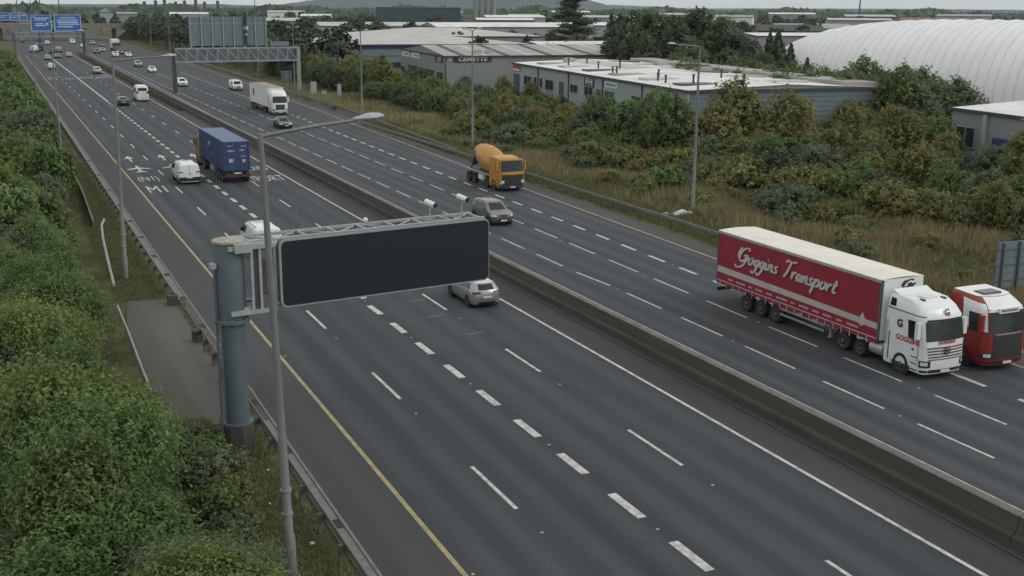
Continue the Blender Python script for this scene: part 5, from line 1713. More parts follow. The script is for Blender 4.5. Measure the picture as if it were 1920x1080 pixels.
lamp('grey street lamp on the left grass verge beside the paved bay', 6.6, 73.0, 13.3, 2.9, R(4)).rotation_euler = (0, R(0.9), R(4))
lamp('third street lamp from the camera along the left verge', 7.0, 146, 13.2, 2.9, R(4))
lamp('fourth street lamp from the camera along the left verge', 7.2, 215, 13.2, 2.9)
lamp('distant street lamp on the left verge before the blue signs', 7.2, 290, 13.2, 2.9)
lamp('farthest street lamp on the left verge near the blue signs', 7.2, 355, 13.2, 2.9)
lamp('tall street lamp on the right verge by the white plastic sheeting', 52.3, 79.6, 13.5, 2.7, math.pi + R(12))
lamp('street lamp with two short arms behind the concrete mixer', 52.6, 128.5, 13.7, 0.7, R(20), True)
lamp('street lamp in front of the blue grey warehouse', 52.8, 174.5, 12.6, 0.7, R(20), True)
lamp('street lamp just left of the right gantry leg', 55.6, 229.5, 12.0, 0.7, R(20), True)
for k, yy in enumerate((272, 318, 366, 414, 462)):
    lamp(['first', 'second', 'third', 'fourth', 'fifth'][k] + ' of the far street lamps receding beyond the portal gantry on the right', 57.5, yy, 12.6, 0.7, R(20), True)

# ================================================================ BUILDINGS
def wall_box(m, x0, x1, y0, y1, z0, z1): m.box(x0, x1, y0, y1, z0, z1)
def shed(name, label, loc, rotz, w, l, h, wallmat, roofmat, rise=0.9, ridge='y', fascia=None, cat='warehouse', overhang=0.25):
    """local x across (w), local y along (l), corner at origin; low pitched roof with a ridge"""
    t = thing(name, label, cat, (loc[0], loc[1], 0), rotz)
    m = MB()
    m.box(0, w, 0, l, -1.0, h)
    if ridge == 'y':
        m.add([(0, 0, h), (w, 0, h), (w / 2, 0, h + rise), (0, l, h), (w, l, h), (w / 2, l, h + rise)], [(0, 1, 2), (5, 4, 3)])
    elif ridge == 'x':
        m.add([(0, 0, h), (0, l, h), (0, l / 2, h + rise), (w, 0, h), (w, l, h), (w, l / 2, h + rise)], [(2, 1, 0), (3, 4, 5)])
    wall = m.build('wall', wallmat, t)
    o = overhang
    rm = MB()
    if ridge == 'y':
        V = [(-o, -o, h + 0.03), (w / 2, -o, h + rise + 0.03), (w + o, -o, h + 0.03), (-o, l + o, h + 0.03), (w / 2, l + o, h + rise + 0.03), (w + o, l + o, h + 0.03)]
        F = [(0, 1, 4, 3), (1, 2, 5, 4)]
    elif ridge == 'x':
        V = [(-o, -o, h + 0.03), (-o, l / 2, h + rise + 0.03), (-o, l + o, h + 0.03), (w + o, -o, h + 0.03), (w + o, l / 2, h + rise + 0.03), (w + o, l + o, h + 0.03)]
        F = [(0, 3, 4, 1), (1, 4, 5, 2)]
    else:
        r_ = min(w, l) * 0.5
        if w > l: A, B = (r_, l / 2), (w - r_, l / 2)
        else: A, B = (w / 2, r_), (w / 2, l - r_)
        V = [(-o, -o, h + 0.03), (w + o, -o, h + 0.03), (w + o, l + o, h + 0.03), (-o, l + o, h + 0.03), (*A, h + rise), (*B, h + rise)]
        F = [(0, 1, 5, 4), (1, 2, 5), (2, 3, 4, 5), (3, 0, 4)] if w > l else [(0, 1, 4), (1, 2, 5, 4), (2, 3, 5), (3, 0, 4, 5)]
    rm.add(V, F)
    roof = rm.build('roof', roofmat, t)
    g = MB()
    g.box(-o - 0.08, w + o + 0.08, -o - 0.1, -o + 0.02, h - 0.22, h + 0.08)
    g.box(-o - 0.08, w + o + 0.08, l + o - 0.02, l + o + 0.1, h - 0.22, h + 0.08)
    g.box(-o - 0.1, -o + 0.02, -o + 0.021, l + o - 0.021, h - 0.22, h + 0.08)
    g.box(w + o - 0.02, w + o + 0.1, -o + 0.021, l + o - 0.021, h - 0.22, h + 0.08)
    g.build('gutter', fascia or M_CHASSIS, t)
    return t, wall, roof
def on_west(t, y0, y1, z0, z1, m_, name='window', d=0.06, frame=None):
    """a piece on the wall facing the road (local x = 0)"""
    o = MB().box(-d, -0.002, min(y0, y1), max(y0, y1), z0, z1).build(name, m_, t)
    if frame:
        f = MB()
        a, b = min(y0, y1), max(y0, y1)
        f.box(-d - 0.04, -0.003, a - 0.1, a, z0 - 0.1, z1 + 0.1)
        f.box(-d - 0.04, -0.003, b, b + 0.1, z0 - 0.1, z1 + 0.1)
        f.box(-d - 0.04, -0.003, a, b, z0 - 0.1, z0)
        f.box(-d - 0.04, -0.003, a, b, z1, z1 + 0.1)
        if b - a > 2: f.box(-d - 0.03, -d, (a + b) / 2 - 0.04, (a + b) / 2 + 0.04, z0, z1)
        f.build('window_frame', frame, o)
    return o
def on_south(t, x0, x1, z0, z1, m_, name='window', d=0.06):
    return MB().box(min(x0, x1), max(x0, x1), -d, -0.002, z0, z1).build(name, m_, t)
def seams(wall, side, length, h, step, m_, other=0.0):
    k = step
    i = 0
    while k < length - 0.2:
        if side == 'w': MB().box(-0.012, -0.002, k - 0.04, k + 0.04, 0, h - 0.25).build('panel_joint', m_, wall)
        else: MB().box(k - 0.04, k + 0.04, -0.012, -0.002, 0, h - 0.25).build('panel_joint', m_, wall)
        k += step

# --- nearest warehouse (pale, white roof)
fh, fw_, froof = shed('warehouse', 'low pale grey warehouse with white roof and FH sign behind the hedge', (76.0, 117.7), R(-7.1), 26.6, 70.6, 6.85, M_CLAD_LT, M_ROOF_WHITE, 0.55, 'y', M_CHASSIS)
MB().box(0.02, 26.58, -0.06, -0.003, 2.9, 6.6).build('blue_end_cladding', M_CLAD_BLUE, fw_)
for zz in (3.5, 4.1, 4.7, 5.3, 5.9):
    MB().box(0.02, 26.58, -0.075, -0.061, zz - 0.025, zz + 0.025).build('cladding_joint', M_CLAD_NAVY, fw_)
MB().box(-0.1, 0.1, -0.12, 0.02, 0, 6.85).build('corner_trim', M_STEEL_LT, fw_)
MB().box(26.5, 26.7, -0.12, 0.02, 0, 6.85).build('corner_trim', M_STEEL_LT, fw_)
for y0, y1, z0, z1 in ((60.4, 64.3, 3.5, 4.95), (57.6, 59.0, 3.6, 5.0), (54.5, 55.9, 3.65, 5.0), (49.1, 52.9, 3.5, 5.0), (31.6, 34.9, 3.9, 5.1), (28.4, 29.9, 3.9, 5.0), (14, 17, 3.7, 5.0), (8, 11, 3.7, 5.0),
                       (60.4, 64.3, 0.8, 2.2), (49.1, 52.9, 0.8, 2.2), (31.6, 34.9, 0.8, 2.2), (38, 41, 3.9, 5.0)):
    on_west(fh, y0, y1, z0, z1, M_WIN, frame=M_CLAD)
for y0, y1, z1 in ((67.0, 70.3, 5.05), (44.1, 46.1, 5.1), (23.4, 26.7, 5.0), (4, 6, 4.5)):
    on_west(fh, y0, y1, 0.0, z1, M_CLAD_DARK, 'door', frame=M_CLAD)
for yy in (13.6, 27.6, 41.9, 56.7):
    MB().box(-0.16, -0.03, yy - 0.08, yy + 0.08, 0, 6.6).build('downpipe', M_CHASSIS, fw_)
b_ = on_west(fh, 66.6, 71.0, 5.5, 6.5, M_TEXT_RED, 'sign_board')
MB().box(-0.075, -0.062, 67.0, 70.6, 5.6, 5.9).build('sign_band', M_WHITE_DULL, b_)
b_ = on_west(fh, 31.0, 35.2, 5.15, 6.5, M_TEXT_DARK, 'sign_board')
put_text('lettering', text_mesh('FH', 1.45, M_TEXT_WHITE, 0.02), b_, (-0.07, 33.1, 5.83), (0, -1, 0), (0, 0, 1), 1.7, 0.95)
b_ = on_west(fh, 22.3, 26.8, 5.55, 6.35, M_SIGN_MARK, 'sign_board')
MB().box(-0.075, -0.062, 22.8, 26.3, 5.8, 6.1).build('sign_band', M_CLAD_BLUE, b_)
def rz(x, w, h, rise): return h + 0.03 + rise * (1 - abs(x - w / 2) / (w / 2))
for k in range(6):     # rooflights stand a little proud of the sheets
    yy = 6 + k * 11
    for xx in (4.5, 17.5):
        z_ = rz(xx, 26.6, 6.85, 0.55)
        MB().box(xx - 2.4, xx + 2.4, yy, yy + 3.0, z_ - 0.2, z_ + 0.16).build('rooflight', (M_ROOF_GLAZ, M_ROOF_MID, M_ROOF_GREY)[(k + (xx > 9)) % 3], froof)
MB().box(22.0, 26.4, 0.3, 70.2, 6.9, 7.55).build('raised_roof_section', M_ROOF_GREY, froof)
MB().add([(9.0, 40, 7.28), (13.2, 40, 7.48), (13.2, 70, 7.48), (9.0, 70, 7.28)], [(0, 1, 2, 3)]).build('weathered_sheet', M_ROOF_MID, froof)
for xx, yy, hh in ((2.5, 12, 0.9), (3.2, 16, 0.9), (4.5, 8, 1.1), (6, 22, 0.9), (3, 30, 1.1), (4, 34, 0.8), (8, 41, 1.2), (6, 45, 0.9), (5, 56, 1.0), (9, 58, 0.9), (12, 15, 0.9), (10, 5, 1.0)):
    z_ = rz(xx, 26.6, 6.85, 0.55)
    MB().tube((xx, yy, z_ - 0.1), (xx, yy, z_ + hh), 0.14, n=8).tube((xx, yy, z_ + hh), (xx, yy, z_ + hh + 0.15), 0.22, n=8).build('flue', M_CHASSIS, froof)
for xx, yy in ((8, 64), (17, 30), (19, 50)):
    z_ = rz(xx, 26.6, 6.85, 0.55)
    MB().box(xx - 0.8, xx + 0.8, yy - 0.8, yy + 0.8, z_ - 0.1, z_ + 0.7).build('roof_vent', M_ALU, froof)
MB().box(13.25, 13.35, 0, 70.6, 7.36, 7.46).build('ridge_cap', M_ROOF_MID, froof)

# --- second warehouse with the black name sign
w2, w2w, w2r = shed('warehouse', 'grey warehouse with black CEIRETTE name sign and ribbed grey roof', (82.8, 216.3), R(-6.4), 43.0, 41.4, 6.85, M_CLAD, M_ROOF_GREY, 1.5, 'x', M_CHASSIS)
for y0, y1, z0, z1 in ((25.0, 33.4, 1.85, 3.7), (18.9, 23.6, 2.0, 3.65), (9.2, 17.2, 1.9, 3.6), (2, 7, 1.9, 3.5)):
    on_west(w2, y0, y1, z0, z1, M_WIN, frame=M_CLAD_LT)
on_west(w2, 37.2, 40.6, 0, 2.9, M_WIN, 'door', frame=M_CHASSIS)
for y0, y1 in ((31.9, 39.8), (22.6, 30.0)):
    b_ = on_west(w2, y0, y1, 5.4, 6.6, M_WHITE_DULL, 'sign_board')
    MB().box(-0.075, -0.062, y0 + 0.8, y1 - 2.5, 5.75, 6.1).build('sign_band', M_CLAD, b_)
b_ = on_west(w2, 1.9, 8.6, 5.4, 6.65, M_TEXT_DARK, 'sign_board')
put_text('lettering', text_mesh('CEI', 1.3, M_TEXT_WHITE, 0.02, 0.2), b_, (-0.07, 5.2, 6.02), (0, -1, 0), (0, 0, 1), 1.6, 0.9)
sb_ = MB().prism(rrect(1.4, 9.5, 5.62, 6.78, 0.45), -0.10, -0.01).build('sign_board', M_TEXT_DARK, w2)
put_text('lettering', text_mesh('CEIRETTE', 1.05, M_TEXT_WHITE, 0.02, 0.25), sb_, (5.5, -0.11, 6.2), (1, 0, 0), (0, 0, 1), 1.34, 1.0)
MB().tube((0.9, -0.13, 6.2), (0.9, -0.02, 6.2), 0.52, n=16).build('round_emblem', M_CLAD_LT, w2)
for k in range(9):     # profiled roof sheets
    xx = 3 + k * 4.6
    MB().add([(xx, -0.2, 6.93), (xx + 1.2, -0.2, 6.93), (xx + 1.2, 20.6, 8.40), (xx, 20.6, 8.40)], [(0, 1, 2, 3)]).build('rooflight_strip', M_ROOF_MID if k % 2 else M_CHASSIS, w2r)
for xx, yy in ((7, 3), (9.5, 3.4), (5, 12)):
    MB().box(xx, xx + 1.3, yy, yy + 1.3, 6.9, 7.9).build('roof_vent', M_ALU, w2r)
MB().box(-0.1, 0.1, -0.12, 0.02, 0, 6.85).build('corner_trim', M_CHASSIS, w2w)
MB().box(18.5, 19.4, -0.05, -0.004, 0.9, 2.0).build('vent_grille', M_WHITE_DULL, w2w)

# --- third warehouse, blue grey with navy fascia
w3, w3w, w3r = shed('warehouse', 'blue grey warehouse with navy fascia band beyond the gantry', (77.7, 286.9), R(-6.2), 54.0, 53.0, 6.85, M_CLAD_BLUE, M_ROOF_MID, 2.2, 'hip', M_CLAD_NAVY, overhang=0.6)
MB().box(-0.08, -0.01, -0.09, 53, 5.75, 6.6).build('fascia_band', M_CLAD_NAVY, w3w)
MB().box(0.0, 54, -0.08, -0.01, 5.75, 6.6).build('fascia_band', M_CLAD_NAVY, w3w)
for zz in (1.9, 3.9):
    MB().box(0.05, 54, -0.05, -0.01, zz, zz + 0.12).build('string_course', M_CLAD_DARK, w3w)
for x0 in (12, 17, 22):
    on_south(w3, x0, x0 + 3.2, 0.9, 2.4, M_WIN)
MB().box(-0.12, 0.05, -0.13, 0.05, 0, 5.75).build('corner_trim', M_CHASSIS, w3w)
# its neighbour behind with the same pale hipped roof
shed('warehouse', 'pale hipped roof warehouse joined behind the blue grey one', (104, 345), R(-6.2), 60, 45, 7.2, M_CLAD, M_ROOF_MID, 2.4, 'hip', M_CHASSIS)

# --- building at the right edge seen between trees, with blue shutter
w4, w4w, w4r = shed('building', 'grey building with blue roller shutter glimpsed through trees at the right edge', (88, 62), R(-7), 26, 29.5, 6.5, M_CLAD, M_ROOF_WHITE, 0.8, 'y', M_CHASSIS, 'building')
sh_ = on_west(w4, 19.3, 23.1, 0.0, 4.1, M_SHUTTER, 'roller_shutter')
for k in range(8):
    MB().box(-0.09, -0.061, 19.3, 23.1, 0.1 + k * 0.5, 0.15 + k * 0.5).build('shutter_slat', M_WHITE_DULL if k == 5 else M_CLAD_NAVY, sh_)
on_west(w4, 25.8, 28.6, 2.75, 4.7, M_WIN, frame=M_CLAD_LT)
on_west(w4, 11, 15, 2.6, 4.6, M_WIN, frame=M_CLAD_LT)
MB().box(-0.3, -0.02, 23.9, 24.5, 0, 6.3).build('pilaster', M_CLAD_LT, w4w)
# low yard wall in front of it
yw = thing('yard_wall', 'low grey block wall in front of the building at the right edge', 'wall', (84.5, 80, 0))
MB().box(-0.12, 0.12, 0, 16, -0.5, 2.0).build('wall_run', M_CONC, yw)
MB().box(-0.16, 0.16, 0, 16, 2.0, 2.1).build('coping', M_CONC_TOP, yw)

# --- inflated white dome
dm = thing('air_dome', 'large white inflated sports dome beyond the trees', 'dome', (163.5, 152.5, 0), R(-70))
LX, LY, HH = 46.0, 22.0, 14.9
m = MB()
nu, nv = 56, 14
for i in range(nu + 1):
    a = -1 + 2 * i / nu
    k = (1 - abs(a) ** 3.2) ** (1 / 2.2) if abs(a) < 1 else 0.0
    rib = 1 + 0.006 * (1 if i % 2 else -1)
    for j in range(nv + 1):
        th = math.pi * j / nv
        ct_, st_ = math.cos(th), math.sin(th)
        yy = math.copysign(abs(ct_) ** 0.75, ct_) * LY * k * rib
        zz = abs(st_) ** 0.85 * HH * (0.12 + 0.88 * k) * rib if k > 0 else 0
        m.v.append((a * LX, yy, zz - 0.2))
for i in range(nu):
    for j in range(nv):
        q = i * (nv + 1) + j
        m.f.append((q, q + nv + 1, q + nv + 2, q + 1))
m.m = [0] * len(m.f)
skin = m.build('fabric_skin', M_DOME, dm, True)
for i in range(3, nu - 2):
    pts = [Vector(m.v[i * (nv + 1) + j]) * 1.0 for j in range(nv + 1)]
    MB().path(pts, 0.05, 4).build('cable', M_DOME_CABLE, skin)

# --- background industrial estate
def far_shed(label, x, y, rz_, w, l, h, wm, rmt, rise=1.0, ridge='x', wins=0, cat='warehouse'):
    t, wl_, rf2 = shed('warehouse', label, (x, y), rz_, w, l, h, wm, rmt, rise, ridge, M_CHASSIS, cat)
    for k in range(wins):
        a = w * (0.08 + 0.86 * k / wins)
        on_south(t, a, a + w / wins * 0.6, 1.0, h * 0.55, M_WIN)
    return t
far_shed('long pale office block with shallow white roof beyond the name sign warehouse', 150, 400, R(-8), 60, 30, 9.0, M_CLAD_LT, M_ROOF_WHITE, 1.5, 'x', 6)
far_shed('pale stepped office block right of the long white roof', 208, 395, R(-10), 36, 25, 9.6, M_CLAD_LT, M_ROOF_WHITE, 1.0, 'x', 4)
far_shed('low pale unit left of the large conifer', 240, 330, R(-12), 45, 25, 7.2, M_CLAD, M_ROOF_WHITE, 0.8, 'x', 4)
far_shed('pale flat roof unit behind the name sign warehouse', 135, 282, R(-8), 52, 20, 6.6, M_CLAD, M_ROOF_WHITE, 0.6, 'x', 3)
far_shed('dark blue flat topped plant building below the hill', 246, 775, R(-18), 58, 40, 15.3, M_CLAD_DARK, M_CLAD_DARK, 0.3, 'x', 0)
far_shed('white roofed shed in the middle distance left of the dark building', 138, 640, R(-12), 36, 24, 8.0, M_CLAD, M_ROOF_MID, 1.5, 'x', 4)
far_shed('pale roofed shed above the hipped warehouse roof', 128, 480, R(-10), 50, 30, 8.0, M_CLAD_LT, M_ROOF_MID, 1.5, 'x', 4)
far_shed('cream walled unit left of the office blocks', 95, 520, R(-8), 22, 20, 6.5, M_CLAD_LT, M_ROOF_MID, 1.5, 'x', 3)
far_shed('white roofed unit between the dark building and the silos', 275, 650, R(-18), 36, 30, 10.0, M_CLAD_LT, M_ROOF_WHITE, 1.2, 'x', 3)
far_shed('red edged white roof below the silos', 232, 560, R(-18), 30, 26, 9.5, M_BRICK_FAR, M_ROOF_WHITE, 1.0, 'x', 3)
far_shed('wide pale warehouse on the slope right of the silos', 420, 800, R(-22), 40, 30, 8.5, M_CLAD, M_ROOF_MID, 1.5, 'x', 5)
far_shed('gabled shed roof on the skyline above the far traffic', 72, 830, R(-2), 8, 12, 11.0, M_CLAD_LT, M_ROOF_MID, 2.4, 'y', 0)
far_shed('long flat roofed shed right of the skyline gable', 83, 835, R(-2), 13, 12, 10.0, M_CLAD, M_ROOF_GREY, 1.0, 'x', 0)
far_shed('grey roofed unit right of the dark conifers', 330, 440, R(-30), 34, 22, 7.5, M_CLAD, M_ROOF_GREY, 2.0, 'x', 4)
far_shed('dark roofed red brick unit behind the dark conifers', 262, 360, R(-30), 24, 18, 8.2, M_BRICK_FAR, M_CHASSIS, 2.2, 'x', 3)
far_shed('pale block to the left above the dome', 400, 490, R(-35), 32, 20, 10.5, M_CLAD_LT, M_ROOF_MID, 1.0, 'x', 3)
far_shed('reddish long roof just above the dome', 430, 470, R(-40), 44, 20, 10.0, M_BRICK_FAR, M_BRICK_FAR, 2.0, 'x', 5)
far_shed('pale shed at the left edge above the thicket', -60, 640, R(4), 50, 30, 9.5, M_WHITE_DULL, M_ROOF_MID, 2.0, 'x', 5)
for k, (az, d, w, h) in enumerate(((8, 980, 60, 11), (12.5, 1150, 70, 12), (20, 1250, 80, 12), (26, 1300, 90, 13), (31, 1050, 80, 12.5), (33.5, 900, 70, 12.0), (36.5, 1200, 90, 13), (40, 1000, 80, 12.5), (44, 1100, 90, 13), (14, 900, 45, 10.5), (24, 950, 50, 11))):
    far_shed('pale distant shed roof number of many on the hazy plain'.replace('number of many ', ''), d * math.sin(R(az)), d * math.cos(R(az)), R(-az + rng.uniform(-8, 8)), w * 0.5, 20, h * 0.8, (M_CLAD_LT, M_WHITE_DULL, M_CLAD, M_BRICK_FAR)[k % 4], (M_ROOF_WHITE, M_ROOF_MID, M_ROOF_GREY)[k % 3], 1.5, 'x', 6)['group'] = 'distant sheds'

# --- silos, chimneys and masts on the skyline
si = thing('silo_cluster', 'cluster of tall grey silos against the hill', 'silo', (312, 740, 0), R(-22))
for k, (dx, dy) in enumerate(((-6, 0), (-2, 0), (2, 0), (6, 0))):
    MB().lathe([(1.75, 3), (1.75, 30), (0.4, 31.5)], 14, 'z', (dx, dy, 0)).build('silo', M_CLAD, si, True)
    MB().box(dx - 1.5, dx + 1.5, dy - 1.5, dy + 1.5, -0.5, 3).build('silo_base', M_CLAD_DARK, si)
MB().box(-8, 8, -0.4, 0.4, 14, 14.6).build('walkway', M_GALV, si)
for k, px in enumerate((6.9, 7.4, 7.8, 8.3, 8.7, 9.2, 9.6, 10.2)):
    d = 1700
    MB_ = MB().lathe([(2.2, -1), (2.2, 19.5 + (k % 3) * 1.5), (2.0, 20 + (k % 3) * 1.5)], 8)
    o = MB_.build('chimney', M_CLAD_DARK, None, loc=(d * math.sin(R(px)), d * math.cos(R(px)), 0))
    tag(o, 'one of the row of short dark chimneys on the left skyline', 'chimney', 'row of skyline chimneys')
def mast(label, az, d, h, r=0.35):
    t = thing('mast', label, 'mast', (d * math.sin(R(az)), d * math.cos(R(az)), 0))
    MB().lathe([(r, -0.5), (r * 0.5, h)], 8).build('pole', M_CLAD_DARK, t)
    MB().lathe([(r * 1.6, h * 0.93), (r * 1.6, h * 0.96)], 8).build('collar', M_CLAD_DARK, t)
mast('thin skyline mast above the left blue signs', 1.45, 700, 27)
mast('second thin skyline mast above the twin blue signs', 2.4, 640, 30)
mast('third thin skyline mast right of the twin blue signs', 3.2, 720, 30)
mast('shorter skyline mast between two taller ones', 2.0, 900, 26)
mast('lattice looking mast on the right skyline above the dome', 40.6, 1400, 48, 1.0)
mast('slim mast rising above the portal gantry sign', 11.9, 900, 30)

# white plastic sheeting dumped behind the rail
ws = MB()
pts_w = []
nx_, ny_ = 26, 10
for j in range(ny_ + 1):
    for i in range(nx_ + 1):
        u, v = i / nx_, j / ny_
        h_ = 0.06 + 0.32 * max(0, noise.noise(Vector((u * 5, v * 3, 1.3)))) + 0.25 * math.exp(-((u - 0.75) ** 2) * 20) * (1 - abs(2 * v - 1))
        if i in (0, nx_) or j in (0, ny_): h_ = 0.0
        ed = 0.12 * noise.noise(Vector((u * 4, v * 4, 7)))
        pts_w.append((2.9 * u - 1.4, (1.0 * (v - 0.5)) * (0.35 + 0.65 * u) + ed - 0.8 * u, h_))
ws.add(pts_w, [(j * (nx_ + 1) + i, j * (nx_ + 1) + i + 1, (j + 1) * (nx_ + 1) + i + 1, (j + 1) * (nx_ + 1) + i) for j in range(ny_) for i in range(nx_)])
tag(ws.build('plastic_sheet', M_WRAP, None, True, (50.3, 79.6, 0.0)), 'crumpled white plastic sheet lying beside the right guard rail', 'plastic sheet')
# litter by the left barrier
for k, (x, y) in enumerate(((7.95, 32.9), (7.4, 36.4), (8.0, 39.3), (7.1, 30.2))):
    o = MB().hexa([(-0.09, -0.06, 0), (0.1, -0.07, 0), (0.08, 0.08, 0.01), (-0.08, 0.06, 0), (-0.07, -0.05, 0.07), (0.07, -0.03, 0.10), (0.06, 0.06, 0.05), (-0.06, 0.05, 0.08)]).build('litter', M_WRAP, None, loc=(x, y, 0))
    o.rotation_euler = (0, 0, 1.3 * k + 0.4)
    o.scale = ((0.8, 0.55, 0.65, 0.4)[k],) * 3
    tag(o, 'scrap of pale litter in the weeds by the near left barrier', 'litter', 'litter by the near left barrier')
# ================================================================ VEGETATION
def leaf_cloud(name, pts, nrm, size, mat_, aspect=0.6, seed=0, tint=None, up=0.25):
    """two-triangle bent leaves at pts, facing roughly along nrm"""
    g = np.random.default_rng(seed)
    n = len(pts)
    nr = nrm + g.normal(0, 0.55, (n, 3))
    nr[:, 2] += up
    nr /= np.linalg.norm(nr, axis=1, keepdims=True) + 1e-9
    a = np.cross(nr, g.normal(0, 1, (n, 3)))
    a /= np.linalg.norm(a, axis=1, keepdims=True) + 1e-9
    b = np.cross(nr, a)
    s = size * g.uniform(0.6, 1.35, (n, 1))
    L, W = a * s, b * s * aspect
    bend = nr * s * 0.18
    v = np.empty((n, 4, 3), np.float32)
    v[:, 0] = pts - L
    v[:, 1] = pts - W + bend
    v[:, 2] = pts + L
    v[:, 3] = pts + W + bend
    me = bpy.data.meshes.new(name)
    me.vertices.add(4 * n)
    me.vertices.foreach_set('co', v.reshape(-1))
    me.loops.add(6 * n)
    base = (np.arange(n) * 4)[:, None]
    idx = np.concatenate([base + np.array([[0, 1, 2]]), base + np.array([[0, 2, 3]])], 1).reshape(-1).astype(np.int32)
    me.loops.foreach_set('vertex_index', idx)
    me.polygons.add(2 * n)
    me.polygons.foreach_set('loop_start', np.arange(2 * n, dtype=np.int32) * 3)
    me.polygons.foreach_set('loop_total', np.full(2 * n, 3, np.int32))
    me.update(calc_edges=True)
    if tint is None: tint = g.uniform(0, 1, n)
    at = me.attributes.new('tint', 'FLOAT', 'POINT')
    at.data.foreach_set('value', np.repeat(np.clip(tint, 0, 1), 4).astype(np.float32))
    me.materials.append(mat_)
    return me

def sphere_dirs(g, n):
    d = g.normal(0, 1, (n, 3))
    return d / np.linalg.norm(d, axis=1, keepdims=True)

def crown_points(seed, n, rx, rz, cz, lobes=22, lobe_r=0.36, flat=0.0, low=0.35, plow=0.4):
    """leaves on lobes spread over an uneven ellipsoid, so the crown has clumps and gaps"""
    g = np.random.default_rng(seed)
    d = sphere_dirs(g, lobes)
    d[:, 2] = np.abs(d[:, 2]) * 1.0 - low * (g.uniform(0, 1, lobes) < plow)
    rad = g.uniform(0.45, 0.92, lobes)
    C = d * rad[:, None] * np.array([rx, rx, rz])
    C[:, :2] += g.normal(0, 0.08 * rx, (lobes, 2))
    lr = lobe_r * rx * g.uniform(0.65, 1.3, lobes)
    ltint = g.uniform(0.12, 0.8, lobes)
    w = lr ** 2
    pick = g.choice(lobes, n, p=w / w.sum())
    q = sphere_dirs(g, n)
    q[:, 2] = np.where(g.uniform(0, 1, n) < 0.55, np.abs(q[:, 2]), q[:, 2])
    r = g.uniform(0.25, 1.25, n) ** 0.6
    p = C[pick] + q * (lr[pick] * r)[:, None]
    p[:, 2] *= (1 - flat)
    tint = ltint[pick] + g.normal(0, 0.16, n) + 0.16 * q[:, 2]
    p[:, 2] += cz
    return p.astype(np.float32), q, tint

def sprig_points(seed, n, rx, rz, cz, low=0.35, plow=0.4, lobes=0, lobe_r=0, flat=0, sprig=0.30, per=11, up=0.55):
    """leaves strung along short shoots that stand out of an uneven crown: ragged outline, gaps, lighter shoot tips"""
    g = np.random.default_rng(seed)
    m = n // per
    d = sphere_dirs(g, m)
    neg = d[:, 2] < -low
    d[neg, 2] *= -1
    # lumpy radius from a few random plane waves
    rad = np.ones(m)
    for k in range(7):
        w = g.normal(0, 1, 3)
        w = w / np.linalg.norm(w) * g.uniform(2.5, 7)
        rad += 0.095 * np.sin(d @ w + g.uniform(0, 6.28))
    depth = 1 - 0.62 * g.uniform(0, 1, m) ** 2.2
    base = d * (rad * depth * 0.88)[:, None] * np.array([rx, rx, rz])
    dirv = d * np.array([1, 1, 0.6]) + np.array([0, 0, up]) + g.normal(0, 0.38, (m, 3))
    dirv /= np.linalg.norm(dirv, axis=1, keepdims=True)
    L_ = sprig * rx * g.uniform(0.5, 1.25, m)
    t = np.linspace(0.1, 1.0, per)
    p = base[:, None, :] + dirv[:, None, :] * (L_[:, None] * t[None, :])[:, :, None]
    p += g.normal(0, 0.045 * rx, p.shape)
    sp_t = g.uniform(0.0, 0.62, m)
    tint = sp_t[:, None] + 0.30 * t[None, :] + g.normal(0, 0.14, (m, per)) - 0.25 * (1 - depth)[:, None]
    nrm = np.repeat(dirv[:, None, :] * 0.6 + d[:, None, :] * 0.6, per, 1)
    p = p.reshape(-1, 3)
    p[:, 2] += cz
    return p.astype(np.float32), nrm.reshape(-1, 3), tint.reshape(-1)

def trunk_mesh(name, h, r, seed, limbs=6, spread=0.5, top=0.8):
    g = random.Random(seed)
    m = MB()
    pts = [Vector((0, 0, -0.6))]
    for k in range(1, 6):
        pts.append(Vector((g.uniform(-0.05, 0.05) * h * 0.3, g.uniform(-0.05, 0.05) * h * 0.3, h * top * k / 5)))
    for k in range(5):
        m.tube(pts[k], pts[k + 1], r * (1 - 0.16 * k), r * (1 - 0.16 * (k + 1)), 7, caps=False)
    for k in range(limbs):
        a = 2 * math.pi * k / limbs + g.uniform(-0.4, 0.4)
        z = h * g.uniform(0.25, 0.65)
        s = Vector((0, 0, z))
        e = s + Vector((math.cos(a), math.sin(a), 0.75)) * h * spread * g.uniform(0.5, 0.8)
        mid = (s + e) / 2 + Vector((0, 0, -0.05 * h))
        m.tube(s, mid, r * 0.4, r * 0.25, 5, caps=False)
        m.tube(mid, e, r * 0.25, r * 0.08, 5, caps=False)
    return m.mesh(name, M_TRUNK)

def make_kind(n_var, leaves, size, rx, rz, cz, h, r, mats, seed, **kw):
    out = []
    tr_ = trunk_mesh('trunk', h, r, seed)
    for k in range(n_var):
        p, q, ti = sprig_points(seed + k * 7, leaves, rx * (0.9 + 0.08 * (k % 3)), rz, cz, **kw)
        out.append((leaf_cloud('crown', p, q, size, mats[k % len(mats)], seed=seed + k, tint=ti), tr_))
    return out

def plant(kind, name, label, cat, x, y, s, group, rot=None, z=None, sz=None):
    me, tr_ = kind
    z = ground_z(x, y) if z is None else z
    t = thing(name, label, cat, (x, y, z), rng.uniform(0, 6.28) if rot is None else rot, group)
    t.scale = (s, s, s if sz is None else sz)
    link('trunk', tr_, t)
    link('crown', me, t)
    return t

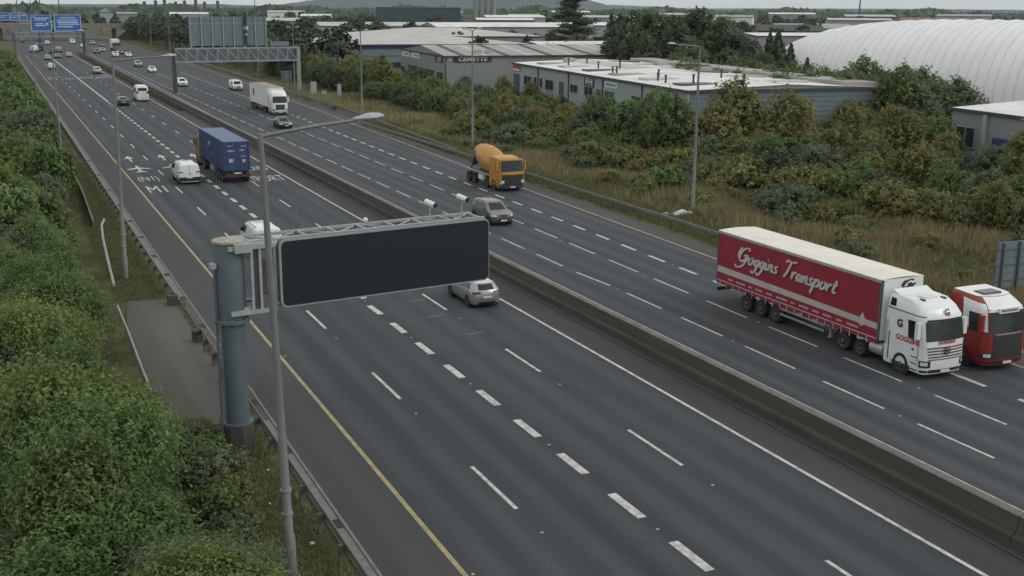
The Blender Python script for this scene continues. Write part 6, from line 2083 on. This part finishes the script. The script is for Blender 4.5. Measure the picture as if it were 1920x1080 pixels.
NEAR_TREE = make_kind(5, 34000, 0.076, 2.4, 2.3, 2.7, 4.2, 0.11, [M_LEAF_A, M_LEAF_A, M_LEAF_D, M_LEAF_A, M_LEAF_E], 100, sprig=0.38, per=13, up=0.7)
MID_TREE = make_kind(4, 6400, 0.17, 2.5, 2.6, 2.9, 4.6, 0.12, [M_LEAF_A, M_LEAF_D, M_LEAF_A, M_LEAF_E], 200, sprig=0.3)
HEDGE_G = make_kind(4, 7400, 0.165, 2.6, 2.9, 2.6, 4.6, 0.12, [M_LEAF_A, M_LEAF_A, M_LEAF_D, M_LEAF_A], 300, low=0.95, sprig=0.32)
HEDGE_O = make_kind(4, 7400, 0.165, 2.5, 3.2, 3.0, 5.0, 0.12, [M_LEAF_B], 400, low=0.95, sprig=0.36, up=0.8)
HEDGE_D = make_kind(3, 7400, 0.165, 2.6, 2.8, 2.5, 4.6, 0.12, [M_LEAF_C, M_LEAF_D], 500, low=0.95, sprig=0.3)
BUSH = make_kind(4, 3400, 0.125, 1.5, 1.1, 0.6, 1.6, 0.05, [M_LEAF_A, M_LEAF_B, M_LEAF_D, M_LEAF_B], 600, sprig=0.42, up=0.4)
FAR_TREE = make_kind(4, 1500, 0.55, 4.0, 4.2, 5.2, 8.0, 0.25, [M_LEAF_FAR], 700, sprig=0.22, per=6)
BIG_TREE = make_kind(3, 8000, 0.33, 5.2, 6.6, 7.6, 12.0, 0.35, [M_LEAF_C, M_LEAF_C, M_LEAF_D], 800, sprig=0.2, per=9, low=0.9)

def interp_label(v, tab):
    for lim, txt in tab:
        if v < lim: return txt
    return tab[-1][1]
# --- the thicket on the left
grp = 'thicket trees along the left embankment'
rows = []
y = 19.0
while y < 300:
    step = 2.3 if y < 60 else (2.8 if y < 130 else 4.2)
    for x0 in (2.9, 0.4, -2.2) if y < 100 else (2.6, 0.0, -2.9):
        rows.append((x0 + rng.uniform(-0.6, 0.6), y + rng.uniform(-0.8, 0.8)))
    y += step
for i, (x, y) in enumerate(rows):
    if 44 < y < 68: x -= 1.7
    elif 31 < y <= 44: x -= 1.3
    if y < 30 and x > 2.5: x += 0.6
    if y < 56:
        kd, lb_ = NEAR_TREE[i % 5], 'leafy green tree of the dense thicket filling the lower left corner'
    elif y < 130:
        kd, lb_ = (NEAR_TREE[i % 5] if y < 72 else MID_TREE[i % 4]), 'green tree of the thicket beside the bay and grass verge on the left'
    else:
        kd, lb_ = MID_TREE[i % 4], 'dark green tree of the far end of the left thicket'
    edge = 'on road side of left thicket' if x > 1.8 else ('inside left thicket' if x > -1 else 'on outer side of left thicket')
    spot = interp_label(y, [(30, 'by the lower frame edge'), (37, 'level with the nearest lamp'), (43, 'level with the sign column'), (50, 'by the near end of the bay'), (57, 'beside the hand rail'), (67, 'by the far end of the bay'), (78, 'level with the second lamp'), (92, 'beside the curved silver rail'), (112, 'beside the timber edging'), (140, 'level with the lane lettering'), (180, 'well beyond the lane lettering'), (230, 'level with the portal gantry'), (400, 'towards the blue signs')])
    lb_ = 'leafy tree ' + edge + ', ' + spot
    s = rng.uniform(0.78, 1.12) * (1.0 if y < 130 else 1.25)
    s *= 0.93
    if x > 2: s *= 0.88
    if 66 < y < 95 and x > 1.5: x -= 0.7; s *= 0.9
    elif y >= 95 and x > 1.5: x += 0.4
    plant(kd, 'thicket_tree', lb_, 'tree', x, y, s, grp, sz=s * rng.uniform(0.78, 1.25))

# --- the hedge and trees along the right verge
grp = 'hedge trees along the right verge'
hedge = []
def hrow(x0, x1, y0, y1, n, kinds, s0, s1):
    for k in range(n):
        u = (k + rng.uniform(0.1, 0.9)) / n
        hedge.append((x0 + (x1 - x0) * rng.random(), y0 + (y1 - y0) * u, kinds[rng.randrange(len(kinds))], rng.uniform(s0, s1)))
GDO = [HEDGE_G, HEDGE_D, HEDGE_G, HEDGE_O]
hrow(61.5, 65, 150, 204, 20, GDO, 0.55, 0.72)
hrow(65, 72, 150, 204, 26, GDO, 0.60, 0.78)
hrow(72, 80, 150, 204, 18, GDO, 0.55, 0.72)
hrow(63, 67, 204, 246, 14, GDO, 0.85, 1.08)
hrow(67, 75, 204, 250, 18, GDO, 0.75, 1.0)
hrow(62, 68, 246, 290, 14, GDO, 0.7, 0.9)
hrow(68, 76, 250, 290, 10, GDO, 0.6, 0.8)
hrow(60.5, 65, 110, 150, 16, GDO, 0.55, 0.72)
hrow(65, 73, 124, 150, 20, GDO, 0.62, 0.78)
hrow(66, 73, 112, 123, 10, [HEDGE_G, HEDGE_D], 0.95, 1.15)
hrow(66, 73, 86, 110, 16, GDO, 0.65, 0.88)
hrow(73, 80, 84, 112, 15, [HEDGE_O, HEDGE_D, HEDGE_O], 0.62, 0.82)
hrow(72, 83, 62, 86, 22, GDO, 0.55, 0.75)
hrow(82, 100, 93, 114, 20, [HEDGE_O, HEDGE_G], 0.72, 0.95)
hrow(69, 84, 40, 64, 20, GDO, 0.5, 0.65)
LBL = {id(HEDGE_G): 'green hedge tree', id(HEDGE_O): 'olive yellowish hedge tree', id(HEDGE_D): 'dark green hedge tree'}
for i, (x, y, kd, s) in enumerate(hedge):
    where = interp_label(y, [(62, 'at the right edge'), (76, 'above the tractor unit'), (88, 'before the shuttered building'), (100, 'right of the lamp'), (112, 'at the warehouse corner'), (124, 'below the blue sign board'), (136, 'below the FH sign'), (150, 'below the pale warehouse windows'), (166, 'below the red sign board'), (184, 'below the black name sign'), (204, 'below the grey warehouse'), (226, 'before the blue grey warehouse'), (250, 'behind the pillar cabinets'), (400, 'behind the gantry leg')])
    rowx = 'front row ' if x < 66 else ('middle row ' if x < 73 else 'back row ')
    plant(kd[i % len(kd)], 'hedge_tree', rowx + LBL[id(kd)] + ' ' + where, 'tree', x, y, s, grp, sz=s * rng.uniform(0.8, 1.1))
for k, (x, y, s_) in enumerate(((82.5, 70, 0.95), (84.0, 74, 1.0), (85.0, 79, 0.8), (83.0, 83.5, 0.75), (86.0, 87.5, 1.0), (81.0, 66, 0.95), (86.5, 92.5, 1.15), (83.5, 90, 1.05), (80, 60, 0.9))):
    plant((HEDGE_G, HEDGE_O)[k % 2][k % 4], 'hedge_tree', ['leftmost', 'second', 'third', 'fourth', 'fifth', 'sixth', 'seventh', 'eighth', 'ninth'][k] + ' of the trees screening the shuttered building at the right edge', 'tree', x, y, s_, grp)
# three that stand out
plant(HEDGE_O[0], 'hedge_tree', 'tall olive brown tree standing against the blue end of the white roofed warehouse', 'tree', 73.5, 104.0, 1.35, grp)
plant(HEDGE_O[1], 'hedge_tree', 'yellowish tree right of the tall olive brown tree', 'tree', 77.5, 100.5, 1.25, grp)
plant(HEDGE_G[0], 'hedge_tree', 'broad dark green tree left of the right street lamp', 'tree', 67.0, 106.5, 1.30, grp)
plant(HEDGE_O[2], 'hedge_tree', 'young yellow green tree right of the lamp at the warehouse corner', 'tree', 70.0, 103.0, 1.05, grp)

grp = 'low bushes on the right bank'
for k in range(46):
    y = rng.uniform(50, 148)
    x = 61.5 - 9.5 * rng.random() ** 1.8
    plant(BUSH[k % 4], 'bush', interp_label(y, [(66, 'small scrub bush in the grass above the tractor unit'), (78, 'small scrub bush in the grass above the red trailer'), (92, 'small scrub bush in the grass near the lamp'), (110, 'small scrub bush in the grass behind the mixer cab'), (400, 'small scrub bush in the grass behind the mixer drum')]), 'bush', x, y, rng.uniform(0.35, 0.85), grp)
for k in range(150):
    y = rng.uniform(44, 150)
    x = rng.uniform(61.5, 73) if y < 105 else rng.uniform(57.5, 65)
    if y < 80: x += 4
    plant(BUSH[k % 4], 'bush', interp_label(y, [(56, 'low bramble bush at the right edge of the bank'), (68, 'low bramble bush above the tractor unit'), (80, 'low bramble bush on the bank behind the lone dark bush'), (92, 'low bramble bush right of the lamp'), (104, 'low bramble bush left of the lamp'), (118, 'low bramble bush behind the mixer cab'), (134, 'low bramble bush behind the mixer drum'), (400, 'low bramble bush below the red sign board')]), 'bush', x, y, rng.uniform(0.8, 1.5), grp)
plant(BUSH[2], 'bush', 'single dark bush alone in the dry grass beside the rear of the red lorry', 'bush', 58.3, 75.0, 1.25, grp)
plant(BUSH[0], 'bush', 'single small bush in the grass left of the right street lamp', 'bush', 57.0, 92.0, 1.1, grp)

grp = 'small bushes by the bay and sign column'
for x, y, s_ in ((5.1, 44.3, 0.3), (6.0, 43.9, 0.28), (6.5, 42.9, 0.35), (5.4, 42.4, 0.6), (6.2, 40.6, 0.55), (5.8, 38.9, 0.65), (6.2, 37.2, 0.5), (5.5, 36.0, 0.6), (5.7, 34.0, 0.5), (5.0, 32.5, 0.6), (5.2, 30.2, 0.6), (4.8, 28.5, 0.7)):
    plant(BUSH[int(y) % 4], 'bush', 'small leafy bush at the thicket edge near the sign column', 'bush', x, y, s_, grp)

# --- trees behind the inbound verge towards the gantry and beyond
grp = 'trees lining the far inbound side'
for k in range(44):
    y = 262 + k * 7.5
    x = 62 + rng.uniform(-1.5, 5) + max(0, (y - 300) * 0.01)
    plant(FAR_TREE[k % 4], 'roadside_tree', 'leafy tree of the long belt behind the far inbound street lamps', 'tree', x, y, rng.uniform(0.75, 1.05), grp)
    if k % 2 == 0:
        plant(FAR_TREE[(k + 1) % 4], 'roadside_tree', 'leafy tree of the long belt behind the far inbound street lamps', 'tree', x + rng.uniform(7, 12), y + 3, rng.uniform(0.9, 1.2), grp)

# --- dark conifers
def conifer_kind(seed, n, h, rbase, size, mat_, tiers=True):
    g = np.random.default_rng(seed)
    z = g.uniform(0.04, 1.0, n) ** 0.85
    prof = rbase * (1 - z) ** 0.75 * (0.75 + 0.25 * np.sin(z * 55 + g.uniform(0, 6)))
    a = g.uniform(0, 2 * np.pi, n)
    lob = 1 + 0.22 * np.sin(a * 5 + z * 9) + 0.12 * np.sin(a * 11)
    r = prof * lob * g.uniform(0.6, 1.05, n)
    p = np.stack([r * np.cos(a), r * np.sin(a), z * h + g.normal(0, 0.25, n)], 1).astype(np.float32)
    q = np.stack([np.cos(a), np.sin(a), np.full(n, 0.3)], 1)
    ti = 0.45 + 0.3 * np.sin(a * 5 + z * 9) + g.normal(0, 0.15, n)
    return (leaf_cloud('crown', p, q, size, mat_, 0.5, seed, ti, 0.4), trunk_mesh('trunk', h, 0.28, seed, 3, 0.1, 0.92))
def cypress_kind(seed, n, h, rbase, size, mat_):
    """broad old cypress: several upright plumes"""
    g = np.random.default_rng(seed)
    P, Q, T = [], [], []
    k = 13
    for i in range(k):
        a = g.uniform(0, 6.28)
        d = g.uniform(0, 0.75) * rbase
        hh = h * (1 - 0.35 * (d / rbase)) * g.uniform(0.85, 1.0)
        r0 = rbase * 0.36
        m = n // k
        z = g.uniform(0.05, 1, m)
        rr = r0 * np.sqrt(np.clip(1 - (z - 0.35) ** 2 / 0.43, 0, 1)) * g.uniform(0.6, 1.1, m)
        t = g.uniform(0, 6.28, m)
        lean = d * 0.35 * z
        P.append(np.stack([(d + lean) * np.cos(a) + rr * np.cos(t), (d + lean) * np.sin(a) + rr * np.sin(t), z * hh], 1))
        Q.append(np.stack([np.cos(t), np.sin(t), np.full(m, 0.4)], 1))
        T.append(np.full(m, g.uniform(0.15, 0.7)) + g.normal(0, 0.15, m))
    return (leaf_cloud('crown', np.concatenate(P).astype(np.float32), np.concatenate(Q), size, mat_, 0.45, seed, np.concatenate(T), 0.5), trunk_mesh('trunk', h, 0.35, seed, 4, 0.15, 0.85))
CYP = [cypress_kind(900 + k, 6500, 16.5, 5.6, 0.36, M_LEAF_C) for k in range(3)]
CON = [conifer_kind(950 + k, 3800, 12.0, 3.4, 0.33, M_LEAF_C) for k in range(2)]
def at_az(az, d): return d * math.sin(R(az)), d * math.cos(R(az))
grp = 'dark conifers behind the white roofed warehouse'
for k, (az, d, s, kd, lb_) in enumerate((
        (30.6, 238, 0.98, CYP[0], 'broad dark cypress at the left of the conifer group'), (31.9, 232, 1.04, CYP[1], 'tallest dark cypress of the conifer group'),
        (33.2, 236, 1.0, CYP[2], 'dark cypress right of the tallest one'), (34.3, 232, 0.93, CYP[0], 'dark cypress at the right of the conifer group'),
        (29.6, 250, 0.75, CYP[2], 'lower dark cypress at the left end of the group'), (35.3, 232, 0.78, CYP[1], 'lower dark cypress beside the narrow conifers'),
        (36.6, 228, 0.98, CON[0], 'narrow pointed conifer left of the white dome'), (37.0, 224, 1.02, CON[1], 'pointed conifer touching the left end of the white dome'),
        (37.6, 216, 0.85, CON[0], 'lower conifer in front of the left part of the dome'), (35.9, 222, 0.75, CON[1], 'short conifer between the cypress group and the dome'),
        (38.4, 208, 0.68, CON[1], 'small conifer before the dome, second from its left end'), (39.3, 202, 0.58, CON[0], 'small conifer before the middle of the dome'),
        (40.3, 197, 0.50, CON[1], 'small low conifer before the right part of the dome'), (41.4, 190, 0.45, CON[0], 'lowest small conifer before the right part of the dome'),
        (42.5, 186, 0.42, CON[1], 'small conifer at the right edge before the dome'))):
    x, y = at_az(az, d)
    plant(kd, 'conifer', lb_, 'tree', x, y, s, grp, z=-0.2)
for k, (az, d, s_) in enumerate(((29.3, 246, 0.78), (30.2, 240, 0.98), (31.2, 236, 1.05), (32.3, 240, 1.08), (33.3, 238, 1.02), (34.2, 234, 0.98), (35.0, 228, 0.85), (35.7, 218, 0.68), (36.4, 212, 0.60), (37.4, 205, 0.55), (30.8, 226, 0.7), (33.0, 222, 0.75), (34.6, 214, 0.65))):
    x, y = at_az(az, d)
    plant(BIG_TREE[k % 3], 'broad_tree', ['first', 'second', 'third', 'fourth', 'fifth', 'sixth', 'seventh', 'eighth', 'ninth', 'tenth', 'eleventh', 'twelfth', 'thirteenth'][k] + ' rounded dark tree from the left in the mass behind the white roof', 'tree', x, y, s_, 'rounded dark trees behind the white roofed warehouse', z=-0.3)
for k in range(30):   # mixed trees at their feet
    az = 32.5 + k * 0.85
    az = 32.5 + (k % 16) * 0.85
    x, y = at_az(az, 205 - (k % 16) * 2.4 - (k // 16) * 22 + rng.uniform(-4, 4))
    plant((HEDGE_D if k % 2 else HEDGE_G)[k % 2], 'roadside_tree', ('front row ' if k >= 16 else 'back row ') + 'rounded tree ' + interp_label(az, [(34.2, 'below the left of the cypress group'), (35.9, 'below the right of the cypress group'), (37.6, 'between cypress group and dome'), (39.4, 'before the left part of the dome'), (41.5, 'before the middle of the dome'), (90, 'before the right part of the dome')]), 'tree', x, y, rng.uniform(1.15, 1.6), 'trees before the dome')
# spreading pine with flat tiers
g = np.random.default_rng(77)
P, Q, T = [], [], []
for i in range(26):
    zz = 5 + i * 0.62 + g.uniform(-0.3, 0.3)
    a = g.uniform(0, 6.28)
    L_ = 5.6 * (1 - ((zz - 9) / 14) ** 2 * (1 if zz > 9 else 0.6))
    m = 620
    t = g.uniform(0.1, 1.0, m)
    sp = g.normal(0, 0.9, (m, 2)) * (0.4 + t[:, None])
    P.append(np.stack([np.cos(a) * t * L_ + sp[:, 0], np.sin(a) * t * L_ + sp[:, 1], zz + t * 1.1 + g.normal(0, 0.28, m)], 1))
    Q.append(np.tile([0.0, 0, 1], (m, 1)))
    T.append(g.uniform(0.1, 0.8) + g.normal(0, 0.15, m))
PINE = (leaf_cloud('crown', np.concatenate(P).astype(np.float32), np.concatenate(Q), 0.42, M_LEAF_C, 0.45, 5, np.concatenate(T)), trunk_mesh('trunk', 21, 0.45, 7, 8, 0.2, 0.95))
x, y = at_az(27.2, 345)
plant(PINE, 'pine_tree', 'tall spreading dark pine standing out against the far hill', 'tree', x, y, 0.98, None, z=0)
x, y = at_az(29.4, 420)
plant(FAR_TREE[1], 'roadside_tree', 'round tree just right of the tall pine', 'tree', x, y, 1.35, 'middle distance trees', z=0)

# --- middle distance trees among the sheds
grp = 'middle distance trees'
spots = []
for k in range(270):
    az = rng.uniform(3.0, 47)
    d = 430 + 900 * rng.random() ** 1.4
    spots.append((az, d))
for k in range(26):
    spots.append((rng.uniform(17, 30), rng.uniform(300, 400)))
for k in range(30):
    spots.append((rng.uniform(11, 22), rng.uniform(430, 700)))
for az, d in spots:
    x, y = at_az(az, d)
    if x < 78: continue
    where = 'left of the silos' if az < 22 else ('between the silos and the conifers' if az < 31 else 'beyond the conifers and the dome')
    plant(FAR_TREE[rng.randrange(4)], 'middle_distance_tree', 'dull green tree on the plain ' + where, 'tree', x, y, rng.uniform(0.65, 1.15) * (0.8 if d < 420 else 1.0), grp, z=-0.3)
for k in range(20):
    plant(FAR_TREE[k % 4], 'middle_distance_tree', 'dull green tree beyond the bridge above the outbound lanes', 'tree', rng.uniform(-60, 70), rng.uniform(610, 760), rng.uniform(0.8, 1.2), grp, z=0)

# --- far woods reading as one mass on the skyline
g = np.random.default_rng(31)
n = 9000
az = np.radians(g.uniform(-4, 50, n))
d = g.uniform(1200, 3400, n)
hmax = 9 + 4 * np.sin(az * 60) + 2.5 * np.sin(az * 173 + 1)
pz = g.uniform(0, 1, n) ** 0.7 * np.clip(hmax, 5, 14)
p = np.stack([d * np.sin(az), d * np.cos(az), pz], 1).astype(np.float32)
nr = np.tile([0, -1.0, 0.6], (n, 1))
tag(link('distant_woodland', leaf_cloud('distant_woodland', p, nr, 6.5, M_LEAF_FAR, 0.7, 3)), 'distant belt of woodland on the hazy skyline', 'woodland', kind='stuff')

# --- hills on the horizon
def hill(name, az0, az1, d, prof, base=-5):
    m = MB()
    n = 90
    v = []
    for i in range(n + 1):
        a = R(az0 + (az1 - az0) * i / n)
        h_ = interp(prof, az0 + (az1 - az0) * i / n)
        h_ += 5 * noise.noise(Vector((i * 0.35, 0, 2.0))) * min(1, h_ / 40)
        for q, (dd, hh) in enumerate(((d * 0.86, base), (d * 0.93, h_ * 0.5), (d, h_), (d * 1.15, h_ * 0.6), (d * 1.3, base))):
            v.append((dd * math.sin(a), dd * math.cos(a), hh))
    m.add(v, [(i * 5 + j, (i + 1) * 5 + j, (i + 1) * 5 + j + 1, i * 5 + j + 1) for i in range(n) for j in range(4)])
    tag(m.build(name, M_HILL, None, True), kind='structure')
hill('headland_hill', 12.5, 29.5, 6800, [(12.5, 2), (13.5, 26), (14.6, 42), (15.2, 60), (16, 76), (18, 110), (21, 150), (24, 140), (26.5, 96), (28, 50), (29.5, 4)])
hill('low_coast_hill', 27.0, 33, 7600, [(27, 4), (28.5, 30), (30, 24), (31.5, 18), (33, 4)])
hill('low_left_ridge', -6, 13.5, 5200, [(-6, 8), (0, 12), (6, 15), (10, 18), (13.5, 8)])
hill('low_right_ridge', 32, 52, 6400, [(32, 5), (36, 13), (42, 15), (52, 12)])

# --- grass: tall dry stems on the right bank, short green verge grass, weeds by the barriers
def blades(name, spots_, hgt, wid, mat_, seed, per=6, lean=0.35, tint_lo=0.0, tint_hi=1.0):
    g = np.random.default_rng(seed)
    S = np.repeat(np.asarray(spots_, np.float32), per, 0)
    n = len(S)
    base = S[:, :3] + np.c_[g.normal(0, 0.10, (n, 2)), np.zeros(n)]
    h_ = hgt * S[:, 3] * g.uniform(0.5, 1.2, n)
    a = g.uniform(0, 6.28, n)
    tip = base + np.stack([np.cos(a) * h_ * lean, np.sin(a) * h_ * lean, h_], 1) * g.uniform(0.7, 1.1, (n, 1))
    b = a + 1.57 + g.normal(0, 0.4, n)
    w = np.stack([np.cos(b), np.sin(b), np.zeros(n)], 1) * (wid * g.uniform(0.6, 1.3, (n, 1)))
    v = np.empty((n, 3, 3), np.float32)
    v[:, 0], v[:, 1], v[:, 2] = base - w, base + w, tip
    me = bpy.data.meshes.new(name)
    me.vertices.add(3 * n)
    me.vertices.foreach_set('co', v.reshape(-1))
    me.loops.add(3 * n)
    me.loops.foreach_set('vertex_index', np.arange(3 * n, dtype=np.int32))
    me.polygons.add(n)
    me.polygons.foreach_set('loop_start', np.arange(n, dtype=np.int32) * 3)
    me.polygons.foreach_set('loop_total', np.full(n, 3, np.int32))
    me.update(calc_edges=True)
    at = me.attributes.new('tint', 'FLOAT', 'POINT')
    ti = S[:, 4] * 0.7 + g.uniform(tint_lo, tint_hi, n) * 0.3
    at.data.foreach_set('value', np.repeat(np.clip(ti, 0, 1), 3).astype(np.float32))
    me.materials.append(mat_)
    return link(name, me)
def scatter(n, x0, x1, y0, y1, seed, dens=None, hvar=0.4):
    g = np.random.default_rng(seed)
    out = []
    while len(out) < n:
        x, y = g.uniform(x0, x1), g.uniform(y0, y1)
        k = 0.5 + 0.5 * noise.fractal(Vector((x * 0.16, y * 0.10, 4.0)), 1.0, 2.0, 4)
        if dens and g.uniform() > dens(x, y, k): continue
        xx = x
        if x > 44: xx = x + max(0.0, interp(YR, y) - 44.0) * 0.6 if x < 48 else x
        out.append((xx, y, ground_z(xx, y) - 0.02, 1 - hvar + 2 * hvar * k, 0.15 + 0.8 * k))
    return out
tag(blades('tall_dry_grass', scatter(13000, 49.6, 68, 40, 122, 1, lambda x, y, k: max(0.06, 1.5 * k - 0.35) * min(1, (x - 49.2) / 3)), 0.85, 0.035, M_GRASS_DRY, 2, 6, 0.4), 'tall straw coloured grass on the bank behind the right guard rail', 'grass', kind='stuff')
tag(blades('rough_green_grass', scatter(20000, 46.6, 68, 40, 160, 5, lambda x, y, k: 1.0 if x < 50 else 1.25 * (1 - k)), 0.5, 0.03, M_GRASS_GREEN, 6, 6, 0.5), 'rough green grass along the right guard rail', 'grass', kind='stuff')
tag(blades('far_verge_grass', scatter(5000, 52, 64, 122, 215, 7), 0.8, 0.06, M_GRASS_DRY, 8, 5, 0.5), 'brownish rough grass between slip rail and hedge', 'grass', kind='stuff')
tag(blades('left_verge_grass', scatter(9000, 5.6, 8.3, 67.2, 130, 9), 0.16, 0.02, M_GRASS_GREEN, 10, 6, 0.6), 'short green grass strip behind the left guard rail', 'grass', kind='stuff')
tag(blades('barrier_turf', scatter(7000, 4.6, 8.6, 20, 45, 17), 0.15, 0.016, M_GRASS_GREEN, 18, 7, 0.8), 'short green turf between thicket and near guard rail', 'grass', kind='stuff')
tag(blades('barrier_weeds', scatter(2600, 4.6, 8.5, 20, 45, 11, lambda x, y, k: max(0, 1.6 * k - 0.5)), 0.24, 0.018, M_GRASS_DRY, 12, 7, 0.7), 'brown weeds between thicket and near guard rail', 'weeds', kind='stuff')
ms = [(s_[0], s_[1], 0.0, s_[3], s_[4]) for s_ in scatter(2600, 27.2, 28.1, 190, 400, 13)] + [(s_[0], s_[1], 0.0, s_[3], s_[4]) for s_ in scatter(2600, 29.3, 30.0, 190, 400, 15)]
tag(blades('median_weeds', ms, 0.4, 0.07, M_WEED_DARK, 14, 5, 0.5), 'dry brown weeds growing along the far median', 'weeds', kind='stuff')
eb = [(x + rng.uniform(-0.12, 0.12), y, 0.0, rng.uniform(0.5, 1.2), rng.random()) for x in (8.75, 7.2) for y in np.arange(46, 66, 0.05)] + [(rng.uniform(5.0, 8.4), 45.0 + rng.uniform(-0.6, 0.5), 0, rng.uniform(0.6, 1.3), rng.random()) for _ in range(500)]
eb = [e for e in eb if not (abs(e[0] - 7.2) < 0.3)]
tag(blades('bay_edge_weeds', eb, 0.25, 0.018, M_GRASS_GREEN, 16, 5, 0.7), 'weeds fringing the paved bay', 'weeds', kind='stuff')

# ================================================================ HAZE
hz = MB().box(-9500, 11000, -300, 12500, -7, 160)
m, N, L, b = new_mat('haze_air')
N.remove(b)
pv = N.new('ShaderNodeVolumePrincipled')
pv.inputs['Color'].default_value = (0.74, 0.85, 0.95, 1)
pv.inputs['Density'].default_value = 0.00005
pv.inputs['Anisotropy'].default_value = 0.2
L.new(pv.outputs[0], N['Material Output'].inputs['Volume'])
ho = hz.build('haze', m)
tag(ho, 'thin pale morning haze over the whole scene', 'haze', kind='stuff')
ho.display_type = 'WIRE'
